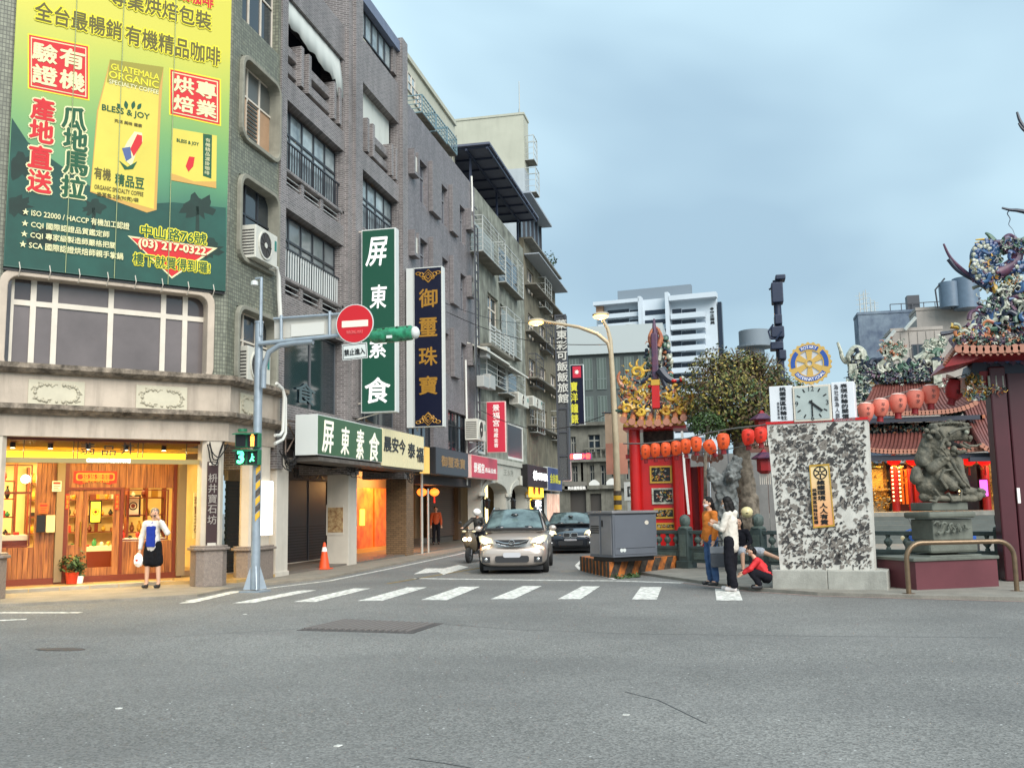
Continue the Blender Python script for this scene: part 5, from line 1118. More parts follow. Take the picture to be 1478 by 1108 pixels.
MB().fb(FG,gx0-6,gx1,-.9,0,.0,gz).B('walls',mat('slate_wall',S(108,116,132,.8),rough=.7,var=.15,streak=.2),G_);MB().fb(FG,gx0-6,gx1+.1,-.95,.1,gz,gz+.3).B('coping',mat('dark_coping',S(70,76,90,.8)),G_)
def foliage(name,centre,rx,ry,rz,n,size,mats,par,seed=1,shell=.55,name2='foliage',up=.3):
 """leaf clumps spread through an uneven crown volume"""
 r=random.Random(seed);bs=[MB()for _ in mats];c=V(centre)
 lob=[(V((r.uniform(-1,1),r.uniform(-1,1),r.uniform(-.8,1))).normalized(),r.uniform(.75,1.12))for _ in range(14)]
 for i in range(n):
  d=V((r.gauss(0,1),r.gauss(0,1),r.gauss(0,1))).normalized();k=max(.0,max((d.dot(l)>.72)*s_ for l,s_ in lob))or.82
  q=(shell+(1-shell)*r.random()**.6)*k;p=c+V((d.x*rx*q,d.y*ry*q,d.z*rz*q))
  if NZ.noise(p*(2.2/max(rx,.3)))<-.22:continue
  nrm=(d+V((r.uniform(-1,1),r.uniform(-1,1),r.uniform(-.4,1)+up))).normalized();t1=nrm.orthogonal().normalized();t1=(M.Rotation(r.uniform(0,6.3),3,nrm)@t1);t2=nrm.cross(t1);s_=size*r.uniform(.6,1.3)
  bs[min(int(r.random()*len(mats)),len(mats)-1)].add([p-t1*s_,p+t2*s_*.45,p+t1*s_,p-t2*s_*.45],[(0,1,2,3)])
 for b,m_ in zip(bs,mats):o=b.B(name2,m_,par);o['kind']='stuff'
M_lf1=mat('leaf_dark',S(58,78,44,.7),rough=.6,var=.3,vs=3);M_lf2=mat('leaf_olive',S(128,124,56,.7),rough=.6);M_lf3=mat('leaf_lit_gold',S(190,166,70,.7),rough=.6);M_lf4=mat('leaf_green',S(74,104,52,.7),rough=.6)
t=thing('roof_plant',FG.P(gx1-1.2,0,gz),'small leafy bush growing on the roof of the blue grey block','plant')
foliage('x',FG.P(gx0+.6,.0,gz+.7),1.1,.8,.75,240,.13,[M_lf1,M_lf4],t,4);MB().cyl(FG.P(gx0+.6,0,gz),FG.P(gx0+.6,0,gz+.6),.05).B('stem',M_wdk,t)
H_=thing('cream_tower',LW.P(60,-4,0),'tall plain cream building with caged windows on its street side and a roof mast','building')
yH=62.0;FH=Frame((0,yH,0),(1,0));hx1=FH.at(757,0,250);hx0=FH.at(640,0,250);hz=FH.z(700,171);hz2=FH.z(740,244)
M_crm=mat('cream_wall',S(200,200,182,.78),rough=.8,var=.12,vs=.6,streak=.12)
MB().fb(FH,hx0,hx1,-1.6,0,0,hz2).B('lower_wall',mat('pale_blue_grey_wall',S(190,198,202,.8),rough=.8,var=.15,vs=.6,streak=.15),H_);MB().fb(FH,hx0,hx1,-1.6,0,hz2,hz).B('upper_wall',M_crm,H_)
MB().fb(FH,hx0,hx1+.06,-1.65,.05,hz,hz+.15).B('coping',M_crm,H_)
HL=Frame((hx1,yH,0),(0,1))
for k,y in enumerate((215,262,310,345)):
 z=FH.z(757,y+14);cage(HL,.25,1.5,z,z+1.7,.62+.1*(k%2),3,4,M_bar if k<2 else M_bard,H_)
cy=FH.z(750,108);MB().cyl(FH.P(FH.at(750,-1,170),-1,hz),FH.P(FH.at(750,-1,170),-1,cy),.05,.03,n=6).B('mast',M_bar,H_);MB().cyl(FH.P(FH.at(748,-1,170),-1,hz),FH.P(FH.at(749,-1,170),-1,cy-2),.012,n=4).B('stay',M_cab,H_)
K_=thing('rooftop_storey',LW.P(37,-.8,zr),'cream rooftop storey with blue window cages above the grey purple building','rooftop storey')
ka,kc=U(584.5),LW.at(657,-.9,150);kz=LW.z(590,90,-.9)
FK=Frame((-11.8,0),(0,1));kb=FK.at(656,0,155)
MB().fb(FK,ka,kb,-8,0,zr-.3,kz).B('wall',M_crm,K_);MB().fb(FK,ka,kb,-8,.1,kz,kz+.2).B('coping',M_crm,K_)
for x0,x1,y0,y1,m_ in((589,600,105,130,M_alu),(600,609,130,150,M_alu)):
 window(FK,K_,FK.at(x0,.02),FK.at(x1,.02),FK.z((x0+x1)/2,y1+8,.02),FK.z((x0+x1)/2,y0+8,.02),.01,2,2,m_,M_gpale)
M_bcage=mat('blue_grey_cage',S(120,148,158,.8),rough=.5)
for x0,x1,y0,y1 in((608,628,146,180),(630,645,172,205),(646,660,190,222)):
 a,c=FK.at(x0,.7),FK.at(x1,.7);cage(FK,a,c,FK.z((x0+x1)/2,y1-2,.7),FK.z((x0+x1)/2,y0+8,.7),.8,6,4,M_bcage,K_,back=mat('blue_glass',S(80,110,130,.6),rough=.2))
t=thing('tv_aerial',LW.P(U(661,230),-.3,zr),'spindly television aerial on the parapet beside the terrace roof','aerial')
p=LW.P(U(664,230),-.4,zr);MB().cyl(p,p+V((0,0,1.4)),.02,n=5).B('mast',M_bard,t)
for k in range(6):MB().cyl(p+V((0,-.3+.12*k,1.3)),p+V((.35-.04*k,-.3+.12*k,1.5)),.008,n=4).B('element',M_bard,t)
yE=84.0;FE=Frame((0,yE,0),(1,0))
J=thing('old_shop_house',FE.P(-9,0,0),'old grey stone shop house with tall windows across the end of the street','building')
M_old=mat('old_grey_stone',S(140,138,126,.7),rough=.85,var=.5,vs=1.0,streak=.8,bump=.3)
E4=lambda x0,x1,y0,y1:(FE.at(x0,0,(y0+y1)/2),FE.at(x1,0,(y0+y1)/2),FE.z((x0+x1)/2,y1),FE.z((x0+x1)/2,y0))
hl=[E4(*q)for q in((824,831,630,656),(849,866,627,652),(826,834,672,700),(851,859,671,700),(867,877,671,700),(881,889,684,700),(903,912,672,692),(823,846,708,742),(852,868,712,742))]
ex0,ex1=FE.at(800,0,650),FE.at(925,0,650)
wall_holes(FE,ex0,ex1,0,FE.z(850,612),-.4,0,hl).B('front_wall',M_old,J)
for i,h in enumerate(hl[:7]):window(FE,J,*h,-.3,2,[2,1],mat('pale_old_frame',S(150,150,142,.8)),M_gdark,fw=.12)
for h in hl[7:]:MB().fb(FE,h[0],h[1],-.38,-.3,h[2],h[3]).B('shop_door',mat('grey_shop_door',S(70,66,62,.8),rough=.5),J)
MB().fb(FE,ex0,ex1,-9,-.41,0,FE.z(850,612)).B('body',M_old,J)
for y in(612,664,703):z=FE.z(850,y);MB().fb(FE,ex0,ex1,.0,.5,z-.15,z+.15).B('cornice',M_old,J)
for x in(838,843,862,879,897):MB().fb(FE,FE.at(x,.1,690)-.25,FE.at(x,.1,690)+.25,.002,.14,FE.z(x,702),FE.z(x,667)).B('pilaster',M_old,J)
for i in range(16):u=FE.at(845,.3)+i*.42;MB().lathe(FE.P(u,.35,FE.z(855,662)),[(.06,0),(.1,.25),(.05,.5),(.08,.8)],6).B('baluster',M_old,J)
zz=FE.z(855,662)+.8;MB().fb(FE,FE.at(845,.3)-.2,FE.at(845,.3)+6.6,.22,.48,zz,zz+.15).B('balcony_rail',M_old,J)
t=thing('shop_sign',FE.P(0,.3,3),'pale faded shop fascia with white characters at the far end of the street','sign')
q=E4(816,848,695,707);MB().fb(FE,*q[:2],.2,.5,*q[2:]).B('board',mat('grey_board',S(120,116,108,.8)),t);TX(FE,'時尚國際服飾',820,845,704,5,.51,M_wl,t,bold=.03)
for q,lab in((E4(851,866,692,706),'small white arched panel left of centre on the far shopfront'),(E4(876,892,690,705),'small white arched panel behind the street lamp pole on the far shopfront')):
 t=thing('shop_sign',FE.P(q[0],.3,q[2]),lab,'sign');MB().prism([(q[0],q[2]),(q[1],q[2]),(q[1],q[3]-.3)]+[(q[0]+(q[1]-q[0])*(1-k/6),q[3]-.3+.3*math.sin(math.pi*k/6))for k in range(1,6)]+[(q[0],q[3]-.3)],.3,.42,FE.mat(0,0,0)).B('panel',mat('off_white_panel',S(220,220,214,.85)),t)
Lb=thing('glass_office_block',FE.P(-8,-2,0),'wide grey green glass fronted block above the old stone shop house','building')
FL=Frame((0,yE+6,0),(1,0));L4=lambda x0,x1,y0,y1:(FL.at(x0,0,(y0+y1)/2),FL.at(x1,0,(y0+y1)/2),FL.z((x0+x1)/2,y1),FL.z((x0+x1)/2,y0))
lx0,lx1=FL.at(800,0,560),FL.at(960,0,560);lz=FL.z(850,512)
MB().fb(FL,lx0,lx1,-14,0,6,lz).B('walls',mat('dark_teal_grey',S(92,100,98,.7),rough=.5,var=.3,vs=.5),Lb);MB().fb(FL,lx0,lx1,-14,.4,lz-.01,lz+2.6).B('roof_band',mat('pale_panel_band',S(186,194,194,.8),rough=.5),Lb)
for r_ in range(2):
 for k in range(8):
  u=lx0+(lx1-lx0)*k/8;z=FL.z(850,618)+r_*3.6;window(FL,Lb,u+.2,u+(lx1-lx0)/8-.2,z,z+3.0,.02,3,[1,2],mat('teal_mullion',S(110,122,118,.8)),mat('green_grey_glass',S(128,142,134,.6),rough=.15,spec=.8,rand=.35),fw=.12)
sk=L4(885,935,478,520);MB().fb(FL,*sk[:2],-5,-.5,lz+.4,sk[3]).B('dark_annex',mat('dark_annex_wall',S(84,88,94,.8),var=.2),Lb);sk=L4(852,885,494,512);MB().fb(FL,*sk[:2],-3,-.5,lz,sk[3]+1).B('plant_room',mat('dark_annex_wall',S(84,88,94,.8)),Lb)
t=thing('roof_stair',FL.P(FL.at(895,1),.6,lz),'white diagonal steel roof stair with handrail behind the street lamp','stair')
for(x0,y0,x1,y1,w_)in((886,494,906,474,.25),(884,488,904,468,.08),(906,474,918,474,.25),(904,468,917,468,.08),(884,488,886,494,.08)):
 a,za=FL.px(x0,y0,0);c,zc_=FL.px(x1,y1,0);MB().cyl(FL.P(a,0,za),FL.P(c,0,zc_),w_/2,n=6).B('member',M_bar,t)
yT=190.0;FT=Frame((FE.at(0),yT,0),(1,0));FT=Frame((0,yT,0),(math.cos(R(-8)),math.sin(R(-8))))
T4=lambda x0,x1,y0,y1,d=0:(FT.at(x0,d,(y0+y1)/2),FT.at(x1,d,(y0+y1)/2),FT.z((x0+x1)/2,y1,d),FT.z((x0+x1)/2,y0,d))
T_=thing('white_tower_block',FT.P(0,0,0),'tall white residential tower block with dark balcony rows behind the temple gate','building')
M_tw=mat('white_tower_wall',S(206,216,224,.85),rough=.7,var=.08,vs=.2);M_tg=mat('tower_dark_glass',S(48,58,76,.6),rough=.2,rand=.4);M_tgr=mat('tower_grey',S(128,140,150,.8),rough=.7)
q=T4(862,1036,431,560);MB().fb(FT,q[0],q[1],-2,0,0,q[3]).B('body',M_tw,T_)
q=T4(888,995,412,440);MB().fb(FT,q[0],q[1],-3.5,-2.01,10,q[3]).B('penthouse',M_tgr,T_)
q=T4(1036,1041,431,500);MB().fb(FT,q[0],q[1]+.1,-1.9,-.6,0,q[3]-.5).B('side_wing',M_tg,T_)
q=T4(965,970,428,560);MB().fb(FT,q[0],q[1],0,2.2,0,q[3]+.5).B('fin',M_tw,T_);q=T4(925,929,434,490);MB().fb(FT,q[0],q[1],0,2.2,0,q[3]+.5).B('fin',M_tw,T_)
q=T4(968,1036,429,434);MB().fb(FT,q[0],q[1],0,2.2,q[2],q[3]+.3).B('roof_frame',M_tw,T_);q=T4(860,926,438,441);MB().fb(FT,q[0],q[1],0,2.2,q[2],q[3]+.3).B('roof_frame',M_tw,T_)
sp=15.6
for k in range(15):
 y=446+k*sp
 for(x0,x1,m_,dd_)in((970,984,M_tg,.02),(984,1005,M_tg,.0),(1006,1019,mat('tower_mid_glass',S(150,164,178,.7),rough=.2),.01)):
  if k==0 and x0==1006:continue
  q=T4(x0+.4,x1-.4,y,y+7.2);MB().fb(FT,*q[:2],-.5,.05+dd_,*q[2:]).B('window',m_,T_)
 q=T4(970,1019,y+7.2,y+14.6);MB().fb(FT,*q[:2],.06,1.6,*q[2:]).B('balcony',M_tw,T_)
for k in range(5):
 y=447+k*14.2
 for(x0,x1)in((877,908),(909,924)):
  q=T4(x0,x1,y,y+6.5);MB().fb(FT,*q[:2],-.5,.05,*q[2:]).B('window',M_tg,T_)
 q=T4(866,924,y+6.8,y+13);MB().fb(FT,*q[:2],.06,1.5,*q[2:]).B('balcony',M_tw,T_)
 q=T4(931,963,y,y+7);MB().fb(FT,*q[:2],-.5,.05,*q[2:]).B('window',M_tg,T_)
q=T4(862,872,441,452);MB().fb(FT,*q[:2],.06,1.0,*q[2:]).B('bronze_corner',mat('bronze',S(180,140,110,.8)),T_)
TX(FT,'●中正臻美',1025,1031,0,0,.06,M_black,T_,vertical=True,y0=443,y1=468,bold=.04)
rk=[g2(905,826),g2(985,838),g2(1080,852),g2(1180,859),g2(1330,864),g2(1478,867),g2(1800,872),(40,18),(60,30),(60,70),(-3.2,70),(-3.3,34),g2(960,790)]
slab('right_pavement',rk,-.02,.06,mat('right_pavement_stone',S(172,166,154,.7),rough=.85,var=.35,vs=2.0,fine=.3,bump=.3))
isl=thing('kerb_island',G(900,825),'low kerb island with black and orange hazard stripes around the grey utility cabinet','kerb island')
F0,Lp_,Rp=G(880,834),G(838,823),G(983,822);zi_=.36
Bp=Lp_+(Rp-F0)
M_orange=mat('hazard_orange',S(214,124,52,.85),rough=.7,var=.45,vs=7,col2=S(110,70,44,.8));M_hblk=mat('hazard_black',S(46,42,40,.9),rough=.7,var=.4,vs=8,col2=S(96,84,70,.8))
MB().prism([(p.x,p.y)for p in(Lp_,F0,Rp,Bp)],0,zi_).B('kerb_core',M_orange,isl)
for(A_,C_,n_,sl_,nm)in((F0,Rp,11,.5,'hazard_stripe'),(Lp_,F0,17,.0,'hazard_stripe')):
 dv=(C_-A_);ln=dv.length;dv.normalize();Fi=Frame((A_.x,A_.y),(dv.x,dv.y));
 if Fi.n.dot(V((0,0,0))-A_)<0:Fi.n=-Fi.n
 st=ln/n_
 for k in range(0,n_,1):
  if nm and k%2:continue
  u=k*st;q=[(u,.0),(u+st*.95,.0),(min(u+st*.95+sl_*st*1.6,ln),zi_+.004),(min(u+sl_*st*1.6,ln-.02),zi_+.004)]
  MB().add([Fi.P(a,e_,z)for e_ in(-.01,.012)for a,z in q],[(0,1,2,3),(7,6,5,4),(0,4,5,1),(1,5,6,2),(2,6,7,3),(3,7,4,0)]).B(nm,M_hblk,isl)
MB().prism([(p.x,p.y)for p in[F0.lerp(Bp,.1),Rp.lerp(Lp_,.1),Bp.lerp(F0,.1),Lp_.lerp(Rp,.1)]],zi_,zi_+.02).B('soil_top',mat('island_soil',S(120,106,88,.6),rough=.95,var=.5,vs=6,bump=.8),isl)
for(x,y)in((906,834),(893,835),(917,833)):foliage('x',G(x,y)+V((0,-.03,.05)),.16,.05,.07,60,.04,[M_lf4],isl,int(x),name2='weeds')
A_=G(886,811,zi_);dR=(G(948,806,zi_)-A_);dR.z=0;uR=V((.72,.69,0)).normalized()
FR_=Frame((A_.x,A_.y),(uR.x,uR.y));FL_=Frame((A_.x,A_.y),(-uR.y,uR.x))
wR=FR_.at(948,0,770);lf_=Frame(A_,(uR.y,-uR.x));wL=abs(lf_.at(851,0,770));zt_=FR_.z(886,741)
cb_=thing('utility_cabinet',(A_.x,A_.y,zi_),'large dark grey steel utility cabinet standing on the striped kerb island','utility cabinet')
M_cg=mat('cabinet_grey',S(104,108,116,.85),rough=.38,var=.1,vs=1.5,spec=.6);M_cg2=mat('cabinet_grey_door',S(136,134,136,.85),rough=.3,var=.25,vs=1.2,spec=.7)
wv=V((-uR.y,uR.x,0))
def P2(a,b_):return(A_.x+uR.x*a+wv.x*b_,A_.y+uR.y*a+wv.y*b_)
def cbox(a0,a1,b0,b1,z0,z1):return MB().prism([P2(a0,b0),P2(a1,b0),P2(a1,b1),P2(a0,b1)],z0,z1)
cbox(.06,wR-.06,.06,wL-.06,zi_,zi_+.12).B('plinth',M_black,cb_);cbox(0,wR,0,wL,zi_+.1,zt_).B('body',M_cg,cb_,bevel=.012);cbox(-.04,wR+.04,-.04,wL+.04,zt_,zt_+.06).B('lid',M_cg2,cb_,bevel=.01)
cbox(.04,wR-.04,-.014,-.002,zi_+.16,zt_-.05).B('side_panel',M_cg,cb_,bevel=.005)
for k in range(2):cbox(-.016,-.002,.05+wL*.5*k,wL*.5*(k+1)-.03,zi_+.16,zt_-.05).B('door',M_cg2,cb_,bevel=.005)
[cbox(-.024,-.017,wL*.56,wL*.9,zt_-.3-.05*k,zt_-.275-.05*k).B('vent_slot',M_black,cb_)for k in range(4)];[cbox(wR*.06,wR*.94,-.02,-.0145,zi_+.3+k,zi_+.306+k).B('panel_seam',M_black,cb_)for k in(0,.78)]
cbox(-.04,-.017,wL*.5-.1,wL*.5-.07,zi_+.8,zi_+.95).B('handle',M_black,cb_)
for a in(.22,.36):MB().prism([(.045*math.cos(k*math.pi/6),.045*math.sin(k*math.pi/6))for k in range(12)],0,.004,FR_.mat(wR*.07+a*.6,.016,zi_+.26)).B('badge',M_case,cb_)
MB().prism([(.06*math.cos(k*math.pi/6),.05*math.sin(k*math.pi/6))for k in range(12)],0,.004,FR_.mat(wR*.76,.016,zt_-.22)).B('maker_badge',M_alu,cb_)
PA,PB=G(991,817,.1),G(1452,832,.1);dF=(PB-PA).normalized();FN=Frame((PA.x,PA.y),(dF.x,dF.y))
M_fst=mat('dark_green_stone',S(72,86,84,.85),rough=.55,var=.35,vs=4,bump=.25,fine=.2);M_fst2=mat('green_stone_relief',S(92,106,100,.85),rough=.6,var=.3,vs=8,bump=.6,bs=22)
fn=thing('stone_balustrade',(PA.x,PA.y,.06),'dark green carved stone balustrade with lantern topped posts in front of the temple yard','balustrade')
zp=FN.z(991,768);L_=(PB-PA).length
nseg=4;us_=[-1.6]+[L_*k/nseg for k in range(nseg+1)]+[L_+1.8]
us_=[-1.35,0,2.05,4.0,5.9,L_,L_+1.9]
for i,u in enumerate(us_):
 p=MB().fb(FN,u-.14,u+.14,-.14,.14,.06,zp+.1).B('post',M_fst,fn,bevel=.012)
 MB().fb(FN,u-.19,u+.19,-.19,.19,.06,.24).B('foot',M_fst,p,bevel=.01);MB().fb(FN,u-.09,u+.09,.14,.152,.35,zp-.05).B('post_panel',M_fst2,p,bevel=.004)
 MB().lathe(FN.P(u,0,zp+.1),[(.17,0),(.17,.03),(.1,.06),(.13,.1),(.135,.24),(.11,.3),(.06,.33),(.02,.35)],8).B('finial',M_fst2,p,smooth=True)
 if i<len(us_)-1:
  a,c=u+.14,us_[i+1]-.14
  MB().fb(FN,a,c,-.07,.07,zp-.04,zp+.05).B('top_rail',M_fst,fn,bevel=.012);MB().fb(FN,a,c,-.06,.06,zp-.42,zp-.34).B('mid_rail',M_fst,fn,bevel=.01)
  MB().fb(FN,a,c,-.05,.05,.2,zp-.42).B('panel',M_fst,fn);MB().fb(FN,a+.12,c-.12,.05,.066,.28,zp-.5).B('relief_panel',M_fst2,fn,bevel=.006)
  for k in range(4):
   uu=a+(c-a)*(k+.5)/4;MB().lathe(FN.P(uu,0,zp-.34),[(.05,0),(.05,.03),(.03,.06),(.085,.13),(.09,.18),(.035,.25),(.05,.28),(.05,.3)],8).B('baluster',M_fst2,fn,smooth=True)
M_rp=mat('red_lacquer',S(206,24,24,.85),rough=.3,var=.15,vs=2,spec=.6);M_rp2=mat('deep_red_lacquer',S(150,20,24,.85),rough=.4);M_tt=mat('terracotta_tile_end',S(190,128,104,.8),rough=.5,rand=.3);M_yg=mat('glazed_yellow',S(226,192,70,.85),rough=.3,var=.3,vs=6,col2=S(170,110,40,.8));M_og=mat('glazed_orange',S(206,136,92,.8),rough=.35,var=.4,vs=7,col2=S(150,70,50,.8));M_gg=mat('glazed_green',S(92,128,104,.8),rough=.35,var=.5,vs=8,col2=S(40,60,60,.8));M_bg=mat('glazed_blue',S(74,116,156,.8),rough=.3,var=.5,vs=6,col2=S(40,50,100,.8));M_pw=mat('pale_porcelain',S(206,206,190,.85),rough=.35,var=.4,vs=8,col2=S(120,130,110,.8));M_pg=mat('glazed_plum',S(110,66,86,.8),rough=.4,var=.5,vs=7,col2=S(60,50,80,.8));M_ink=mat('dark_indigo_ridge',S(38,48,66,.85),rough=.4)
YG=28.5;FP=Frame((0,YG,0),(1,0));A6=lambda x0,x1,y0,y1,d=0:(FP.at(x0,d,(y0+y1)/2),FP.at(x1,d,(y0+y1)/2),FP.z((x0+x1)/2,y1,d),FP.z((x0+x1)/2,y0,d))
gt=thing('temple_side_gate',FP.P(FP.at(945),0,0),'bright red side gate with a glazed yellow dragon and cloud roof left of the tree','gate')
zE6=FP.z(940,621)
x_=lambda px,d=0,y=700:FP.at(px,d,y)
MB().cyl(FP.P(x_(918,.2),.2,.06),FP.P(x_(918,.2),.2,zE6),.165,n=18).B('column',M_rp,gt,smooth=True)
MB().cyl(FP.P(x_(979,.2),.2,.06),FP.P(x_(979,.2),.2,zE6-.6),.16,n=18).B('column',M_rp,gt,smooth=True)
MB().fb(FP,x_(926),x_(975),-.12,.06,.06,FP.z(945,657)).B('wall',M_rp,gt);MB().fb(FP,x_(930),x_(974),-.3,-.2,FP.z(945,656),zE6).B('dark_transom',mat('gilt_dark_panel',S(90,78,66,.8),var=.6,vs=12,col2=S(40,34,34,.8)),gt)
MB().fb(FP,x_(905),x_(990),-.1,.12,FP.z(945,661),FP.z(945,655)).B('lintel',M_rp2,gt)
for(x0,x1,y0,y1,m_)in((938,970,672,697,M_gold),(941,973,704,727,M_alu),(944,974,733,748,M_yg),(946,975,754,764,M_yg)):
 q=A6(x0,x1,y0,y1,.07);f=MB().ring([(q[0],q[2]),(q[1],q[2]),(q[1],q[3]),(q[0],q[3])],[(q[0]+.05,q[2]+.05),(q[1]-.05,q[2]+.05),(q[1]-.05,q[3]-.05),(q[0]+.05,q[3]-.05)],.061,.11,FP.mat(0,0,0)).B('carved_panel',M_gold if y0!=704 else M_pw,gt)
 MB().fb(FP,q[0]+.05,q[1]-.05,.062,.068,q[2]+.05,q[3]-.05).B('backing',M_black,f)
 r_=random.Random(int(y0));
 for k in range(34):
  cx_,cz_=r_.uniform(q[0]+.08,q[1]-.08),r_.uniform(q[2]+.07,q[3]-.07);a0=r_.uniform(0,6.3);s_=r_.uniform(.03,.06)
  MB().tube([FP.P(cx_+s_*t*math.cos(a0+t*3),.085,cz_+s_*t*math.sin(a0+t*3))for t in(0,.33,.66,1)],.014,5).B('carving',[M_gold,m_,M_pw,M_gg,M_og][k%5],f)
MB().cyl(FP.P(x_(1014,-.5),-.5,.06),FP.P(x_(1014,-.5),-.5,FP.z(1014,672)),.13,n=16).B('column',M_rp,gt,smooth=True);MB().cyl(FP.P(x_(992,-.3),-.3,.06),FP.P(x_(992,-.3),-.3,FP.z(1014,660)),.12,n=16).B('column',M_rp,gt,smooth=True)
MB().fb(FP,x_(986,-.8),x_(1020,-.8),-.9,-.75,.06,FP.z(1000,672)).B('wall',M_rp2,gt)
def tile_row(F,x0,x1,y,d,n,r,par,m_=M_tt,lift=lambda t:0.0,back=1.4,rise=.7,ribm=None,px=True):
 """eave: round tile ends with their ribs running back up the roof"""
 if px:ua,za=F.px(x0,y,d);ub,_=F.px(x1,y,d)
 else:ua,ub,za=x0,x1,y
 for i in range(n):
  t=i/(n-1)if n>1 else.5;u=ua+(ub-ua)*t;z=za+lift(t)
  MB().cyl(F.P(u,d-.02,z),F.P(u,d+.05,z),r,n=12).B('tile_end',m_,par)
  MB().cyl(F.P(u,d-.02,z),F.P(u,d-back,z+rise),r*.8,n=8).B('tile_rib',ribm or m_,par)
  if i<n-1:
   t2=(i+.5)/(n-1);um=ua+(ub-ua)*t2;zm=za+lift(t2)-r*.9;hw=(ub-ua)/(n-1)*.36
   MB().prism([(um-hw,zm+r*.4),(um-hw*.5,zm-r*.35),(um,zm-r*.6),(um+hw*.5,zm-r*.35),(um+hw,zm+r*.4)],d-.02,d+.02,F.mat(0,0,0)).B('drip_tile',m_,par)
tile_row(FP,900,987,612,.86,8,.1,gt,lift=lambda t:.12*(2*t-1)**2,back=1.5,rise=.75,ribm=M_og)
tile_row(FP,1002,1040,663,-.1,5,.09,gt,lift=lambda t:.05*(2*t-1)**2,back=1.0,rise=.4)
MB().fb(FP,x_(899,.6,612),x_(990,.6,612),-.6,.62,FP.z(940,619,.6),FP.z(940,614,.6)).B('eave_board',M_rp,gt)
MB().add([FP.P(x_(899,.7,612),.7,FP.z(940,612,.7)),FP.P(x_(989,.7,612),.7,FP.z(940,612,.7)),FP.P(x_(970),-.6,FP.z(940,585)),FP.P(x_(918),-.6,FP.z(940,585)),FP.P(x_(899,.7,612),.7,FP.z(940,615,.7)),FP.P(x_(989,.7,612),.7,FP.z(940,615,.7)),FP.P(x_(970),-.6,FP.z(940,588)),FP.P(x_(918),-.6,FP.z(940,588))],[(0,1,2,3),(7,6,5,4),(0,4,5,1),(1,5,6,2),(2,6,7,3),(3,7,4,0)]).B('roof_slope',M_yg,gt)
def curve(F,pts,d,r,m_,par,name='ridge_curve',n=7,taper=True):
 P_=[F.P(*(lambda q:(q[0],d+(p[2]if len(p)>2 else 0),q[1]))(F.px(p[0],p[1],d)))for p in pts]
 Q=[]
 for i in range(len(P_)-1):
  p0,p1,p2,p3=P_[max(i-1,0)],P_[i],P_[i+1],P_[min(i+2,len(P_)-1)]
  for k in range(5):
   t=k/5;Q.append(.5*((2*p1)+(-p0+p2)*t+(2*p0-5*p1+4*p2-p3)*t*t+(-p0+3*p1-3*p2+p3)*t**3))
 Q.append(P_[-1]);m=len(Q)
 rr_=[r*(1-.75*(i/(m-1)))if taper else r for i in range(m)]
 return MB().tube(Q,rr_,n).B(name,m_,par,smooth=True)
def cloud(F,cx,cy,s,d,m_,par,rays=5,seed=0):
 """a glazed spiral cloud with flame points"""
 curve(F,[(cx+s*(.15+.85*k/9)*math.cos(k*.85+seed),cy+s*.85*(.15+.85*k/9)*math.sin(k*.85+seed))for k in range(10)],d,.055,m_,par,'cloud_scroll',taper=False)
 for k in range(rays):
  a=-math.pi*(.05+.9*k/(rays-1));x0,y0=cx+s*math.cos(a),cy+s*.85*math.sin(a)
  curve(F,[(x0,y0),(x0+s*.45*math.cos(a),y0+s*.5*math.sin(a)),(x0+s*.6*math.cos(a)+s*.25,y0+s*.85*math.sin(a))],d,.045,m_,par,'flame_point')
cloud(FP,905,590,8,.5,M_yg,gt,4,5);cloud(FP,985,592,8,.5,M_yg,gt,4,2.5);cloud(FP,925,594,7,.55,M_yg,gt,4,1.5);cloud(FP,962,594,7,.55,M_yg,gt,4,4);cloud(FP,907,554,8,.3,M_yg,gt,4,3.3);cloud(FP,919,537,11,.3,M_yg,gt,5,0);cloud(FP,922,571,12,.4,M_yg,gt,4,1);cloud(FP,971,570,10,.4,M_yg,gt,5,2);cloud(FP,934,560,7,.3,M_yg,gt,3,3);cloud(FP,982,580,6,.4,M_yg,gt,3,4)
for pts,m_,r_ in(([(939,586),(922,590),(905,583),(893,568)],M_ink,.09),([(939,592),(924,598),(910,600),(894,590)],M_pw,.05),([(952,584),(968,592),(984,588),(996,570)],M_ink,.09),([(952,590),(965,598),(980,600),(998,588)],M_pw,.05),([(938,545),(927,551),(918,550),(908,543)],M_ink,.08),([(952,533),(962,545),(974,551),(985,548)],M_ink,.16),([(954,540),(960,556),(968,564),(976,566)],M_ink,.09),([(954,529),(966,543),(982,551)],M_pw,.035),([(952,546),(960,560)],M_pw,.03),([(905,562),(897,556),(892,545),(895,536)],M_og,.1),([(908,575),(899,566),(896,560)],M_og,.08),([(893,590),(899,580),(892,570)],M_og,.06),([(985,595),(995,588),(1000,576),(998,566)],M_yg,.1),([(904,598),(897,594),(888,592)],M_gg,.1),([(912,603),(905,600),(900,603)],M_gg,.08),([(988,599),(982,597),(978,600)],M_gg,.1)):
 curve(FP,pts,.35,r_,m_,gt)
r_=random.Random(12)
for k in range(60):
 cx,cy=r_.uniform(898,992),r_.uniform(545,606);
 if 939<cx<953:continue
 u,z=FP.px(cx,cy,.3);MB().sph(FP.P(u,.3+r_.uniform(-.1,.15),z),r_.uniform(.04,.09),r_.uniform(.04,.08),r_.uniform(.04,.1),n=7,k=5).B('glazed_flower',r_.choice([M_yg,M_og,M_gg,M_rp,M_yg,M_pw]),gt,smooth=True)
q=A6(941,952,556,589,.5);MB().fb(FP,q[0],q[1],.2,.55,q[2],q[3]).B('red_plaque',M_rp,gt,bevel=.01)
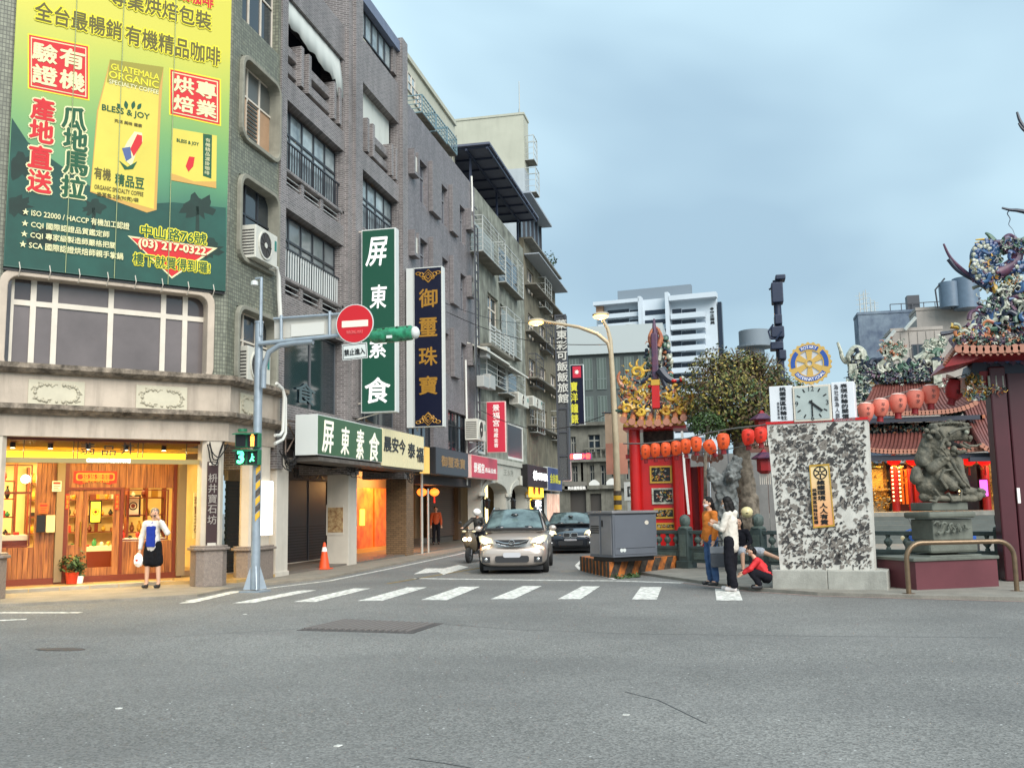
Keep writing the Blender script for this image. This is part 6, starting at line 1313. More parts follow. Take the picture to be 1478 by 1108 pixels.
q=A6(941,951,548,556,.5);MB().fb(FP,q[0]-.02,q[1]+.02,.2,.56,q[2],q[3]).B('plaque_cap',M_gold,gt)
q=A6(941,950,482,549,.1);MB().fb(FP,q[0],q[1],.0,.3,q[2],q[3]).B('ridge_end',M_pg,gt,bevel=.03)
curve(FP,[(946,490),(945,478),(944,468),(944,460)],.1,.1,M_pg,gt,'finial_tip')
for sx,m_ in((-1,M_og),(1,M_og)):curve(FP,[(946+sx*4,500),(946+sx*8,488),(946+sx*5,477),(946+sx*1,472)],.1,.09,m_,gt,'finial_curl');curve(FP,[(946+sx*5,520),(946+sx*7,505),(946+sx*6,495)],.05,.07,M_pw,gt,'finial_curl')
r_=random.Random(9)
for k in range(70):
 y=r_.uniform(486,560);x=958+r_.uniform(-6,6)+(y-486)*.12;u,z=FP.px(x,y,-.6);MB().sph(FP.P(u,-.6+r_.uniform(-.2,.2),z),r_.uniform(.05,.1),r_.uniform(.04,.09),r_.uniform(.05,.11),n=7,k=5).B('porcelain_flower',r_.choice([M_pw,M_gg,M_og,M_pw,M_ink]),gt,smooth=True)
for k in range(26):
 y=r_.uniform(500,556);x=936-r_.uniform(0,5)-(y-500)*.05;u,z=FP.px(x,y,-.5);MB().sph(FP.P(u,-.5,z),.06,.05,.07,n=7,k=5).B('porcelain_flower',r_.choice([M_pw,M_gg,M_ink]),gt,smooth=True)
t=MB().tube([FP.P(x_(985,1.0,640),1.0,FP.z(985,622,1.0)),FP.P(x_(988,1.0,680),1.0,FP.z(988,680,1.0)),FP.P(x_(994,1.0,740),1.0,FP.z(994,742,1.0))],.035,6).B('white_streamer',M_wl,label='thin white rolled streamer hanging down in front of the red side gate',cat='streamer')
YB=33.5;FB=Frame((0,YB,0),(1,0));q=(FB.at(874,0,640),FB.at(905,0,640),FB.z(890,684),FB.z(890,595))
t=thing('hanging_banner',FB.P(q[0],0,q[2]),'faded beige and salmon banner hanging behind the street lamp pole','banner');MB().fb(FB,*q[:2],-.03,0,(q[2]+q[3])/2,q[3]).B('upper_cloth',mat('beige_banner',S(186,160,136,.85),rough=.8,var=.15),t);MB().fb(FB,*q[:2],-.03,0,q[2],(q[2]+q[3])/2).B('lower_cloth',mat('salmon_banner',S(206,142,120,.85),rough=.8,var=.3,vs=1),t);MB().cyl(FB.P(q[0]-.1,0,q[3]),FB.P(q[1]+.1,0,q[3]),.03,n=6).B('rod',M_bard,t)
q=(FB.at(900,0,710),FB.at(920,0,710),FB.z(910,722),FB.z(910,695));t=thing('white_sign',FB.P(q[0],-.2,q[2]),'square white sign with a black character partly behind the red side gate','sign');MB().fb(FB,*q[:2],-.3,-.2,*q[2:]).B('board',M_case,t);TX(FB,'国',906,922,709,14,-.2,M_black,t,bold=.02)
MB().fb(FB,q[0]+.1,q[0]+.2,-.28,-.22,0,q[2]).B('post',M_bar,t)
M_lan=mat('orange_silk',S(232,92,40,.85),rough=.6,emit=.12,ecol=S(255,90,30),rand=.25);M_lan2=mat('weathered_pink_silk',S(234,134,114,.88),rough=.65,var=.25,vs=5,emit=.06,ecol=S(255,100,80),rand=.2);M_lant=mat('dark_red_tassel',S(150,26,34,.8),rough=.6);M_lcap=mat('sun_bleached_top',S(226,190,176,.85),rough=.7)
def lantern(p,r,h,m_,lab,grp,tilt=0.0,top=None,text=True,az=0.0):
 t=thing('paper_lantern',p,lab,'lantern',grp)
 b=MB();n_=16;pr=[(.45*r,h*.5),(.85*r,h*.44),(r,h*.22),(.98*r,0),(.85*r,-h*.25),(.6*r,-h*.47),(.5*r,-h*.5)][::-1]
 vs=[];mm=M.Rotation(tilt,4,'Y')
 b2=MB().lathe((0,0,0),pr,n_)
 b2.v=[tuple(mm@V((x*(1-.06*abs(math.cos(4*math.atan2(y,x)))),y*(1-.06*abs(math.cos(4*math.atan2(y,x)))),z))+V(p))for x,y,z in b2.v]
 b2.B('shade',m_,t,smooth=True)
 tp=MB().lathe((0,0,0),[(.86*r,h*.43),(.6*r,h*.49),(.46*r,h*.52),(.2*r,h*.54)],n_);tp.v=[tuple(mm@V(q)+V(p))for q in tp.v];tp.B('top',top or m_,t,smooth=True)
 ts=MB().lathe((0,0,0),[(.4*r,-h*.5),(.36*r,-h*.62),(.42*r,-h*.8),(.1*r,-h*.82)],10);ts.v=[tuple(mm@V(q)+V(p))for q in ts.v];ts.B('tassel',M_lant,t,smooth=True)
 if text:
  me=textmesh('平安',1.0,0,.01);
  for i,ch in enumerate('平安'):
   me=textmesh(ch,1.0,0.0,.02);fb_=MB();mt_=M.Translation(V(p))@mm@M.Rotation(az,4,'Z')@M.Translation((0,-r*.97,h*.12-i*h*.27))@M.Rotation(R(90),4,'X')@M.Scale(r*.5,4)
   fb_.add([v.co for v in me.vertices],[tuple(q.vertices)for q in me.polygons],mt_).B('character',M_black,t)
 return t
YL=24.6
def stringpts(pts,yf):return[onY(x,y,yf(x))for x,y in pts]
yf1=lambda x:25.6-(x-930)*.022
L1=[(932,652,7,'leftmost'),(946,650,7.5,'second'),(961,649,7.5,'third'),(976,647,8,'fourth'),(990,644,8,'fifth')]
ordn=['first from the left','second from the left','third from the left','fourth from the left','fifth from the left']
for i,(x,y,rpx,_)in enumerate(L1):
 p=onY(x,y,yf1(x));s_=(p-V((0,0,CAMH))).length/FPX;lantern(p,rpx*s_,20*s_,M_lan,'orange lantern, %s of the tight row before the red gate'%ordn[i],'orange lanterns on the left string')
for x,y,rpx,h,tl,lab in((1005,641,8.5,20,0,'upright orange lantern just right of the tight row of five'),(1025,645,9,20,-.5,'tilted orange lantern above the small tiled roof'),(1044,637,9.5,22,0,'orange lantern hanging left of the tree trunk with a red tassel'),(1080,631,9.5,22,0,'left of the two red orange lanterns between tree trunk and clock tower'),(1098,628,9.5,22,0,'right of the two red orange lanterns beside the clock tower edge')):
 p=onY(x,y,yf1(x));s_=(p-V((0,0,CAMH))).length/FPX;lantern(p,rpx*s_,h*s_,M_lan if x<1060 else mat('red_silk',S(214,52,36,.85),rough=.6,emit=.12,ecol=S(255,50,20)),lab,'orange lanterns on the left string',tilt=tl)
t=thing('lantern_string',onY(1000,640,24),'grey cord from the red side gate to the clock tower carrying orange lanterns','string');MB().tube(stringpts([(900,640),(932,640),(961,637),(990,633),(1025,624),(1060,618),(1098,614),(1112,611)],yf1),.018,6).B('cord',mat('grey_cord',S(120,120,116,.8)),t)
MB().tube(stringpts([(925,662),(990,655),(1050,648),(1112,636)],yf1),.012,5).B('cord',mat('grey_cord',S(120,120,116,.8)),t)
yf2=lambda x:20.6+(x-1250)*.004
for i,(x,y,rpx,h,tl)in enumerate(((1250,594,11,24,.05),(1271,588,11,24,.1),(1296,582,11.5,26,.05),(1321,576,11.5,25,.08),(1343,569,11.5,25,.03),(1379,562,13,27,.35))):
 p=onY(x,y,yf2(x));s_=(p-V((0,0,CAMH))).length/FPX
 lantern(p,rpx*s_,h*s_,M_lan2 if i<5 else mat('deep_red_silk',S(176,44,48,.85),rough=.6),['first','second','third','fourth','fifth'][i]+' from the left of the pink topped lanterns before the temple roof' if i<5 else 'tilted deep red lantern under the corner of the right gate roof','pink lanterns before the temple roof',tilt=tl,top=M_lcap,az=R(10))
t=thing('lantern_string',onY(1300,565,20.8),'thin cord from clock tower to right gate carrying the pink topped lanterns','string');MB().tube(stringpts([(1234,585),(1250,580),(1271,575),(1296,568),(1321,562),(1343,556),(1379,545),(1400,538)],yf2),.01,5).B('cord',mat('grey_cord',S(120,120,116,.8)),t)
a12=R(-12);TL_=G(1115,850,.04);TF=Frame((TL_.x,TL_.y),(math.cos(a12),math.sin(a12)))
tw=thing('clock_tower',TF.P(1.1,-.4,.04),'memorial clock pillar faced with broken black and white marble on a pale concrete base','clock tower')
wB=TF.at(1281,0,835);zB_=TF.z(1200,823)
M_conc=mat('pale_concrete',S(190,188,178,.8),rough=.85,var=.3,vs=3,streak=.3,bump=.3,fine=.15)
for a,c in((0,wB*.49),(wB*.49+.006,wB)):MB().fb(TF,a,c,-1.05,0,.04,zB_).B('base_block',M_conc,tw,bevel=.015)
ds=-.14
b0,b1=TF.at(1126,ds,820),TF.at(1262,ds,820);t0_,t1_=TF.at(1107,ds,614),TF.at(1251,ds,606);zs1=TF.z(1180,609,ds);thk=.55
M_slab=mat('white_marble_ground',S(226,222,212,.85),rough=.55,var=.25,vs=6,fine=.25)
vs=[TF.P(u,d,z)for d in(ds-thk,ds)for u,z in((b0,zB_),(b1,zB_),(t1_,zs1),(t0_,zs1))]
MB().add(vs,[(0,3,2,1),(4,5,6,7),(0,1,5,4),(1,2,6,5),(2,3,7,6),(3,0,4,7)]).B('slab',M_slab,tw)
r_=random.Random(21);chips=[MB(),MB()]
def chip(F,u,z,d,s_,a,r_,b):
 n_=r_.randint(4,7);asp=r_.uniform(.25,.8);pts=[]
 for k in range(n_):
  t=2*math.pi*(k+r_.uniform(-.3,.3))/n_;q=r_.uniform(.5,1.2);x,y=s_*q*math.cos(t),s_*q*asp*math.sin(t);pts.append((u+x*math.cos(a)-y*math.sin(a),z+x*math.sin(a)+y*math.cos(a)))
 b.prism(pts,d,d+.006,F.mat(0,0,0))
H_t=zs1-zB_
for k in range(2600):
 z=zB_+.04+r_.random()*(H_t-.08);f=(z-zB_)/H_t;ua=b0+(t0_-b0)*f+.05;ub=b1+(t1_-b1)*f-.05;u=r_.uniform(ua,ub)
 nv=NZ.noise(V((u*3.1,z*3.1,3.3)))+.6*NZ.noise(V((u*8,z*8,9)))
 if nv<-.42:continue
 s_=r_.uniform(.014,.055)if r_.random()<.93 else r_.uniform(.06,.1)
 chip(TF,u,z,ds+.0015+.0004*(k%9),s_,r_.choice([.5,.9,-.4,1.3])+r_.uniform(-.5,.5),r_,chips[k%2])
for b,m_ in zip(chips,(mat('black_marble_chip',S(66,62,60,.9),rough=.4),mat('grey_marble_chip',S(128,120,112,.9),rough=.45))):o=b.B('marble_chips',m_,tw);o['kind']='stuff'
u_=lambda x,y,d=ds:TF.at(x,d,y)
MB().fb(TF,t0_-.02,t1_+.02,ds-thk,ds+.02,zs1,zs1+.05).B('red_band',M_rp,tw)
ck=thing('wall_clock',TF.P(u_(1172,580),ds,zs1),'square grey clock face between two white inscribed panels on top of the marble pillar','clock')
q=(u_(1145,580),u_(1200,580),TF.z(1172,608,ds),TF.z(1172,556,ds))
MB().fb(TF,q[0],q[1],ds-.4,ds+.04,q[2],q[3]).B('case',M_alu,ck,bevel=.01);MB().fb(TF,q[0]+.04,q[1]-.04,ds+.041,ds+.046,q[2]+.04,q[3]-.04).B('dial',mat('clock_dial',S(182,192,188,.85),rough=.3,var=.15,vs=3),ck)
cu,cz=(q[0]+q[1])/2,(q[2]+q[3])/2;rd=(q[1]-q[0])*.4
for k in range(12):
 a=math.pi/2-k*math.pi/6
 if k%3:MB().box(-.012,.012,-.035,.035,0,.004,TF.mat(cu+rd*math.cos(a),ds+.047,cz+rd*math.sin(a))@M.Rotation(a-math.pi/2,4,'Z')).B('hour_mark',M_black,ck)
 else:lettering(TF,{0:'12',3:'3',6:'6',9:'9'}[k],cu+rd*math.cos(a),cz+rd*math.sin(a),ds+.047,h=.09,mt=M_black,parent=ck,bold=.0,name='numeral')
for a,l,w_ in((math.pi/2-math.pi*(4.35/6),.75*rd*1.15,.022),(-math.pi/2,.9*rd,.012)):
 MB().box(-w_,w_,-.06,l,0,.006,TF.mat(cu,ds+.052+w_*.2,cz)@M.Rotation(a-math.pi/2,4,'Z')).B('hand',M_black,ck)
for x0,x1,s1,s2,lab in((1111,1144,'桃園東區扶輪社','','white inscribed panel left of the clock'),(1201,1234,'表現扶輪的關懷','為社區 為人群','white inscribed panel right of the clock')):
 a,c=u_(x0,580),u_(x1,580);z0_,z1_=TF.z((x0+x1)/2,609 if x0<1150 else 607.5,ds),TF.z((x0+x1)/2,557 if x0<1150 else 551,ds);t=thing('inscribed_panel',TF.P(a,ds,z0_),lab,'sign');MB().fb(TF,a,c,ds-.35,ds+.02,z0_,z1_).B('panel',mat('white_panel',S(226,228,232,.88),rough=.4,var=.08),t,bevel=.01)
 if s2:TX(TF,s1,1214.5,1224,0,0,ds+.02,M_black,t,vertical=True,y0=553,y1=604,bold=.02);TX(TF,s2.replace(' ',''),1205,1211,0,0,ds+.02,mat('grey_text',S(90,90,94)),t,vertical=True,y0=554,y1=604,bold=.01)
 else:TX(TF,s1,1126,1135,0,0,ds+.02,M_black,t,vertical=True,y0=558,y1=606,bold=.02);TX(TF,'張豐富敬贈',1122,1125.5,0,0,ds+.02,mat('grey_text',S(90,90,94)),t,vertical=True,y0=580,y1=605,bold=.0)
gw=thing('gear_wheel_emblem',TF.P(u_(1168,524),ds,zs1+.75),'round gold and blue gear wheel emblem with lettering above the clock','emblem')
gu,gz=TF.px(1168.5,524,ds-.1);gr=(TF.at(1200.5,ds-.1,524)-TF.at(1136.5,ds-.1,524))/2;gm_=TF.mat(gu,ds-.1,gz)
M_eg=mat('emblem_gold',S(216,176,96,.85),rough=.4,metal=.15);M_eb=mat('emblem_blue',S(48,84,160,.9),rough=.4);M_es=mat('emblem_silver',S(204,206,210,.85),rough=.35)
N_=96;teeth=[((gr if(k%4)<2 else gr*.94)*math.cos(2*math.pi*k/N_),(gr if(k%4)<2 else gr*.94)*math.sin(2*math.pi*k/N_))for k in range(N_)]
MB().ring(teeth,[(gr*.6*math.cos(2*math.pi*k/N_),gr*.6*math.sin(2*math.pi*k/N_))for k in range(N_)],-.06,.0,gm_).B('gear_rim',M_eg,gw)
MB().prism([(gr*.62*math.cos(2*math.pi*k/32),gr*.62*math.sin(2*math.pi*k/32))for k in range(32)],-.05,-.02,gm_).B('disc',M_es,gw)
for k in range(6):
 a=math.pi/2+k*math.pi/3;MB().prism([(-.035,gr*.12),(.035,gr*.12),(.06,gr*.6),(-.06,gr*.6)],-.02,-.005,gm_@M.Rotation(a-math.pi/2,4,'Z')).B('spoke',M_eg,gw)
circ=lambda r,n_=32:[(r*math.cos(2*math.pi*k/n_),r*math.sin(2*math.pi*k/n_))for k in range(n_)]
MB().ring(circ(gr*.2),circ(gr*.12),-.02,.005,gm_).B('hub',M_eg,gw)
def arc(a0,a1,r0,r1,z0,z1,m_,n_=12):
 b=MB()
 for k in range(n_):
  t0,t1=a0+(a1-a0)*k/n_,a0+(a1-a0)*(k+1)/n_;b.prism([(r0*math.cos(t0),r0*math.sin(t0)),(r1*math.cos(t0),r1*math.sin(t0)),(r1*math.cos(t1),r1*math.sin(t1)),(r0*math.cos(t1),r0*math.sin(t1))],z0,z1,gm_)
 return b.B('blue_arc',m_,gw)
arc(R(58),R(122),gr*.66,gr*.86,.001,.006,M_eb);arc(R(214),R(326),gr*.66,gr*.86,.001,.006,M_eb);arc(R(-14),R(44),gr*.66,gr*.86,.001,.006,M_eb,8);arc(R(136),R(194),gr*.66,gr*.86,.001,.006,M_eb,8)
for s_,a0,a1,inv in(('ROTARY',R(113),R(67),0),('INTERNATIONAL',R(219),R(321),1)):
 for i,ch in enumerate(s_):
  a=a0+(a1-a0)*i/(len(s_)-1);me=textmesh(ch,1,0,.02);sc0=gr*.14/.72
  m_=gm_@M.Translation((gr*.76*math.cos(a),gr*.76*math.sin(a),.008))@M.Rotation(a-math.pi/2+(math.pi if inv else 0),4,'Z')@M.Diagonal((sc0,sc0,.05,1))
  MB().add([v.co for v in me.vertices],[tuple(p.vertices)for p in me.polygons],m_).B('letter',M_wl,gw)
MB().fb(TF,gu-.05,gu+.05,ds-.2,ds-.12,zs1,gz-gr*.8).B('stem',M_alu,gw)
pq=thing('gold_plaque',TF.P(u_(1186,716),ds+.02,1.7),'gold to orange vertical plaque with a wheel emblem and black characters on the marble pillar','plaque')
qa=[TF.px(x,y,ds+.02)for x,y in((1168,671),(1197,669),(1205,759),(1174,762))]
pm=mat('plaque_gold_fade',S(236,196,130,.9),rough=.35);t_=pm.node_tree;b_=t_.nodes['Principled BSDF'];c_=N(t_,'ShaderNodeTexCoord');s_=N(t_,'ShaderNodeSeparateXYZ');r__=N(t_,'ShaderNodeMapRange');r__.inputs[1].default_value=qa[2][1];r__.inputs[2].default_value=qa[0][1];cr=N(t_,'ShaderNodeValToRGB');t_.links.new(c_.outputs['Object'],s_.inputs[0]);t_.links.new(s_.outputs['Z'],r__.inputs[0]);t_.links.new(r__.outputs[0],cr.inputs[0]);es=cr.color_ramp.elements;es[0].color=(*S(236,160,110,.9),1);es[1].color=(*S(238,214,160,.9),1);t_.links.new(cr.outputs[0],b_.inputs['Base Color'])
MB().prism([qa[3],qa[2],qa[1],qa[0]],ds+.012,ds+.03,TF.mat(0,0,0)).B('plate',pm,pq,bevel=.004)
MB().ring([qa[3],qa[2],qa[1],qa[0]],[((x-0)*1.0+(.02 if i in(0,3)else-.02),z+(.03 if i<2 else-.03))for i,(x,z)in enumerate((qa[3],qa[2],qa[1],qa[0]))],ds+.031,ds+.04,TF.mat(0,0,0)).B('rim',M_gold,pq)
eu,ez_=TF.px(1184,682,ds+.03);em=TF.mat(eu,ds+.033,ez_)
MB().ring(circ(.125),circ(.105),0,.004,em).B('wheel',M_black,pq);MB().ring(circ(.035,16),circ(.02,16),0,.004,em).B('wheel',M_black,pq)
for k in range(6):MB().box(-.012,.012,.03,.105,0,.004,em@M.Rotation(k*math.pi/3,4,'Z')).B('wheel_spoke',M_black,pq)
TX(TF,'維護環境',1180,1191,0,0,ds+.032,M_black,pq,vertical=True,y0=692,y1=722,bold=.03);TX(TF,'人人有責',1184,1195,0,0,ds+.032,M_black,pq,vertical=True,y0=725,y1=757,bold=.03)
TX(TF,'桃園東區扶輪社敬贈',1174,1180,0,0,ds+.032,M_black,pq,vertical=True,y0=704,y1=756,bold=.01)
M_bark=mat('mottled_bark',S(150,138,122,.75),rough=.9,var=.5,vs=5,bump=.8,bs=14,col2=S(84,76,66,.8));M_bark2=mat('grey_dead_bark',S(156,160,158,.75),rough=.9,var=.55,vs=7,bump=1.0,bs=9,fine=.4);M_twig=mat('brown_twig_leaf',S(120,98,70,.65),rough=.8,var=.3,vs=4)
tr=thing('pruned_tree',onY(1080,770,27.5),'large round pruned tree with olive leaves, coloured golden on the lit left side, behind the lanterns','tree')
YT=28.0
def tp(x,y,dy=0):return onY(x,y,YT+dy)
def trunk(pts,m_,par,name='trunk',disp=.06):
 return blob(name,[('c',pts[i][0],pts[i+1][0],pts[i][1],pts[i+1][1])for i in range(len(pts)-1)],m_,par,voxel=.04,smooth=2,disp=disp,dscale=.25)
gz0=.06
g0=tp(1082,760);g0.z=gz0
trunk([(g0,.42),(tp(1080,720),.27),(tp(1074,680),.24),(tp(1070,650),.22),(tp(1068,615),.24),(tp(1080,590),.2),(tp(1092,568),.14)],M_bark,tr)
for q in([(1070,640),(1062,600),(1050,570),(1035,552)],[(1080,590),(1105,572),(1120,560)],[(1066,610),(1040,592),(1015,580),(1003,570)],[(1055,580),(1060,550),(1064,530)],[(1085,585),(1090,550),(1092,530)],[(1035,590),(1030,560),(1022,545)],[(1105,572),(1112,545),(1118,530)]):
 pts=[tp(x,y,.5*math.sin(x))for x,y in q];MB().tube(pts,[.11-.08*i/(len(pts)-1)for i in range(len(pts))],7).B('limb',M_bark,tr,smooth=True)
cc=tp(1072,569);rc_=random.Random(4);tw_=MB()
for k in range(420):
 d=V((rc_.gauss(0,1),rc_.gauss(0,1),abs(rc_.gauss(0,1))-.35)).normalized();a=cc+V((d.x*.8,d.y*.7,d.z*.6-.1));e_=cc+V((d.x*1.46,d.y*1.3,d.z*1.36));tw_.tube([a,a.lerp(e_,.5)+V((rc_.uniform(-.1,.1),)*3),e_],[.02,.014,.006],4)
o=tw_.B('twigs',M_twig,tr);o['kind']='stuff'
foliage('x',cc,1.6,1.4,1.45,15500,.062,[M_twig,M_lf2,M_twig,M_lf2,M_lf1,M_lf4],tr,8,.55);foliage('x',cc+V((-.45,-.35,.1)),1.15,1.2,1.25,2600,.045,[M_lf2,M_lf3,M_lf2,M_twig],tr,9,.75);foliage('x',cc+V((.1,.2,-.75)),1.35,1.1,.75,3200,.05,[M_twig,M_lf1],tr,10,.2)  # golden leaves paint light onto the left side; dark ones the dim interior
t2=thing('round_shrub',tp(1022,640),'small dense dark green ball shaped tree in front of the pruned tree','tree');foliage('x',tp(1022,610,-1),.62,.55,.42,2600,.04,[M_lf4,M_lf1,M_lf4],t2,3,.4)
MB().tube([tp(1022,612,-1),tp(1018,660,-1),tp(1018,760,-1)],.05,6).B('trunk',M_bark,t2)
t3=thing('dead_tree',tp(1040,760,-1.5),'pollarded grey dead tree trunk with two cut limbs behind the two women','tree')
g1=tp(1048,760,-1.5);g1.z=gz0
blob('trunk',[('c',g1,tp(1048,705,-1.5),.34,.27),('c',tp(1048,710,-1.5),tp(1034,690,-1.5),.24,.19),('c',tp(1034,690,-1.5),tp(1027,684,-1.5),.19,.15),('c',tp(1050,705,-1.5),tp(1058,680,-1.5),.25,.2),('c',tp(1058,680,-1.5),tp(1064,664,-1.5),.2,.13),('c',tp(1054,688,-1.8),tp(1055,686,-2.0),.14,.12)],M_bark2,t3,voxel=.028,smooth=1,disp=.07,dscale=.14)
for x,y,lab in((1100,612,'upper dark red carved hanging lamp right of the tree trunk'),(1103,668,'lower dark red carved hanging lamp with silver fringe right of the tree trunk')):
 p=tp(x,y,-2);t=thing('hanging_lamp',p,lab,'lamp');MB().lathe(p,[(.1,-.28),(.19,-.2),(.19,.08),(.3,.1),(.1,.26),(.03,.36)],6).B('body',M_rp2,t);MB().lathe(p,[(.31,.1),(.33,.13),(.1,.28)],6).B('roof',M_pg,t)
 for k in range(6):MB().cyl(p+V((-.12+.05*k,0,-.28)),p+V((-.12+.05*k,0,-.55)),.012,n=4).B('fringe',M_alu,t)
 MB().cyl(p+V((0,0,.3)),p+V((0,0,1.2)),.012,n=4).B('cord',M_cab,t)
YW=33;WFm=Frame((0,YW,0),(1,0));t=thing('temple_yard_wall',WFm.P(2,0,0),'pale grey panelled wall behind the tree trunks in the temple yard','wall')
for k in range(6):MB().fb(WFm,-1.7+k*.62,-1.7+k*.62+.6,-.2,0-.02*(k%2),.06,3.3).B('panel',mat('grey_wall_panel',S(150,150,148,.75),rough=.7,var=.2,streak=.3,rand=.2),t)
YM=44.0;FM=Frame((0,YM,0),(1,0));m_=lambda x,y,d=0:FM.px(x,y,d)
hall=thing('temple_hall',FM.P(9,0,0),'ornate temple hall with curved ridge, red tile roofs and a glowing gold front','temple')
M_rt=mat('rust_roof_tile',S(136,82,74,.75),rough=.45,var=.35,vs=5,rand=.25);M_drk=mat('dark_eave',S(50,54,68,.85),rough=.5);M_goldw=mat('gilded_wall',S(196,150,74,.8),rough=.4,metal=.25,var=.5,vs=6,col2=S(110,70,36,.8),bump=.8,bs=18)
def roof(x0,x1,yb,x2,x3,yt,n,d0,d1,par,sag=.25):
 ub0,zb0=FM.px(x0,yb,d0);ub1,_=FM.px(x1,yb,d0);ut0,zt0=FM.px(x2,yt,d1);ut1,_=FM.px(x3,yt,d1)
 g=10;fn_=lambda t,s:FM.P((ub0+(ub1-ub0)*t)*(1-s)+(ut0+(ut1-ut0)*t)*s,d0+(d1-d0)*s,zb0+(zt0-zb0)*s-sag*math.sin(math.pi*s)+.35*(2*t-1)**4*(1-s))
 b=MB();
 for i in range(g):
  for j in range(6):b.quad(fn_(i/g,j/6),fn_((i+1)/g,j/6),fn_((i+1)/g,(j+1)/6),fn_(i/g,(j+1)/6))
 o=b.B('roof_slope',M_rt,par);s_=o.modifiers.new('t','SOLIDIFY');s_.thickness=.08
 for i in range(n):
  t=(i+.5)/n;MB().tube([fn_(t,s/6)+V((0,-.02,.05))for s in range(7)],.075,6).B('tile_rib',M_rt,par)
  MB().cyl(fn_(t,0)+V((0,-.06,.03)),fn_(t,0)+V((0,0,.03)),.1,n=8).B('tile_end',M_tt,par)
 return fn_
roof(1238,1412,600,1262,1372,553,30,3.2,0,hall)
roof(1225,1478,655,1232,1478,630,44,4.2,2.6,hall,.1)
roof(1416,1520,655,1384,1478,578,20,4.6,1.2,hall,.15)
for(x0,x1,y,d,m2,h)in((1236,1415,606,3.1,M_drk,.14),(1223,1500,660,4.1,M_drk,.16),(1400,1500,661,4.4,M_drk,.12)):a,z=m_(x0,y,d);c,_=m_(x1,y,d);MB().fb(FM,a,c,d-.3,d,z-h,z+h*.3).B('eave_beam',m2,hall)
a,z0_=m_(1236,628,2.4);c,z1_=m_(1415,607,2.4);MB().fb(FM,a,c,1.0,2.2,z0_,z1_).B('frieze',M_ink,hall)
r_=random.Random(2)
for k in range(46):u=a+(c-a)*(k+.5)/46;[MB().fb(FM,u-.09-.05*j,u+.09+.05*j,2.2,2.35+.12*j,z0_+.1+.2*j,z0_+.24+.2*j).B('bracket',[M_pw,M_gg,M_bg,M_og][(k+j)%4]if k%2 else M_ink,hall)for j in range(3)]
def band(x0,x1,yf,th,d,m2,name,dep=.4):
 b=MB();n_=16;pts=[FM.px(x0+(x1-x0)*k/n_,yf(k/n_),d)for k in range(n_+1)]
 for k in range(n_):(u0,z0),(u1,z1)=pts[k],pts[k+1];b.prism([(u0,z0-th),(u1,z1-th),(u1,z1),(u0,z0)],d-dep,d,FM.mat(0,0,0))
 return b.B(name,m2,hall)
sg=lambda y0,s:(lambda t:y0+s*(1-(2*t-1)**2))
band(1225,1362,sg(520,17),.3,.3,M_gg,'ridge_band');band(1230,1358,sg(528,14),.5,.22,M_pg,'ridge_band');band(1236,1356,sg(541,13),.25,.3,M_gg,'ridge_band');band(1250,1352,sg(548,10),.1,.34,M_yg,'ridge_band')
for x,y0,y1 in((1231,525,560),(1240,560,600),(1352,520,560),(1365,555,600)):a,z0=m_(x-4,y1,.6);c,z1=m_(x+5,y0,.6);MB().fb(FM,a,c,.2,.7,z0,z1).B('hip_ridge',M_pw,hall)
def cluster(F,x0,x1,yf,spread,d,n,mats,par,seed,r0=.09):
 """cut-porcelain ornament: hundreds of small shards, petals and scrolls"""
 r_=random.Random(seed);bs={}
 for k in range(n*5):
  x=r_.uniform(x0,x1);t=(x-x0)/(x1-x0);y=yf(t)+r_.gauss(0,spread*.55);u,z=F.px(x,y,d);m2=r_.choice(mats);b=bs.setdefault(m2.name,(MB(),m2))[0]
  p=F.P(u,d+r_.uniform(-.15,.15),z);q=r_.random();r1=r0*r_.uniform(.3,.8)
  if q<.2:b.sph(p,r1*.7,r1*.6,r1*.7,n=6,k=4)
  elif q<.6:
   a0=r_.uniform(0,6.3)
   for j in range(3):a1=a0+j*.8;e_=p+V((r1*1.5*math.cos(a1),-.05,r1*1.5*math.sin(a1)));s_=V((-math.sin(a1),0,math.cos(a1)))*r1*.35;b.add([p,p.lerp(e_,.5)+s_,e_,p.lerp(e_,.5)-s_,p+V((0,.04,0))],[(0,3,2,1),(0,1,4),(0,4,3),(1,2,4),(2,3,4)])
  else:
   a0=r_.uniform(0,6.3);s_=r1*2.2;b.tube([p+F.u*(s_*q2*math.cos(a0+q2*2.6))+V((0,-.03,s_*q2*math.sin(a0+q2*2.6)))for q2 in(.2,.6,1.0)],[r1*.4,r1*.3,r1*.08],4)
 for b,m2 in bs.values():b.B('porcelain_ornament',m2,par)['kind']='stuff'
PM=[M_pw,M_gg,M_pw,M_gg,M_pw,M_og,M_ink,M_bg,M_pg]
cluster(FM,1228,1360,sg(517,17),4,.4,60,PM,hall,1,.13);cluster(FM,1234,1356,sg(534,13),5,.4,60,PM,hall,5,.1);cluster(FM,1272,1306,lambda t:506,11,.4,50,[M_pw,M_gg,M_og,M_pw],hall,2,.15);cluster(FM,1336,1362,lambda t:505-12*t,9,.4,34,[M_pw,M_pw,M_gg],hall,3,.17)
cluster(FM,1228,1252,lambda t:580,26,.6,60,[M_gg,M_pw,M_ink],hall,4,.17);cluster(FM,1360,1385,lambda t:580+10*t,18,.9,44,[M_gg,M_pw,M_ink],hall,6,.17);cluster(FM,1395,1440,lambda t:582-8*t,9,1.2,40,[M_gg,M_pw,M_og],hall,7,.15)
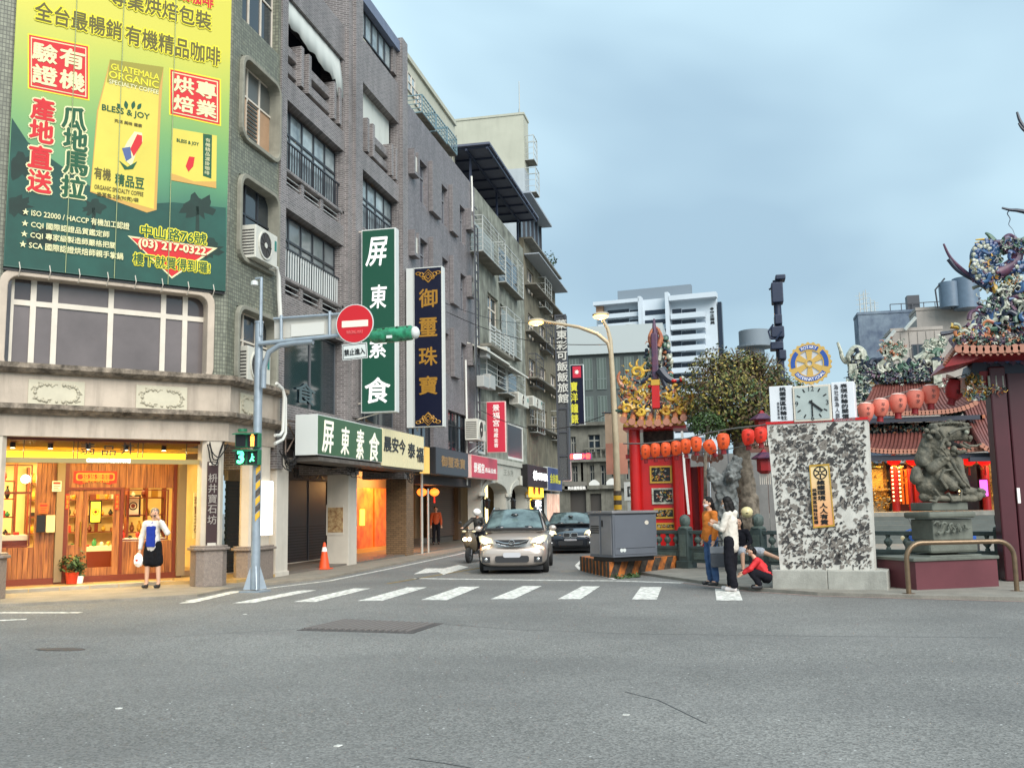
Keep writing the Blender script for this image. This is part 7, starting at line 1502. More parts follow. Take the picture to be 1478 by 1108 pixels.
curve(FM,[(1252,532),(1246,520),(1244,508),(1234,503),(1226,512),(1222,522),(1216,516),(1213,505),(1209,494)],.4,.22,M_pw,hall,'dragon_tail');curve(FM,[(1250,524),(1258,530),(1268,533),(1276,530)],.4,.2,M_gg,hall,'dragon_body');curve(FM,[(1322,520),(1334,512),(1340,500),(1350,492),(1356,500),(1362,508)],.4,.2,M_pw,hall,'dragon_body')
cluster(FM,1226,1362,sg(527,14),11,.5,150,[M_ink,M_gg,M_pw,M_pg,M_ink],hall,41,.15);cluster(FM,1222,1252,lambda t:565,24,.8,60,[M_gg,M_pw,M_ink],hall,42,.16);cluster(FM,1384,1442,lambda t:585-20*t,13,1.3,90,[M_gg,M_pw,M_pg,M_ink],hall,43,.16);cluster(FM,1236,1412,lambda t:617,6,2.4,90,[M_pw,M_gg,M_ink,M_og],hall,44,.1)
zfm=m_(1300,738,1)[1];ztm=m_(1300,664,2)[1]
MB().fb(FM,m_(1200,700)[0],m_(1500,700)[0],-1.2,-1.0,zfm,ztm).B('back_wall',mat('hall_inner_red',S(110,32,24,.6),var=.4,vs=2),hall)
for x0,x1,m2 in((1252,1284,M_goldw),(1284,1292,M_black),(1424,1448,M_goldw),(1385,1404,M_black),(1404,1416,M_black)):MB().fb(FM,m_(x0,700)[0],m_(x1,700)[0],-.9,-.6+.05*(m2 is M_black),zfm,ztm).B('wall_panel',m2,hall)
q0,q1=m_(1260,700)[0],m_(1278,700)[0];MB().fb(FM,q0,q1,-.6,-.52,m_(1270,708)[1],m_(1270,676)[1]).B('gilded_relief',mat('bright_gilt',S(236,190,90,.85),rough=.35,metal=.3,bump=1.0,bs=14),hall);MB().fb(FM,m_(1260,700)[0],q1,-.6,-.5,zfm,m_(1270,722)[1]).B('stone_dado',M_conc,hall)
for x,r in((1290,.16),(1322,.16),(1420,.16),(1312,.1),(1446,.2)):p=FM.P(m_(x,700)[0],.3,zfm);MB().cyl(p,p+V((0,0,ztm-zfm)),r,n=12).B('column',M_rp2 if x!=1446 else M_goldw,hall,smooth=True)
for x in(1297,1303,1309):MB().fb(FM,m_(x,700)[0],m_(x+3,700)[0],-.5,-.3,zfm+.3,ztm-.3).B('door_leaf',mat('orange_lit_leaf',S(236,120,40,.85),emit=.2,ecol=S(255,110,20)),hall)  # warm glow of the hall put into the door leaves as weak emission
for xs in(1286,1296,1380,1443):[MB().sph(FM.P(m_(xs,700)[0],.5,ztm-.25-.17*k),.04,n=6,k=4).B('light_bulb',mat('string_bulb',(1,.8,.4),emit=2,ecol=(1,.75,.35)),hall)for k in range(9)]
for i,x in enumerate((1290,1318,1398,1421)):u,z=m_(x,664,1.6);lantern_round('palace_lantern',FM.P(u,1.6,z),.28,['leftmost glowing red round lantern of the temple hall','red round lantern just left of the stone lion','red round lantern just right of the stone lion','rightmost glowing red round lantern of the temple hall'][i],mat('glowing_red_lantern',S(210,30,24),emit=.55,ecol=S(255,20,14)),'red lanterns of the temple hall',.35)
t=thing('neon_sign',FM.P(m_(1416,705,1)[0],1,2),'small glowing pink sign in the dark doorway of the temple hall','sign');u,z=m_(1414,705,1.0);MB().fb(FM,u,u+.3,1.0,1.05,z-.3,z+.35).B('panel',mat('pink_lit',S(240,90,200),emit=1.4,ecol=S(250,90,210)),t);MB().ring(rrect(u-.03,u+.33,z-.33,z+.38,.03),rrect(u+.0,u+.3,z-.3,z+.35,.02),.99,1.07,FM.mat(0,0,0)).B('rim',M_black,t)
light('hall_light','AREA',FM.P(m_(1275,670)[0],1.2,ztm-.2),80,(1,.6,.2),1.5,parent=hall);light('hall_light','AREA',FM.P(m_(1310,670)[0],.2,ztm-.3),22,(1,.35,.1),1.2,parent=hall);light('hall_light','AREA',FM.P(m_(1430,670)[0],.6,ztm-.2),30,(1,.5,.2),1.0,parent=hall)
cluster(FM,1250,1450,lambda t:669-3*math.cos(t*40),3,1.2,60,[M_gold,M_yg,M_gold,M_gg],hall,31,.1);cluster(FM,1256,1284,lambda t:720,18,-.45,30,[M_goldw,M_gold,M_pw],hall,32,.1);cluster(FM,1424,1446,lambda t:700,25,-.4,24,[M_goldw,M_gold,M_black],hall,33,.09);cluster(FM,1292,1318,lambda t:700,24,.0,20,[M_gold,M_yg,M_black],hall,34,.07)
for k in range(6):MB().fb(FM,m_(1150,740)[0]-4,m_(1520,740)[0],-1,5-.38*k,.06+.002*k,.06+(zfm-.06)*(k+1)/7).B('step',mat('grey_green_step',S(110,116,112,.8),rough=.8,var=.2),hall)
MB().fb(FM,m_(1150,740)[0]-4,m_(1520,740)[0],-1.2,2.4,.05,zfm-.004).B('hall_floor',M_conc,hall)
MB().fb(FM,m_(1140,700)[0]-2,m_(1252,700)[0],-1.2,-.6,.06,ztm+1.5).B('side_wall',mat('temple_side_brick',S(130,90,78,.7),rough=.8,var=.4,vs=3),hall)
cluster(FP,897,938,lambda t:572,28,.35,44,[M_yg,M_og,M_yg,M_gg,M_pw],gt,21,.1);cluster(FP,954,996,lambda t:584,18,.35,34,[M_yg,M_og,M_yg,M_gg],gt,22,.1);cluster(FP,936,962,lambda t:520,34,-.5,50,[M_pw,M_gg,M_og,M_ink],gt,24,.1)
YR=20.6;FG2=Frame((0,YR,0),(1,0));g_=lambda x,y,d=0:FG2.px(x,y,d)
rg_=thing('temple_gate',FG2.P(5.5,0,0),'large temple gate at the right edge with a plum pillar and a dragon covered roof','gate')
M_plum=mat('plum_pillar',S(88,40,48,.8),rough=.35,var=.2,vs=1.5,spec=.5);zg=g_(1450,528)[1]
for x0,x1,d in((1447,1471,0),(1472,1560,-.12)):MB().fb(FG2,g_(x0,780,d)[0],g_(x1,780,d)[0],d-.45,d,.06,zg).B('pillar',M_plum,rg_,bevel=.03)
MB().fb(FG2,g_(1462,720,-.3)[0],g_(1466,720,-.3)[0],-.02,.03,g_(1464,726)[1],g_(1464,704)[1]).B('marker_strip',M_wl,rg_)
tile_row(FG2,1384,1558,507,.9,18,.085,rg_,lift=lambda t:.05*math.exp(-8*t),back=.5,rise=.25,ribm=M_pg)
for k in range(8):u,z=g_(1364+k*2.7,526-k*3.4,.75+.02*k);MB().tube([FG2.P(u,.7,z),FG2.P(u+.1,.5,z+.16)],[.035,.05],7).B('corner_tile',M_tt,rg_)
def gslab(pts,d0,d1,m2,nm):pp=[g_(x,y,d1)for x,y in pts];return MB().prism(pp,d0,d1,FG2.mat(0,0,0)).B(nm,m2,rg_)
gslab([(1363,530),(1400,522),(1420,514),(1570,508),(1570,502),(1388,506),(1376,514)][::-1],-.6,.78,M_rp2,'eave_board')
gslab([(1400,540),(1570,536),(1570,511),(1425,516),(1404,524)][::-1],-.9,-.1,M_ink,'painted_frieze');gslab([(1367,545),(1396,545),(1396,566),(1388,566),(1388,548),(1367,540)][::-1],-.3,-.2,M_lcap,'pale_board')
gslab([(1410,560),(1450,556),(1450,534),(1414,536)][::-1],-.4,-.08,M_rp2,'bracket_block')
for k in range(4):u,z=g_(1418+10*k,551,0);MB().cyl(FG2.P(u,-.02,z-.1),FG2.P(u,-.02,z+.12),.025,n=8).B('colonette',M_pw,rg_)
cluster(FG2,1394,1416,lambda t:548,7,-.1,24,[M_gold,M_goldw,M_gg],rg_,8,.06);cluster(FG2,1390,1448,lambda t:566-4*t,6,-.1,40,[M_gold,M_gg,M_pw,M_og],rg_,9,.06)
for k in range(10):u,z=g_(1422+8*k,520+3*(k%2),-.05);MB().prism([(-.07,0),(0,-.06),(.07,0),(0,.06)],0,.02,FG2.mat(u,-.08,z)).B('painted_lozenge',[M_bg,M_pg][k%2],rg_)
cluster(FG2,1376,1420,lambda t:490-6*t,8,.6,60,[M_og,M_pg,M_pw,M_bg,M_yg],rg_,10,.07);cluster(FG2,1425,1478,lambda t:470,24,.2,150,[M_pw,M_gg,M_pg,M_bg,M_gg,M_og],rg_,11,.09);cluster(FG2,1440,1480,lambda t:425,20,.1,60,[M_yg,M_gg,M_pw,M_bg],rg_,13,.09)
for pts,m2,r2 in(([(1440,474),(1430,484),(1418,488),(1408,487)],M_pw,.06),([(1442,478),(1432,489),(1418,493)],M_pg,.05),([(1372,470),(1386,474),(1398,486),(1410,492)],M_yg,.06),([(1404,474),(1396,478),(1390,484)],M_pw,.05),([(1410,462),(1402,468),(1396,478),(1408,484)],M_yg,.05),([(1358,482),(1372,480),(1384,476),(1394,470)],M_ink,.05),([(1362,352),(1372,372),(1392,392),(1420,412),(1450,424),(1490,434)],M_pg,.06),([(1369,374),(1382,390),(1404,404),(1430,416),(1452,425)],M_ink,.045),([(1364,356),(1376,376),(1396,396),(1424,414)],M_pw,.02),([(1404,416),(1415,413),(1424,420)],M_pw,.04),([(1468,162),(1472,174),(1480,186),(1492,194),(1512,230),(1522,300),(1524,380),(1520,470)],M_ink,.07),([(1470,178),(1476,186),(1484,192),(1496,204),(1514,240)],M_ink,.05),([(1446,300),(1458,303),(1470,304),(1485,309),(1502,330),(1512,380),(1514,470)],M_ink,.06),([(1458,303),(1454,308),(1458,316),(1456,324),(1462,332),(1466,344)],M_ink,.012)):
 curve(FG2,pts,.0,r2,m2,rg_)if pts[0][0]!=1362 and pts[0][0]not in(1468,1470,1446)else curve(FG2,pts[::-1],.0,r2*1.3,m2,rg_,'swallowtail_ridge')
dg=[(1425,408),(1414,400),(1408,388),(1420,382),(1432,374),(1434,362),(1424,356),(1412,362),(1410,376),(1422,392),(1440,394),(1460,388),(1478,386)]
sc_b=MB();sc_c=MB()
for i in range(240):
 t=(i//6)/40*(len(dg)-1);k=min(int(t),len(dg)-2);f=t-k;x,y=dg[k][0]*(1-f)+dg[k+1][0]*f,dg[k][1]*(1-f)+dg[k+1][1]*f;u,z=g_(x,y,.1);a=i%6*.9+(i//6%2)*.45;(sc_b if i%3 else sc_c).sph(FG2.P(u+.1*math.cos(a),.1+.14*abs(math.sin(a*.5+.3)),z+.1*math.sin(a)),.05,.03,.05,n=6,k=4)
sc_b.B('dragon_scales',M_bg,rg_)['kind']='stuff';sc_c.B('dragon_scales',M_pw,rg_)['kind']='stuff';cluster(FG2,1405,1440,lambda t:392,22,.25,10,[M_bg,M_pg,M_pw,M_yg],rg_,45,.08);cluster(FG2,1380,1480,lambda t:492,7,.8,110,[M_pw,M_gg,M_pg,M_og,M_ink],rg_,46,.07);cluster(FG2,1412,1480,lambda t:455-30*t,20,.3,60,[M_pw,M_gg,M_pw,M_pg,M_ink],rg_,47,.09)
def curls(F,x0,x1,yf,sp,d,n,mats,par,seed,r,sz):
 q=random.Random(seed)
 for k in range(n):
  t=(k+q.random())/n;cx,cy,a0,s_,sg_=x0+(x1-x0)*t,yf(t)+q.uniform(-sp,sp),q.uniform(0,6.3),sz*q.uniform(.6,1.2),q.choice([-1,1]);curve(F,[(cx+s_*j/4*math.cos(a0+sg_*j*.75),cy-s_*j/4*math.sin(a0+sg_*j*.75))for j in(5,4,3,2,1)],d,r*q.uniform(.7,1.2),q.choice(mats),par,'curling_leaf')
curls(FG2,1408,1480,lambda t:462-30*t,24,.4,40,[M_pw,M_gg,M_pg,M_ink,M_pw,M_bg],rg_,51,.05,11);curls(FG2,1378,1430,lambda t:484-6*t,8,.75,16,[M_pg,M_pw,M_og,M_yg],rg_,52,.04,9);curls(FG2,1412,1480,lambda t:380,26,.3,7,[M_bg,M_pg,M_ink,M_gg],rg_,53,.05,9)
curls(FM,1226,1362,sg(512,16),6,.6,26,[M_pw,M_gg,M_pw,M_ink],hall,54,.11,8);curls(FM,1384,1440,lambda t:582-16*t,9,1.4,16,[M_pw,M_gg,M_ink],hall,55,.1,8)
curve(FG2,dg,.1,.13,M_bg,rg_,'dragon_body',9,taper=False);curve(FG2,[(1440,394),(1455,386),(1468,372),(1462,358),(1450,352),(1438,350),(1425,350)],.15,.15,M_pg,rg_,'dragon_neck',9)
for i in range(0,34):
 t=i/33*(len(dg)-1);k=min(int(t),len(dg)-2);f=t-k;x,y=dg[k][0]*(1-f)+dg[k+1][0]*f,dg[k][1]*(1-f)+dg[k+1][1]*f;dx,dy=dg[k+1][0]-dg[k][0],dg[k+1][1]-dg[k][1];l=math.hypot(dx,dy)
 curve(FG2,[(x,y),(x-dy/l*9-dx/l*4,y+dx/l*9-dy/l*4)],.1,.05,[M_pw,M_pg,M_ink][i%3],rg_,'dragon_fin')
for k in range(9):curve(FG2,[(1440-k*1.5,352+k*1.2),(1425-k*2.4,346+k*3.0),(1408-k*1.2,346+k*5)],.15,.045,M_yg,rg_,'dragon_mane')
for pts,m2,r2 in(([(1434,348),(1428,340),(1422,336)],M_gg,.07),([(1450,352),(1452,344),(1458,340),(1466,344)],M_pg,.09),([(1466,348),(1474,346),(1484,340)],M_gg,.06),([(1464,356),(1474,362),(1484,366)],M_og,.08),([(1445,362),(1440,372),(1446,378)],M_gg,.06),([(1470,366),(1466,374),(1476,380)],M_gg,.07),([(1450,420),(1456,410),(1462,395)],M_yg,.08),([(1440,424),(1434,412),(1426,406)],M_yg,.09),([(1466,432),(1466,415),(1468,400)],M_og,.07)):curve(FG2,pts,.15,r2,m2,rg_,'dragon_limb')
cluster(FG2,1444,1480,lambda t:356,10,.15,40,[M_pg,M_bg,M_pw,M_gg],rg_,14,.09)
gslab([(1420,500),(1556,494),(1550,440),(1450,430),(1436,470)][::-1],-1.0,-.1,M_ink,'ridge_core')
pL=G(1322,852,.05);FLi=Frame((pL.x,pL.y),(.886,.463));q_=lambda x,y,d=0:FLi.px(x,y,d)
li=thing('stone_lion',FLi.P(.8,-.5,.7),'grey green carved guardian lion looking right on a carved pedestal and a maroon plinth','statue')
M_li=mat('weathered_lion_stone',S(116,111,96,.85),rough=.75,var=.45,vs=7,bump=.9,bs=30,col2=S(70,72,64,.8));M_ped=mat('grey_green_pedestal',S(110,114,104,.85),rough=.7,var=.3,vs=4,bump=.4,streak=.3)
w0,w1=q_(1322,830)[0],q_(1441,830)[0];zm=q_(1380,808)[1]
MB().fb(FLi,w0,w1,-1.1,0,.05,zm).B('plinth',mat('maroon_plinth',S(104,50,58,.85),rough=.6,var=.15,vs=3),li,bevel=.008);MB().fb(FLi,w0-.05,w1+.03,-1.12,.03,zm,zm+.06).B('plinth_top',M_ped,li,bevel=.01)
def ped(x0,x1,y0,y1,dd,D=.6,bv=.02):
 a,z0=q_(x0+32*D,y1,-.3+dd);c,z1=q_(x1,y0,-.3+dd);return MB().fb(FLi,a,c,-.3+dd-D,-.3+dd,z0,z1).B('pedestal_course',M_ped,li,bevel=bv)
ped(1318,1418,799,811,.06,.8);ped(1320,1412,780,799,.03,.75,.05);ped(1328,1403,748,780,-.06,.62);ped(1318,1409,737,748,.05,.75,.04);ped(1326,1397,724,737,-.04,.62)
r_=random.Random(6)
for k in range(9):
 a0=k*.7;cx,cy=1354+(k%5)*10,757+9*(k//5);u,z=q_(cx,cy,-.3);MB().tube([FLi.P(u+.09*t*math.cos(a0+2.5*t),-.29,z+.08*t*math.sin(a0+2.5*t))for t in(0,.3,.6,.9,1.2)],[.02,.03,.028,.02,.01],6).B('carved_flower',M_ped,li,smooth=True)
sL=1/70.
def lp(x,y,d=0):u,z=q_(x,y,-.62);return FLi.P(u,-.62+d,z)
C_=lambda a,b,r0,r1:('c',lp(*a),lp(*b),r0*sL,r1*sL)
pr=[C_((1356,668),(1350,692),17,20),C_((1362,668),(1372,682),14,12),C_((1346,640),(1356,662),15,15),C_((1354,628),(1370,626),14,12),C_((1372,626),(1388,629),10,7),C_((1386,628),(1399,635),7,3),C_((1362,652),(1376,655),7,4),C_((1376,655),(1393,651),4,2.4),C_((1338,640),(1332,664),9,11),C_((1323,680),(1323,690),7,9),C_((1336,700),(1350,712),13,11),('c',lp(1376,666,.12),lp(1376,682,.2),7*sL,5*sL),('c',lp(1376,682,.2),lp(1380,702,.24),5*sL,6.5*sL),('c',lp(1380,708,.24),lp(1398,712,.28),6.5*sL,5.5*sL),('c',lp(1386,666,-.2),lp(1392,700,-.2),7*sL,7*sL),('c',lp(1335,676,.2),lp(1349,664,.26),8*sL,6*sL),('c',lp(1349,664,.26),lp(1356,674,.3),5*sL,3.5*sL),('c',lp(1352,670,.3),lp(1370,696,.3),3*sL,4*sL),('c',lp(1345,688,.22),lp(1360,702,.28),8*sL,7*sL),('c',lp(1362,690,.24),lp(1374,700,.3),5*sL,4*sL),('c',lp(1333,717),lp(1392,719),6*sL,5*sL),('c',lp(1335,719,.3),lp(1390,720,.3),4*sL,4*sL),('c',lp(1341,617,.16),lp(1344,630,.2),4.5*sL,5*sL),C_((1346,617),(1376,613),6,5),C_((1376,613),(1396,622),5,3.5)]
for k in range(26):a_=k*.55;pr.append(('e',lp(1346-14*math.cos(a_*.32)+4*math.sin(k),622+2.1*k,.1+.1*math.sin(k*1.7)),(3.4*sL,)*3))
for(x,y,r,d)in((1353,636,4,.22),(1357,642,4,.22),(1365,649,4.5,.22),(1372,653,3.5,.2),(1330,656,6,.05),(1328,668,6,.1),(1333,645,6,.05),(1394,707,3,.36),(1399,708,3,.34),(1404,710,3,.3),(1401,715,3,.34),(1395,716,6,.3),(1350,664,2.6,.34),(1346,662,2.6,.34),(1343,665,2.6,.32),(1376,612,4,.05),(1368,609,4,.05),(1386,620,4.5,.15),(1396,632,3.5,.08)):pr.append(('e',lp(x,y,d),(r*sL,)*3))
for k in range(9):pr.append(('e',lp(1350+5*k,613-2.5*math.sin(k*.4),.12),(2.6*sL,)*3))
pr=[('c',p_[1],p_[2],p_[3],p_[4])if p_[0]=='c' else p_ for p_ in pr]
blob('lion_body',pr,M_li,li,voxel=.013,smooth=1,disp=.006,dscale=.05)
for pts,r2 in(([(1349,705),(1340,692),(1344,680),(1358,678)],.03),([(1350,712),(1356,722),(1368,722),(1370,708),(1358,700)],.035),([(1354,664),(1362,678),(1372,694),(1382,704)],.03),([(1338,622),(1346,634),(1340,648),(1350,660)],.03),([(1372,640),(1380,645),(1390,645),(1398,642)],.022),([(1352,628),(1362,622),(1374,620),(1384,618)],.03),([(1330,706),(1338,716),(1332,724),(1324,722)],.035)):
 P_=[lp(x,y,.34)for x,y in pts];MB().tube(P_,[r2,r2*1.1,r2,r2*.5][:len(P_)]+[r2*.5]*(len(P_)-4 if len(P_)>4 else 0),7).B('carved_fold',M_li,li,smooth=True)
MB().sph(lp(1384,625,.21),.045,n=12,k=8).B('eye',M_pw,li,smooth=True);blob('mouth_shade',[('c',lp(1368,641,.1),lp(1384,645,.05),.06,.04)],mat('mouth_shade_black',(.01,.01,.01),rough=1),li,voxel=.02,smooth=1)  # black mass between the jaws paints the shade of an open mouth
MB().tube([lp(1376,641,.17),lp(1383,646,.2),lp(1392,648,.16)],[.02,.03,.02],6).B('tongue',M_li,li,smooth=True)
hb=thing('hoop_barrier',G(1312,857,.05),'bent bronze coloured tubular hoop barrier in front of the stone lion','barrier')
hA,hB=G(1312,857,.05),G(1468,853,.05);ht=.86;pts=[hA,hA+V((0,0,ht-.28))]
for k in range(1,7):a=k*math.pi/12;pts.append(hA+(hB-hA).normalized()*.28*(1-math.cos(a))+V((0,0,ht-.28+.28*math.sin(a))))
pts+=[p+0*p for p in[hB+(hA-hB).normalized()*.28*(1-math.cos(k*math.pi/12))+V((0,0,ht-.28+.28*math.sin(k*math.pi/12)))for k in range(6,0,-1)]]+[hB+V((0,0,ht-.28)),hB]
MB().tube(pts,.042,12).B('tube',mat('bronze_tube',S(140,118,94,.85),rough=.35,metal=.6,var=.3,vs=6),hb,smooth=True)
for p in(hA,hB):MB().cyl(p,p+V((0,0,.012)),.11,n=16).B('foot_plate',mat('bronze_tube',(.3,.25,.2)),hb)
def farblock(name,Yf,x0,x1,yt,lab,m2,D=3,base=0.0,ct='building'):
 F=Frame((0,Yf,0),(1,0));a,c,z=F.at(x0,0,yt),F.at(x1,0,yt),F.z((x0+x1)/2,yt);t=thing(name,F.P((a+c)/2,0,base),lab,ct)
 MB().fb(F,a,c,-D,0,base,z).B('walls',m2,t);MB().fb(F,a-.05,c+.05,-D,.06,z,z+.25).B('parapet',m2,t);return t,F,a,c,z
M_sl=mat('stained_slate_wall',S(84,98,120,.75),rough=.8,var=.4,vs=.7,col2=S(140,156,170,.7),streak=.2);M_tan=mat('tan_wall',S(176,168,160,.8),rough=.8,var=.15,vs=.5,streak=.2)
t,F,a,c,z=farblock('apartment_block',96,1238,1330,452,'dark slate blue building with a streaked wall and aerials behind the temple',M_sl)
for x,h in((1240,30),(1246,32),(1249,34),(1256,22),(1262,18)):u,z2=F.px(x,452-h,-1);MB().cyl(F.P(u,-1,z),F.P(u,-1,z2),.07,.04,n=5).B('aerial',M_bar,t);[MB().cyl(F.P(u-.35,-1,z+(z2-z)*k),F.P(u+.35,-1,z+(z2-z)*k),.03,n=4).B('aerial_rung',M_bar,t)for k in(.3,.5,.7,.85)]
for k in range(7):MB().cyl(F.P(a+3+k,-.3,z),F.P(a+3+k,-.3,z+.9),.05,n=4).B('rail_post',M_bard,t)
MB().cyl(F.P(a+3,-.3,z+.9),F.P(a+9,-.3,z+.9),.05,n=4).B('rail',M_bard,t);MB().fb(F,a+4.6,a+5.7,-1.5,-.5,z,z+1.7).B('roof_box',M_bard,t)
t,F,a,c,z=farblock('apartment_block',84,1322,1408,446,'upper tan building with a roof terrace behind the temple roof',M_tan)
t,F,a,c,z=farblock('apartment_block',78,1286,1360,477,'lower tan panelled building with one dark window behind the temple ridge',M_tan)
for k in range(6):MB().fb(F,a+(c-a)*k/6+.05,a+(c-a)*(k+1)/6-.05,.002,.05,10,z-.1).B('wall_panel',M_tan,t)
q=(F.at(1316,0,505),F.at(1333,0,505),F.z(1324,516),F.z(1324,497));window(F,t,*q,.06,2,1,M_bard,M_gdark,fw=.15)
for x0,y0,x1,y1 in((1275,497,1292,477),(1306,476,1322,458)):u,z0=F.px(x0,y0,.4);u1,z1=F.px(x1,y1,.4);MB().cyl(F.P(u,.4,z0),F.P(u1,.4,z1),.14,n=5).B('sloping_beam',M_bar,t)
t=thing('water_tank',onY(1388,440,84),'cluster of blue grey rooftop water tanks beside the dragon roof','water tank')
for x,y0,y1,r in((1396,446,402,1.0),(1372,444,408,.8)):p=onY(x,y0,83);e_=onY(x,y1,83);e_.x=p.x;MB().cyl(p,e_,r,n=18).B('tank',mat('blue_grey_tank',S(110,130,150,.75),rough=.4,var=.15),t,smooth=True);MB().tube([p+V((-r-.2,-.2,0)),p+V((-r-.3,-.2,1.5)),p+V((-r*.4,-.2,2.4))],.07,5).B('pipe',M_bard,t)
t=thing('water_tank',onY(1090,500,60),'round grey water tower standing above the pruned tree','water tank')
p=onY(1090,499,60);MB().cyl(p,p+V((0,0,.9)),.95,n=24).B('tank',M_tgr,t,smooth=True);MB().cyl(p-V((0,0,.12)),p,1.1,n=24).B('rim',M_tgr,t);MB().cyl(V((p.x,p.y,0)),p-V((0,0,.1)),.55,n=12).B('stalk',M_tgr,t)
t=thing('utility_pole',onY(1122,780,30),'tall black pole loaded with boxes and a camera behind the clock tower','pole');M_pk=mat('blue_black_metal',S(34,48,76,.7),rough=.5)
def pb(x0,x1,y0,y1,nm,Yf=30.0,dd=.25):A_,C_=onY(x0,y1,Yf),onY(x1,y0,Yf);return MB().box(A_.x,C_.x,Yf-dd,Yf+dd,A_.z,C_.z).B(nm,M_pk,t,bevel=.03)
A_=onY(1127,540,30);MB().cyl((A_.x,30,0),(onY(1121,420,30).x,30,onY(1121,405,30).z),.14,.11,n=10).B('pole',M_pk,t,smooth=True)
for q in((1114,1129,409,439,'box'),(1119,1133,398,406,'camera'),(1118,1128,455,470,'box'),(1113,1131,472,489,'transformer'),(1112,1130,494,506,'box'),(1124,1134,506,520,'box')):pb(*q)
MB().tube([onY(x,y,29.6)for x,y in((1116,468),(1109,478),(1112,488),(1120,490),(1128,478))],.03,5).B('cable',M_pk,t);MB().tube([onY(1110,418,30),onY(1116,414,30)],.03,5).B('insulator',M_pk,t)
t=thing('street_lamp',onY(892,775,33),'tall double armed street lamp with glowing amber heads behind the utility cabinet','street lamp')
YS=33.0;b0_=onY(893,770,YS);X0=b0_.x;M_lp=mat('pale_lamp_pole',S(196,180,150,.8),rough=.5,var=.2,vs=4)
def sp_(x,y,dy=0):p=onY(x,y,YS+dy);return p
MB().tube([(X0,YS,0),sp_(889,640),sp_(884,540),sp_(882,510)],[.13,.11,.09,.085],12).B('pole',M_lp,t,smooth=True)
MB().tube([sp_(882,510),sp_(878,495),sp_(862,482),sp_(835,472),sp_(800,466),sp_(782,463)],[.085,.07,.065,.06,.05,.05],10).B('arm',M_lp,t,smooth=True)
MB().tube([sp_(882,510),sp_(881,490),sp_(877,474),sp_(870,462)],[.085,.07,.06,.055],10).B('arm',M_lp,t,smooth=True)
M_amb=mat('amber_lamp',(1,.6,.15),emit=4.5,ecol=(1,.52,.1))
for x,y in((774,464),(867,455)):
 p=sp_(x,y);hd_o=MB().sph(p+V((0,0,.03)),.3,.14,.09,n=12,k=8).B('lamp_head',M_lp,t,smooth=True);MB().sph(p-V((0,0,.04)),.27,.16,.1,n=12,k=8).B('lamp_lens',M_amb,t,smooth=True);light('lamp_glow','POINT',p-V((0,.0,.16)),45,(1,.55,.18),.04,parent=t)
q0_=sp_(893,735).z;q1_=sp_(893,708).z
for k in range(4):MB().cyl((X0,YS,q0_+(q1_-q0_)*k/4),(X0,YS,q0_+(q1_-q0_)*(k+1)/4),.135,n=12).B('hazard_band',[mat('hazard_yellow',S(220,170,40,.85)),M_hblk][k%2],t)
YP=19.6;gp=G(368,850,.05);YP=gp.y;M_gal=mat('galvanised_steel',S(170,182,192,.8),rough=.4,metal=.35,var=.2,vs=5)
t=thing('signal_pole',gp,'galvanised traffic signal pole with a sign arm at the corner of the gem shop','signal pole')
o_=lambda x,y,dy=0:onY(x,y,YP+dy)
tpz=o_(374,466).z;MB().cyl(gp,(gp.x,YP,tpz),.1,.085,n=14).B('pole',M_gal,t,smooth=True);MB().cyl((gp.x,YP,tpz),(gp.x,YP,tpz+.03),.1,n=14).B('cap',M_gal,t)
MB().cyl((gp.x+.06,YP-.05,tpz-.3),(gp.x+.06,YP-.05,o_(379,402).z),.035,n=8).B('mast',M_gal,t);p=V((gp.x-.02,YP-.05,o_(379,402).z));MB().lathe(p-V((.08,0,.1)),[(.04,-.06),(.08,-.05),(.08,.03),(.03,.06)],12).B('camera',M_case,t);MB().cyl(p-V((.06,0,0)),p+V((.1,0,0)),.025,n=6).B('camera_arm',M_gal,t)
MB().fb(Frame((gp.x,YP),(1,0)),-.24,.24,-.24,.24,0,.03).B('base_plate',M_gal,t)
for k in range(4):MB().prism([(.09,0),(.24,0),(.09,.5)],-.01,.01,M.Translation(gp)@M.Rotation(k*math.pi/2+.6,4,'Z')@M.Rotation(R(90),4,'X')).B('gusset',M_gal,t)
for k in range(7):z0=o_(368,752).z+k*.16;b=MB();b.add([(gp.x+.03,YP-.105,z0),(gp.x+.1,YP-.06,z0+.1),(gp.x+.1,YP-.06,z0+.22),(gp.x+.03,YP-.105,z0+.14),(gp.x+.03,YP-.08,z0),(gp.x+.1,YP-.03,z0+.1),(gp.x+.1,YP-.03,z0+.22),(gp.x+.03,YP-.08,z0+.14)],[(0,1,2,3),(7,6,5,4),(0,4,5,1),(1,5,6,2),(2,6,7,3),(3,7,4,0)]);b.B('hazard_band',[mat('hazard_yellow',S(220,170,40,.85)),M_hblk][k%2],t)
ya=YP-.1
arm=lambda x,y:onY(x,y,ya)
MB().cyl(arm(374,496),arm(560,477),.055,.045,n=10).B('sign_arm',M_gal,t,smooth=True);MB().cyl(arm(395,460),arm(520,451),.03,n=8).B('top_rail',M_gal,t)
MB().tube([arm(380,560),arm(381,530),arm(388,508),arm(404,498),arm(425,495),arm(452,493)],.06,10).B('bent_arm',M_gal,t,smooth=True)
for x in(406,476):MB().cyl(arm(x,449 if x>450 else 455),arm(x,494 if x<450 else 486),.035,n=8).B('upright',M_gal,t)
FA=Frame((0,ya+.06),(1,0));pA,pB,pC,pD=(FA.px(x,y)for x,y in((396,489),(520,480),(520,452),(396,459)))
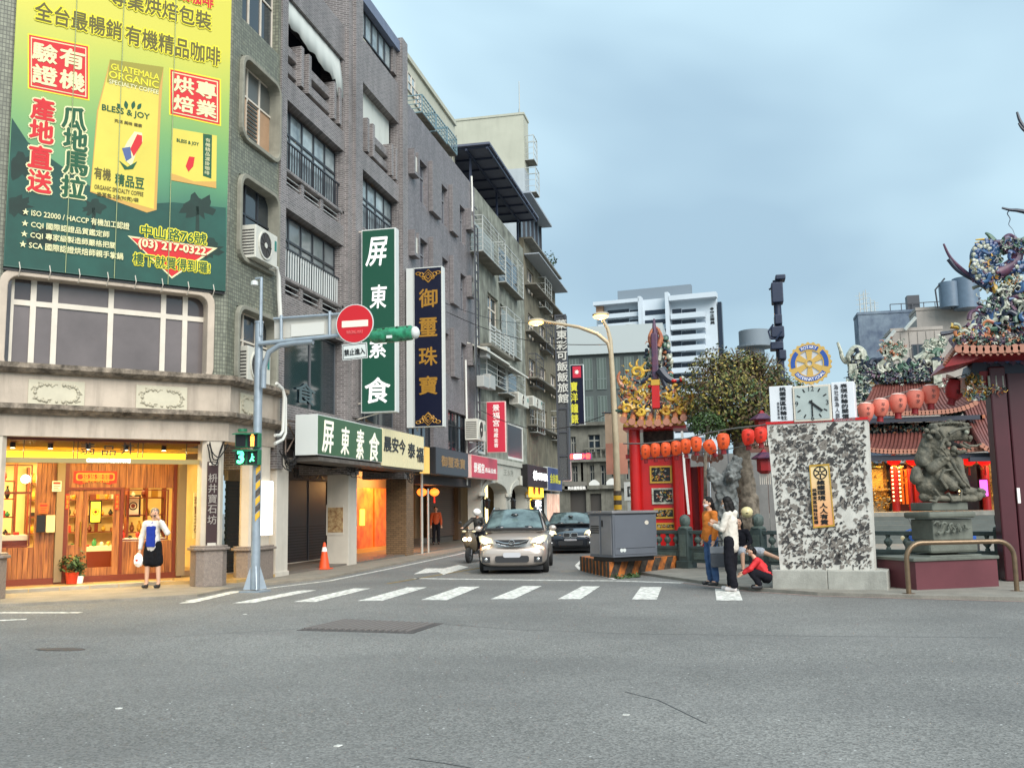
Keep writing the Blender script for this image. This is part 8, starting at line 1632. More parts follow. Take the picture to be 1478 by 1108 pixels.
sb_=thing('road_sign_back',FA.P(pA[0],0,pA[1]),'grey metal back of a long road sign fixed to the signal arm','road sign');MB().prism([pA,pB,pC,pD],-.03,0,FA.mat(0,0,0)).B('panel',mat('bare_aluminium',S(206,202,192,.8),rough=.5,var=.15,vs=3),sb_)
pp=[FA.px(x,y,.03)for x,y in((420,486),(468,482),(468,464),(420,468))];MB().prism(pp,.002,.025,FA.mat(0,0,0)).B('patch_plate',mat('patch_plate',S(214,212,204,.85),rough=.45),sb_)
def disc(F,u,z,r,d0,d1,m2,nm,par,n=40):return MB().prism([(u+r*math.cos(2*math.pi*k/n),z+r*math.sin(2*math.pi*k/n))for k in range(n)],d0,d1,F.mat(0,0,0)).B(nm,m2,par)
FD=Frame((0,ya-.12),(1,0));u,z=FD.px(512,467);r=(FD.at(539,0,467)-FD.at(485,0,467))/2
ne=thing('no_entry_sign',FD.P(u,0,z),'round red no entry sign with a white bar on the signal arm','road sign')
disc(FD,u,z,r,-.02,0,M_case,'rim',ne);disc(FD,u,z,r*.955,.001,.006,mat('sign_red',S(200,24,34,.9),rough=.35,var=.06),'disc',ne);MB().fb(FD,u-r*.68,u+r*.72,.007,.012,z-r*.17,z+r*.16).B('bar',mat('cream_bar',S(240,228,208,.9)),ne)
TX(FD,'WRONG WAY',500,524,479,5,.01,mat('faint_red_text',S(228,110,110,.9)),ne,bold=0)
us,zs=FD.px(512,507);hw=(FD.at(530,0,507)-FD.at(494,0,507))/2;hh=hw*.6;pl_=thing('plate_sign',FD.P(us,0,zs),'white plate with black characters below the round no entry sign','road sign')
rot=M.Rotation(R(3),4,'Z');MB().box(-hw,hw,-hh,hh,-.015,0,FD.mat(us,0,zs)@rot).B('plate',M_case,pl_);MB().ring([(-hw*.94,-hh*.9),(hw*.94,-hh*.9),(hw*.94,hh*.9),(-hw*.94,hh*.9)],[(-hw*.9,-hh*.83),(hw*.9,-hh*.83),(hw*.9,hh*.83),(-hw*.9,hh*.83)],.001,.004,FD.mat(us,0,zs)@rot).B('border',M_black,pl_)
TX(FD,'禁止進入',497,527,507.5,9,.004,M_black,pl_,bold=.01,rot=R(3))
gs_=thing('covered_traffic_light',arm(570,482),'green horizontal traffic light wrapped in green film at the end of the signal arm','traffic light')
M_gf=mat('green_film',S(50,156,112,.85),rough=.2,var=.5,vs=9,col2=S(20,90,60,.85),spec=.8);MB().tube([arm(534,487),arm(540,485),arm(566,483),arm(594,480),arm(597,480)],[.1,.155,.16,.155,.08],14).B('housing',M_gf,gs_,smooth=True);MB().sph(arm(599,480),.1,.12,.13).B('end_cap',M_case,gs_,smooth=True)
for x,y in((545,478),(556,476),(575,474),(590,474),(560,492),(582,490)):MB().sph(arm(x,y)-V((0,.1,0)),.035,n=6,k=4).B('film_knot',mat('dark_green_knot',S(16,70,46,.85)),gs_)
MB().box(arm(562,487).x,arm(570,487).x,ya-.19,ya-.17,arm(566,490).z,arm(566,486).z).B('label',M_case,gs_)
ps=thing('pedestrian_signal',o_(356,668),'green pedestrian signal box with red cell and glowing green countdown on the pole','traffic light');FPs=Frame((0,YP-.22),(1,0));M_gh=mat('signal_green_case',S(30,112,76,.85),rough=.4)
def cell(x0,x1,y0,y1,nm,lit=None,ch=None):
 a,z0=FPs.px(x0,y1);c,z1=FPs.px(x1,y0);MB().fb(FPs,a,c,-.16,0,z0,z1).B(nm,M_gh,ps,bevel=.012);e_=.02
 MB().fb(FPs,a+e_,c-e_,.001,.006,z0+e_,z1-e_).B('lens',lit or M_black,ps);MB().add([FPs.P(a,0,z1),FPs.P(c,0,z1),FPs.P(c,.14,z1-.03),FPs.P(a,.14,z1-.03),FPs.P(a,0,z1-.015),FPs.P(c,0,z1-.015),FPs.P(c,.14,z1-.045),FPs.P(a,.14,z1-.045)],[(0,1,2,3),(7,6,5,4),(0,4,5,1),(1,5,6,2),(2,6,7,3),(3,7,4,0)]).B('visor',M_gh,ps);return a,c,z0,z1
cell(339,356,624,646,'upper_case');a,c,z0,z1=cell(356,373,624,646,'upper_case')
FPt=FPs;man=MB();um,zm2=(a+c)/2,(z0+z1)/2;man.fb(FPs,um-.045,um+.045,.008,.012,zm2-.02,zm2+.085).fb(FPs,um-.04,um-.006,.008,.012,zm2-.13,zm2-.02).fb(FPs,um+.006,um+.04,.008,.012,zm2-.13,zm2-.02).fb(FPs,um-.025,um+.025,.008,.012,zm2+.095,zm2+.14);man.B('standing_figure',mat('lit_orange_red',(1,.2,.05),emit=2.6,ecol=(1,.3,.05)),ps)
a,c,z0,z1=cell(339,356,648,671,'lower_case');lettering(FPs,'3',(a+c)/2,(z0+z1)/2,.009,h=(z1-z0)*.75,mt=mat('lit_green',(.2,1,.5),emit=2.2,ecol=(.08,1,.38)),parent=ps,bold=.05);a,c,z0,z1=cell(356,373,648,671,'lower_case')
um,zm2=(a+c)/2,(z0+z1)/2;MB().tube([FPs.P(um+x*.1,.02,zm2+y*.1)for x,y in((-.5,-.9),(-.1,-.3),(0,.3),(.4,-.1))],.016,5).B('walking_figure',MATS['lit_green'],ps);MB().tube([FPs.P(um+x*.1,.02,zm2+y*.1)for x,y in((-.1,-.3),(.4,-.8))],.016,5).B('walking_figure',MATS['lit_green'],ps);MB().sph(FPs.P(um,.02,zm2+.06),.018,n=8,k=5).B('walking_figure',MATS['lit_green'],ps)
MB().cyl(o_(350,623),o_(350,619),.1,n=12).B('bracket',M_gh,ps)
p=G(468,821,.05);cn=thing('traffic_cone',p,'orange traffic cone with a white collar beside the wide pale pillar','traffic cone');M_cone=mat('cone_orange',S(232,84,36,.9),rough=.5)
MB().box(p.x-.19,p.x+.19,p.y-.19,p.y+.19,p.z,p.z+.03).B('foot',M_cone,cn,bevel=.008);MB().lathe(p,[(.15,.03),(.115,.25),(.075,.48)],20).B('body',M_cone,cn,smooth=True);MB().lathe(p,[(.077,.48),(.055,.6)],20).B('collar',M_wl,cn,smooth=True);MB().lathe(p,[(.055,.6),(.03,.72),(.02,.73)],20).B('tip',M_cone,cn,smooth=True)
pp_=CF.P(CF.at(104,Dp+.4,825),Dp+.4,zfl-.03);t=thing('potted_plant',pp_,'green leafy plant in a red plastic pot by the gem shop door','plant');MB().lathe(pp_,[(.11,0),(.15,.24),(.16,.25),(.14,.25)],14).B('pot',mat('red_pot',S(206,60,36,.85),rough=.4),t,smooth=True);foliage('x',pp_+V((0,0,.42)),.3,.25,.22,420,.05,[M_lf4,M_lf1],t,5,.1)
pp_=CF.P(CF.at(115,Dp+.4,825),Dp+.4,zfl-.03);t=thing('potted_plant',pp_,'thin tall plant in a small white pot beside the red pot','plant');MB().lathe(pp_,[(.07,0),(.09,.16),(.08,.16)],12).B('pot',M_wl,t,smooth=True);foliage('x',pp_+V((0,0,.42)),.17,.15,.3,220,.045,[M_lf4,M_lf1],t,6,.05)
def loft(sec,mt,name,par,sub=1):
 b=MB();full=[]
 for y,pts in sec:full.append([(x,y,z)for x,z in pts]+[(-x,y,z)for x,z in pts[::-1]if x>1e-6])
 n=len(full[0]);vs=[p for r in full for p in r];fs=[(i*n+k,i*n+(k+1)%n,(i+1)*n+(k+1)%n,(i+1)*n+k)for i in range(len(full)-1)for k in range(n)]
 fs+=[tuple(range(n))[::-1],tuple(range((len(full)-1)*n,len(full)*n))];b.add(vs,fs);bm=bmesh.new();o=b.B(name,mt,None,smooth=True)
 bm.from_mesh(o.data);bmesh.ops.recalc_face_normals(bm,faces=bm.faces);bm.to_mesh(o.data);bm.free()
 if sub:s_=o.modifiers.new('s','SUBSURF');s_.levels=s_.render_levels=sub
 attach(o,par);return o
M_tyre=mat('tyre_rubber',(.02,.02,.02),rough=.8);M_rim=mat('wheel_rim',S(170,172,176),rough=.3,metal=.8);M_chr=mat('chrome',(.75,.75,.75),rough=.12,metal=1);M_hl=mat('lit_headlight',(1,.95,.8),emit=6,ecol=(1,.84,.5));M_lens=mat('headlight_lens',S(226,214,180,.9),rough=.08,emit=.18,ecol=(1,.8,.4));M_wsg=mat('windscreen',S(146,172,172,.55),rough=.04,spec=1.0,var=.75,vs=1.6,col2=S(44,58,60,.5));M_sg_=mat('side_glass',S(40,46,50,.6),rough=.05,spec=1.0);M_blk=mat('black_plastic',(.025,.025,.027),rough=.45)  # windscreen colour holds a painted pale reflection over dark interior patches
def wheel(t,x,y,r,w_=.2,name='wheel'):
 a=MB();n_=24;prof=[(r*.62,-w_/2),(r*.92,-w_/2),(r,-w_*.35),(r,w_*.35),(r*.92,w_/2),(r*.62,w_/2)]
 mm=M.Translation((x,y,r))@M.Rotation(R(90),4,'Y');a.lathe((0,0,0),prof,n_,mm);o=a.B(name,M_tyre,t,smooth=True)
 b=MB();sx_=1 if x>0 else-1;b.lathe((0,0,0),[(r*.63,-w_*.3),(r*.63,w_*.3)],n_,mm)
 for k in range(7):q=M.Rotation(k*2*math.pi/7,4,'Z');b.box(-.03,.03,.03,r*.6,w_*.3*sx_-.01,w_*.3*sx_+.02,mm@q)
 b.B('rim',M_rim,o)
def car(loc,lab,paint,H=1.62,W=1.745,Lc=4.5,mpv=True,lit=True):
 t=thing('car',(0,0,0),lab,'car');w_=W/2;hz=.98 if mpv else.9;bz=hz+.04
 S_=lambda w,zb,zt,cr,k=.86:[(0,zb),(w*.8,zb),(w*.96,zb+.1),(w,zb+.28),(w*.98,zt-.12),(w*k,zt),(w*.45,zt+cr),(0,zt+cr*1.1)]
 loft([(0,S_(w_*.72,.3,.6,.0)),(.05,S_(w_*.86,.22,.66,.01)),(.22,S_(w_*.95,.18,.76,.02)),(.5,S_(w_,.17,hz-.12,.03)),(.95,S_(w_,.17,hz,.04)),(1.2,S_(w_,.17,bz,.03,.9)),(Lc-.9,S_(w_,.17,bz+.04,.0,.92)),(Lc-.2,S_(w_*.97,.2,bz+.02,0,.92)),(Lc,S_(w_*.85,.32,bz-.12,0,.9))],paint,'body',t)
 zr_=H-.04;ws0,ws1=(.92,1.72)if mpv else(1.15,2.0);re=Lc-(.25 if mpv else.9)
 G_=lambda y,zt,wt:(y,[(0,bz-.06),(w_*.9,bz-.06),(w_*.93,bz+.02),((w_*.93+wt)/2+.02,(bz+zt)/2),(wt,zt-.05),(wt*.86,zt),(wt*.4,zt+.02),(0,zt+.025)])
 loft([G_(ws0,bz+.02,w_*.86),G_((ws0+ws1)/2,(bz+zr_)/2+.03,w_*.8),G_(ws1,zr_-.02,w_*.72),G_(ws1+.6,zr_,w_*.72),G_(re-.6,zr_-.03,w_*.7),G_(re,bz+.3,w_*.68)],paint,'cabin',t)
 b=MB();n_=8;
 for i in range(n_):
  for j in range(5):
   def q(a,c):s_=a/n_*2-1;v=c/5;hw=(w_*.86)*(1-v)+(w_*.685)*v;y=ws0-.1+(ws1-ws0)*v-.03*math.sin(math.pi*v)+.1*s_*s_;return(s_*hw,y,bz+.0+(zr_-.06-bz)*v+.035*(1-s_*s_)+.045)
   b.quad(q(i,j),q(i+1,j),q(i+1,j+1),q(i,j+1))
 b.B('windscreen',M_wsg,t,smooth=True)
 for(x,y,z,r)in((-.36,ws0+.02,bz+.1,.12),(.36,ws0+.02,bz+.1,.12),(0,(ws0+ws1)/2-.12,zr_-.13,.09)):MB().sph((x,y-.0,z),r*1.1,.05,r*.5).B('dark_interior_shape',M_sg_,t,smooth=True)
 bd=[(-w_*.87,ws0-.03,bz+.04),(w_*.87,ws0-.03,bz+.04),(w_*.7,ws1-.08,zr_-.0),(-w_*.7,ws1-.08,zr_-.0)];[MB().cyl(bd[i],bd[(i+1)%4],.018,n=6).B('windscreen_seal',M_blk,t)for i in(1,2,3)]
 MB().tube([(w_*.84*k/6,ws0-.11+.1*(k/6)**2,bz+.085-.02*(k/6)**2)for k in range(-6,7)],.035,6).B('cowl',M_blk,t,smooth=True)
 for sx_ in(-1,1):
  pts=[(sx_*(w_*.955),ws0+.38,bz+.05),(sx_*(w_*.955),re-.35,bz+.07),(sx_*(w_*.76),re-.62,zr_-.1),(sx_*(w_*.775),ws1+.12,zr_-.09)];MB().add([V(p)+V((e*sx_,0,0))for e in(0,.012)for p in pts],[(0,1,2,3),(7,6,5,4),(0,4,5,1),(1,5,6,2),(2,6,7,3),(3,7,4,0)]).B('side_window',M_sg_,t)
  m_o=MB().sph((sx_*(w_+.1),ws0+.42,bz+.08),.1,.06,.075).B('door_mirror',paint,t,smooth=True);MB().cyl((sx_*(w_-.05),ws0+.42,bz+.03),(sx_*(w_+.06),ws0+.42,bz+.06),.02,n=6).B('mirror_stalk',M_blk,m_o)
  for y in(.85,Lc-.85):wheel(t,sx_*(w_-.1),y,.315)
  zl=hz-.22;hp=[(sx_*w_*.52,.045,zl+.0),(sx_*w_*.93,.2,zl+.04),(sx_*w_*1.0,.52,zl+.17),(sx_*w_*.9,.42,zl+.2),(sx_*w_*.6,.22,zl+.12)]
  HL=MB().add([V(p)+V((0,e,0))for e in(-.035,.06)for p in hp],[(0,1,2,3,4)[::-1],(9,8,7,6,5)[::-1]]+[(i,(i+1)%5,5+(i+1)%5,5+i)for i in range(5)]).B('headlight',M_lens,t)
  if lit:MB().sph((sx_*w_*.76,.1,zl+.06),.1,.06,.065).B('lit_lamp',M_hl,HL,smooth=True);light('headlight_beam','SPOT',(sx_*w_*.76,.0,zl+.06),70,(1,.78,.42),.015,(R(72),0,0),t).data.spot_size=R(80)
  MB().box(sx_*w_*.74-.1,sx_*w_*.74+.1,.0,.12,.3,.44).B('fog_lamp_recess',M_blk,t);MB().sph((sx_*w_*.74,.0,.37),.045,.02,.045).B('fog_lamp',M_chr,t,smooth=True)
  MB().cyl((sx_*w_*.1-.1,ws0-.09,bz+.06),(sx_*.42-.1+.12,ws0+.08,bz+.12),.009,n=5).B('wiper',M_blk,t)
 MB().prism(rrect(-w_*.48,w_*.48,.3,.46,.05),0,.12,M.Translation((0,.08,0))@M.Rotation(R(90),4,'X')).B('lower_intake',M_blk,t)
 gz_=hz-.26
 if mpv:
  MB().prism([(-w_*.5,gz_+.13),(-w_*.42,gz_+.03),(-w_*.2,gz_-.03),(w_*.2,gz_-.03),(w_*.42,gz_+.03),(w_*.5,gz_+.13)],0,.1,M.Translation((0,.06,0))@M.Rotation(R(90),4,'X')).B('grille',M_blk,t)
  for pts in([(-.42,.12),(-.2,.05),(0,.03),(.2,.05),(.42,.12)],[(-.36,.03),(-.15,-.02),(0,-.03),(.15,-.02),(.36,.03)]):MB().tube([(x,-.05,gz_+z)for x,z in pts],.014,6).B('grille_bar',M_chr,t)
  MB().tube([(.07*math.cos(k*math.pi/8),-.065,gz_+.07+.055*math.sin(k*math.pi/8))for k in range(17)],.009,6).B('emblem',M_chr,t);MB().tube([(-.055,-.065,gz_+.1),(-.02,-.065,gz_+.06),(0,-.065,gz_+.075),(.02,-.065,gz_+.06),(.055,-.065,gz_+.1)],.007,5).B('emblem',M_chr,t)
  for sx_ in(-1,1):MB().tube([(sx_*w_*.7,ws1+.1,zr_+.0),(sx_*w_*.7,ws1+.3,zr_+.06),(sx_*w_*.68,re-.8,zr_+.04)],.016,6).B('roof_rail',M_chr,t)
 else:
  for sx_ in(-1,1):
   MB().prism(rrect(.02,.24,gz_-.06,gz_+.08,.03),0,.1,M.Translation((0 if sx_>0 else-.26,.04,0))@M.Rotation(R(90),4,'X')).B('kidney_grille',M_blk,t);MB().ring(rrect(.01,.25,gz_-.07,gz_+.09,.04),rrect(.025,.235,gz_-.055,gz_+.075,.03),.1,.115,M.Translation((0 if sx_>0 else-.26,.04,0))@M.Rotation(R(90),4,'X')).B('grille_surround',M_chr,t)
 MB().prism(rrect(-.22,.22,.42,.54,.05),0,.02,M.Translation((0,-.03 if mpv else.0,0))@M.Rotation(R(90),4,'X')).B('number_plate',mat('blank_plate',S(196,196,200,.85)),t)
 MB().box(-w_*.85,w_*.85,.3,Lc-.3,.1,.2).B('underbody',M_blk,t);MB().box(-.3,-.14,ws0+.12,ws0+.2,bz+.04,bz+.12).B('dashboard_toy',M_wl,t)
 t.location=loc;t.rotation_euler=(0,0,R(8));return t
M_sil=mat('warm_silver_paint',S(196,184,174,.9),rough=.32,metal=.4,coat=.7);M_dkp=mat('dark_blue_grey_paint',S(40,46,56,.8),rough=.2,metal=.3,coat=1.0)
gc=G(744,829);car((gc.x-.08,gc.y,.0),'silver minivan with lit headlights waiting behind the crosswalk',M_sil)
gc=G(824,799);car((gc.x,gc.y,0),'dark sedan with lit headlights following behind the silver minivan',M_dkp,H=1.46,W=1.82,Lc=4.6,mpv=False)
def scooter(loc,rz,lab,body,grp=None,lit=False):
 t=thing('scooter',(0,0,0),lab,'scooter',grp)
 wheel(t,.0001,.25,.24,.1);wheel(t,.0001,1.45,.24,.12)
 loft([(.1,[(0,.5),(.05,.5),(.12,.62),(.13,.74),(.06,.86),(0,.88)]),(.25,[(0,.42),(.12,.42),(.2,.55),(.2,.75),(.12,.9),(0,.95)]),(.42,[(0,.3),(.16,.3),(.22,.5),(.2,.72),(.12,.92),(0,.96)]),(.5,[(0,.28),(.16,.28),(.18,.5),(.16,.72),(.08,.9),(0,.94)])],body,'front_fairing',t)
 MB().box(-.16,.16,.42,.95,.26,.34).B('footboard',M_blk,t,bevel=.02)
 loft([(.85,[(0,.3),(.1,.3),(.14,.45),(.13,.6),(.06,.66),(0,.66)]),(1.1,[(0,.34),(.15,.34),(.18,.5),(.16,.68),(.08,.72),(0,.72)]),(1.6,[(0,.52),(.1,.52),(.15,.62),(.13,.74),(.07,.78),(0,.78)]),(1.78,[(0,.66),(.04,.66),(.06,.7),(.06,.74),(.03,.77),(0,.77)])],body,'rear_body',t)
 blob('seat',[('c',(0,.9,.74),(0,1.5,.82),.1,.11)],M_blk,t,voxel=.03,smooth=2)
 MB().tube([(-.33,.42,1.02),(-.12,.36,1.0),(0,.34,.97),(.12,.36,1.0),(.33,.42,1.02)],.018,6).B('handlebar',M_blk,t)
 for sx_ in(-1,1):
  MB().tube([(sx_*.2,.38,1.02),(sx_*.3,.34,1.2)],.008,5).B('mirror_stalk',M_blk,t);MB().sph((sx_*.32,.33,1.22),.06,.015,.04).B('mirror',M_blk,t,smooth=True)
  MB().sph((sx_*.075,.1 if lit else.12,.72),.07,.05,.055).B('headlight',M_hl if lit else M_lens,t,smooth=True);MB().tube([(sx_*.07,.25,.24),(sx_*.07,.32,.6)],.02,6).B('fork',M_rim,t)
  if lit:MB().sph((sx_*.16,.26,.95),.07,.04,.03).B('indicator',M_lens,t,smooth=True)
 MB().box(-.07,.07,1.72,1.8,.35,.62).B('rear_mudguard',M_blk,t);MB().cyl((.17,1.2,.3),(.17,1.7,.38),.05,n=10).B('exhaust',M_rim,t,smooth=True)
 t.location=loc;t.rotation_euler=(0,0,rz);return t
gs2=G(673,813)
scooter((gs2.x,gs2.y,0),R(-6),'scooter with two bright headlights ridden beside the silver minivan',mat('bronze_scooter',S(130,116,96,.8),rough=.3,metal=.4),lit=True)
for i,(x,y,rz,m2,lab)in enumerate(((1.55,24.9,-70,M_bg,'parked dark scooter directly behind the balustrade left of the clock tower'),(3.9,24.2,-80,mat('scooter_blue',S(50,90,170,.85),rough=.25),'blue scooter parked between clock tower and stone lion'),(6.3,23.6,-75,mat('scooter_white',S(200,206,210,.85),rough=.25),'pale silver scooter parked right of the stone lion pedestal'))):scooter((x,y,.06),R(rz),lab,m2 if i else M_blk,'scooters parked in the temple yard')
wr=thing('overhead_wires',onY(760,470,45),'thin dark overhead wires crossing the side street between the buildings','wires')
for(x0,y0,Y0,x1,y1,Y1,sg_w)in((640,448,38,884,497,33,.5),(600,420,33,800,462,60,.6),(700,500,43,818,560,70,.5),(690,590,43,905,585,34,.9),(745,560,50,830,600,80,.6),(410,640,22.6,560,690,31,.3)):
 a_,c_=onY(x0,y0,Y0),onY(x1,y1,Y1);MB().tube([a_.lerp(c_,k/14)-V((0,0,sg_w*math.sin(math.pi*k/14)))for k in range(15)],.014,5).B('wire',M_cab,wr)
M_skin=mat('skin',S(214,168,140,.85),rough=.55,var=.08,vs=20);M_hair=mat('black_hair',(.008,.007,.007),rough=.6,spec=.2)
def person(loc,rz,lab,J,top,bottom,hair='short',mask=None,shoe=M_blk,s=1.0,tf=1.0,bf=1.0,tl_=0,skirt=False):
 t=thing('person',(0,0,0),lab,'person');D=dict(pel=(0,0,.92),che=(0,0,1.25),nek=(0,0,1.4),hed=(0,-.01,1.53),sl=(.17,0,1.34),sr=(-.17,0,1.34),el=(.22,.02,1.08),er=(-.22,.02,1.08),hl=(.23,-.04,.84),hr=(-.23,-.04,.84),kl=(.1,-.02,.5),kr=(-.1,-.02,.5),fl=(.11,.02,.08),fr=(-.11,.02,.08));D.update(J);D={k:V(v)*s for k,v in D.items()};q=lambda a,b,r0,r1:('c',D[a],D[b],r0*s,r1*s)
 P_,C_,N_,Hd=D['pel'],D['che'],D['nek'],D['hed'];f=(D['fd']if 'fd' in D else V((0,-1,0))).normalized();sd=V((-f.y,f.x,0)).normalized();up=(Hd-N_).normalized();fb_=f;sdb=sd;f=(D['hf']if 'hf' in D else f).normalized();sd=V((-f.y,f.x,0)).normalized()
 body=[('c',P_,C_,.105*s,.11*s),q('sl','sr',.06,.06),q('che','nek',.08,.048),q('nek','hed',.046,.045),('e',Hd+up*.03*s,(.076*s,.088*s,.105*s)),('e',Hd+f*.035*s-up*.03*s,(.05*s,.05*s,.06*s)),('c',Hd+f*.085*s+up*.01*s,Hd+f*.1*s-up*.012*s,.013*s,.016*s),('e',Hd+sd*.077*s,(.014*s,.02*s,.03*s)),('e',Hd-sd*.077*s,(.014*s,.02*s,.03*s))]
 for c in 'lr':
  sg_=1 if c=='l' else-1;hp=P_+sdb*(.085*s*sg_)-V((0,0,.02*s));fo=D['f'+c];to=fo+(D['t'+c]if 't'+c in D else fb_)*.15*s-V((0,0,.03*s))
  body+=[q('s'+c,'e'+c,.05,.037),q('e'+c,'h'+c,.037,.026),('c',hp,D['k'+c],.085*s,.056*s),('c',D['k'+c],fo,.056*s,.036*s),('c',fo,to,.036*s,.028*s)]
  hd=D['h'+c];dv=(hd-D['e'+c]).normalized();sx_=dv.cross(f).normalized()if dv.cross(f).length>.1 else sd;body.append(('c',hd,hd+dv*.06*s,.028*s,.032*s))
  for k in range(4):o_f=sx_*(.021*(k-1.5))*s;a=hd+dv*.075*s+o_f;body.append(('c',a,a+(dv*.05+f*.02)*s*(.85,1,.95,.75)[k],.0105*s,.009*s))
  body.append(('c',hd+dv*.02*s,hd+(dv*.05+f*.04)*s,.013*s,.011*s))
  b=MB();MB().sph((0,0,0),.1);blob('shoe',[('c',fo-V((0,0,.03*s)),to,.045*s,.037*s),('c',fo,fo-V((0,0,.04*s)),.042*s,.04*s)],shoe,t,voxel=.012,smooth=1)
  MB().sph(Hd+f*.083*s+sd*(.03*s*sg_)+up*.03*s,.011*s,n=8,k=6).B('eye',M_black,t,smooth=True)
 blob('body',body,M_skin,t,voxel=.0095,smooth=2)
 if top is not None:
  tp_=[('c',P_+V((0,0,(.04-.17*(tl_ or 0))*s)),C_,.13*s*tf,.125*s*tf),q('sl','sr',.066,.066),('c',C_,C_.lerp(N_,.6),.12*s,.075*s)]
  for c in 'lr':tp_+=[q('s'+c,'e'+c,.06*tf,.055*tf),('c',D['e'+c],D['e'+c].lerp(D['h'+c],.88),.056*s*tf,.043*s*tf)]
  blob('jacket',tp_,top,t,voxel=.014,smooth=2,disp=.01,dscale=.09)
 bt_=[('c',P_-V((0,0,.03*s)),P_+V((0,0,.08*s)),.13*s,.12*s)]
 for c in 'lr':
  sg_=1 if c=='l' else-1;hp=P_+sdb*(.08*s*sg_)-V((0,0,.02*s));k_=D['k'+c];fo=D['f'+c]
  if skirt:bt_+=[('c',hp,hp.lerp(k_,.9),.105*s,.105*s),('c',P_,P_.lerp((D['kl']+D['kr'])/2,.9),.11*s,.11*s)]
  else:bt_+=[('c',hp,k_,.1*s,.078*s*bf),('c',k_,k_.lerp(fo,.9),.076*s*bf,.064*s*bf)]
 blob('skirt' if skirt else 'trousers',bt_,bottom,t,voxel=.014,smooth=2,disp=.01,dscale=.1)
 hr=[('e',Hd+up*.055*s-f*.02*s,(.086*s,.092*s,.09*s)),('e',Hd+up*.0*s-f*.045*s,(.08*s,.06*s,.09*s))]
 if hair=='long':hr+=[('c',Hd-f*.05*s,N_-f*.09*s-V((0,0,.2*s)),.075*s,.05*s),('c',Hd+sd*.07*s,N_+sd*.07*s-V((0,0,.1*s)),.035*s,.025*s),('c',Hd-sd*.07*s,N_-sd*.07*s-V((0,0,.1*s)),.035*s,.025*s)]
 if hair=='tail':hr+=[('c',Hd-f*.09*s,Hd-f*.13*s-V((0,0,.22*s)),.04*s,.02*s)]
 if hair=='helmet':o=blob('helmet',[('e',Hd+up*.045*s-f*.01*s,(.125*s,.14*s,.115*s)),('e',Hd+up*.05*s+f*.09*s,(.09*s,.05*s,.02*s))],mask,t,voxel=.012,smooth=2)
 elif hair!='bald':blob('hair',hr,M_hair if hair!='grey' else mat('grey_hair',S(120,112,104,.7),rough=.7),t,voxel=.012,smooth=2,disp=.006,dscale=.03)
 if mask and hair!='helmet':blob('face_mask',[('e',Hd+f*.05*s-up*.028*s,(.05*s,.05*s,.042*s)),('e',Hd+f*.03*s-up*.02*s,(.068*s,.068*s,.03*s))],mask,t,voxel=.01,smooth=1)
 t.location=loc;t.rotation_euler=(0,0,rz);return t
M_msk=mat('white_mask',S(236,236,238,.9),rough=.7)
gp2=G(217,848,.05)+CF.n*.12;k_=R(20)
M_coat=mat('white_jacket_cloth',S(222,218,214,.88),rough=.8,var=.12,vs=9);M_blue=mat('royal_blue_shirt',S(36,58,150,.85),rough=.9,spec=.2)
mn=person(gp2,R(8),'person in white jacket, blue shirt and dark shorts holding a plastic bag',dict(hr=(-.27,-.02,.8),er=(-.26,.03,1.06),el=(.33,-.06,1.14),hl=(.2,-.16,1.4),hed=(.03,-.02,1.53),hf=(.75,-.65,0),fl=(.14,0,.08),fr=(-.12,0,.08),kr=(-.11,0,.5),kl=(.12,0,.5)),M_coat,mat('black_shorts',(.008,.008,.01),rough=.9,spec=.15),'grey',mat('dark_mask',S(50,44,44)),skirt=True,s=1.03,tf=1.1,tl_=.6)
o=blob('shirt',[('b',(0,-.1,1.1),(.095,.06,.22)),('c',(-.03,-.09,1.27),(.03,-.09,1.27),.075,.075),('c',(0,-.06,1.2),(.0,-.045,1.36),.09,.06)],M_blue,None,voxel=.014,smooth=2,disp=.006,dscale=.06);o.matrix_basis=M.Translation(mn.location)@M.Rotation(R(8),4,'Z');attach(o,mn)
hb_=mn.matrix_basis@V((-.3,-.03,.6));t=thing('plastic_bag',hb_,'white plastic carrier bag with red print held by the person at the corner','bag');blob('bag_body',[('e',hb_,(.11,.07,.15)),('c',hb_+V((0,0,.1)),hb_+V((.02,0,.2)),.05,.02)],M_wl,t,voxel=.014,smooth=1,disp=.02,dscale=.08);MB().sph(hb_-V((.0,.07,0)),.03,.01,.02).B('print',M_red,t)
M_or2=mat('orange_sweater',S(214,122,40,.88),rough=.85,var=.2,vs=8);M_jean=mat('blue_jeans',S(66,96,140,.85),rough=.85,var=.35,vs=6);M_hood=mat('cream_hoodie',S(218,210,198,.88),rough=.9,var=.12,vs=7);M_blkt=mat('black_trousers_cloth',(.01,.01,.014),rough=.95,spec=.15)
gw1=G(1029,845,.05);w1_=person((gw1.x,gw1.y,.05),R(-62),'person with a ponytail in an orange sweater, jeans and white mask',dict(er=(-.2,-.0,1.08),hr=(-.2,-.06,.86),el=(.21,-.0,1.08),hl=(.2,-.05,.85),hed=(0,-.03,1.53)),M_or2,M_jean,'tail',M_msk,s=1.04,tf=1.12,tl_=.3)
gw2=G(1058,853,0);w2_=person((gw2.x,gw2.y,.0),R(-108),'person with long black hair in a cream hoodie and black trousers on the crosswalk',dict(er=(-.2,-.06,1.1),hr=(-.1,-.26,1.2),el=(.21,-.08,1.1),hl=(.1,-.27,1.16),hed=(0,-.04,1.54),fl=(.09,.06,.08),fr=(-.09,-.06,.08)),M_hood,M_blkt,'long',M_msk,mat('white_shoes',S(214,206,204,.85)),s=1.06,tf=1.08,bf=1.2,tl_=1)
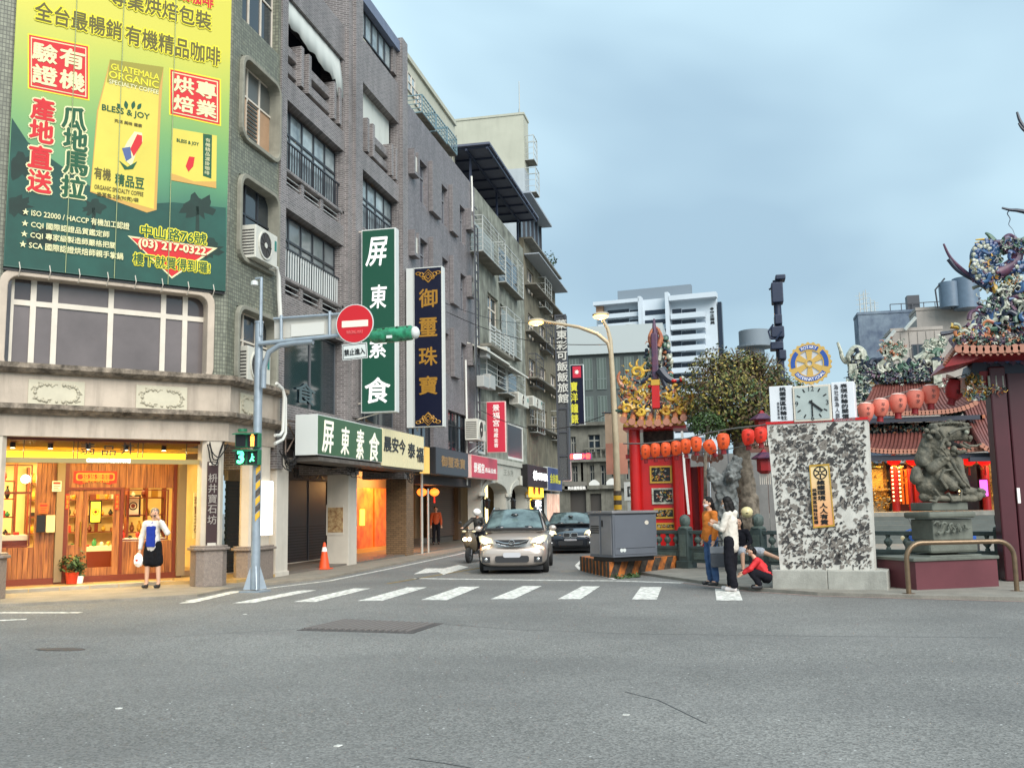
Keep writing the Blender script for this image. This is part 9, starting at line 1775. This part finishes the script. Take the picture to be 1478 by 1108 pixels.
o=blob('hood',[('c',(-.07,.03,1.46),(.07,.03,1.46),.045,.045),('c',(0,.1,1.46),(0,.07,1.36),.06,.06)],M_hood,None,voxel=.014,smooth=2,disp=.006,dscale=.06);o.matrix_basis=M.Translation(w2_.location)@M.Rotation(R(-108),4,'Z');attach(o,w2_)
p=V((gw1.x+.18,gw1.y-.22,.42));t=thing('tote_bag',p,'grey and charcoal insulated tote bag hanging between the two standing people','bag');MB().box(p.x-.2,p.x+.2,p.y-.06,p.y+.06,p.z,p.z+.26).B('lower_body',mat('charcoal_fabric',S(84,86,92,.85),rough=.8,var=.15),t,bevel=.02);MB().box(p.x-.205,p.x+.205,p.y-.063,p.y+.063,p.z+.262,p.z+.4).B('upper_body',mat('grey_fabric',S(150,150,154,.85),rough=.8),t,bevel=.02)
for e in(-.05,.05):MB().tube([p+V((-.1,e,.4)),p+V((-.06,e,.5)),p+V((.06,e,.5)),p+V((.1,e,.4))],.012,6).B('handle',M_blk,t)
gk=G(1096,849,.05);person((gk.x,gk.y,.05),R(0),'child in a red jacket and dark trousers crouching beside the clock tower base',dict(pel=(.16,0,.26),che=(0,0,.5),nek=(-.07,0,.63),hed=(-.14,0,.76),sl=(-.02,-.14,.58),sr=(-.02,.14,.58),el=(-.16,-.2,.42),er=(-.14,.2,.42),hl=(-.32,-.16,.32),hr=(-.3,.12,.34),kl=(-.16,-.12,.36),kr=(-.16,.12,.36),fl=(.02,-.12,.07),fr=(.02,.12,.07),fd=(-1,-.15,0)),mat('red_jacket',S(206,34,40,.88),rough=.7,var=.1),M_blkt,'short',M_msk,s=.9)
gt2=G(1080,822,.1);person((gt2.x,gt2.y,.06),R(0),'person in a black top and grey skirt sitting with one leg stretched out',dict(pel=(-.1,0,.5),che=(-.14,-.02,.84),nek=(-.16,-.03,.99),hed=(-.17,-.06,1.12),sl=(.0,-.06,.93),sr=(-.3,-.02,.93),el=(.08,-.1,.7),er=(-.36,-.06,.7),hl=(-.02,-.26,.6),hr=(-.26,-.24,.56),kl=(.34,-.3,.46),kr=(-.12,-.4,.48),fl=(.74,-.5,.3),fr=(-.12,-.46,.08),tl=(.4,0,.9),fd=(-.2,-1,0)),M_blkt,mat('pale_grey_skirt',S(176,178,184,.85),rough=.8),'long',None,s=1.0,skirt=True)
gd=LW.P(LW.at(617,-2.0,790),-1.6,.1);person(gd,R(20),'person in a dull orange top standing in the shade before the brown shutter',{},mat('rust_top',S(190,84,40,.8),rough=.8),M_blkt,'short',None,s=1.0,tf=1.1)
person((gs2.x+.0,gs2.y+.05,.0),R(-6),'person in dark clothes and a white helmet riding the lit scooter',dict(pel=(0,1.12,.92),che=(0,1.02,1.2),nek=(0,.98,1.36),hed=(0,.94,1.48),sl=(.18,1.0,1.3),sr=(-.18,1.0,1.3),el=(.3,.8,1.14),er=(-.3,.8,1.14),hl=(.31,.52,1.06),hr=(-.31,.52,1.06),kl=(.18,.68,.76),kr=(-.18,.68,.76),fl=(.16,.72,.38),fr=(-.16,.72,.38)),mat('dark_jacket',S(54,52,48,.8),rough=.7),M_blkt,'helmet',M_wl,tf=1.15)
p=onY(1078,739,24.6);t=thing('helmet',p,'round pale yellow helmet resting on a scooter behind the balustrade','helmet');blob('shell',[('e',p,(.15,.17,.14))],mat('cream_helmet',S(230,214,160,.88),rough=.3),t,voxel=.02);MB().tube([p+V((-.15,-.04,-.02)),p+V((0,-.18,-.02)),p+V((.15,-.04,-.02))],.01,5).B('rim',M_blk,t)
bpy.data.scenes.remove(WS)
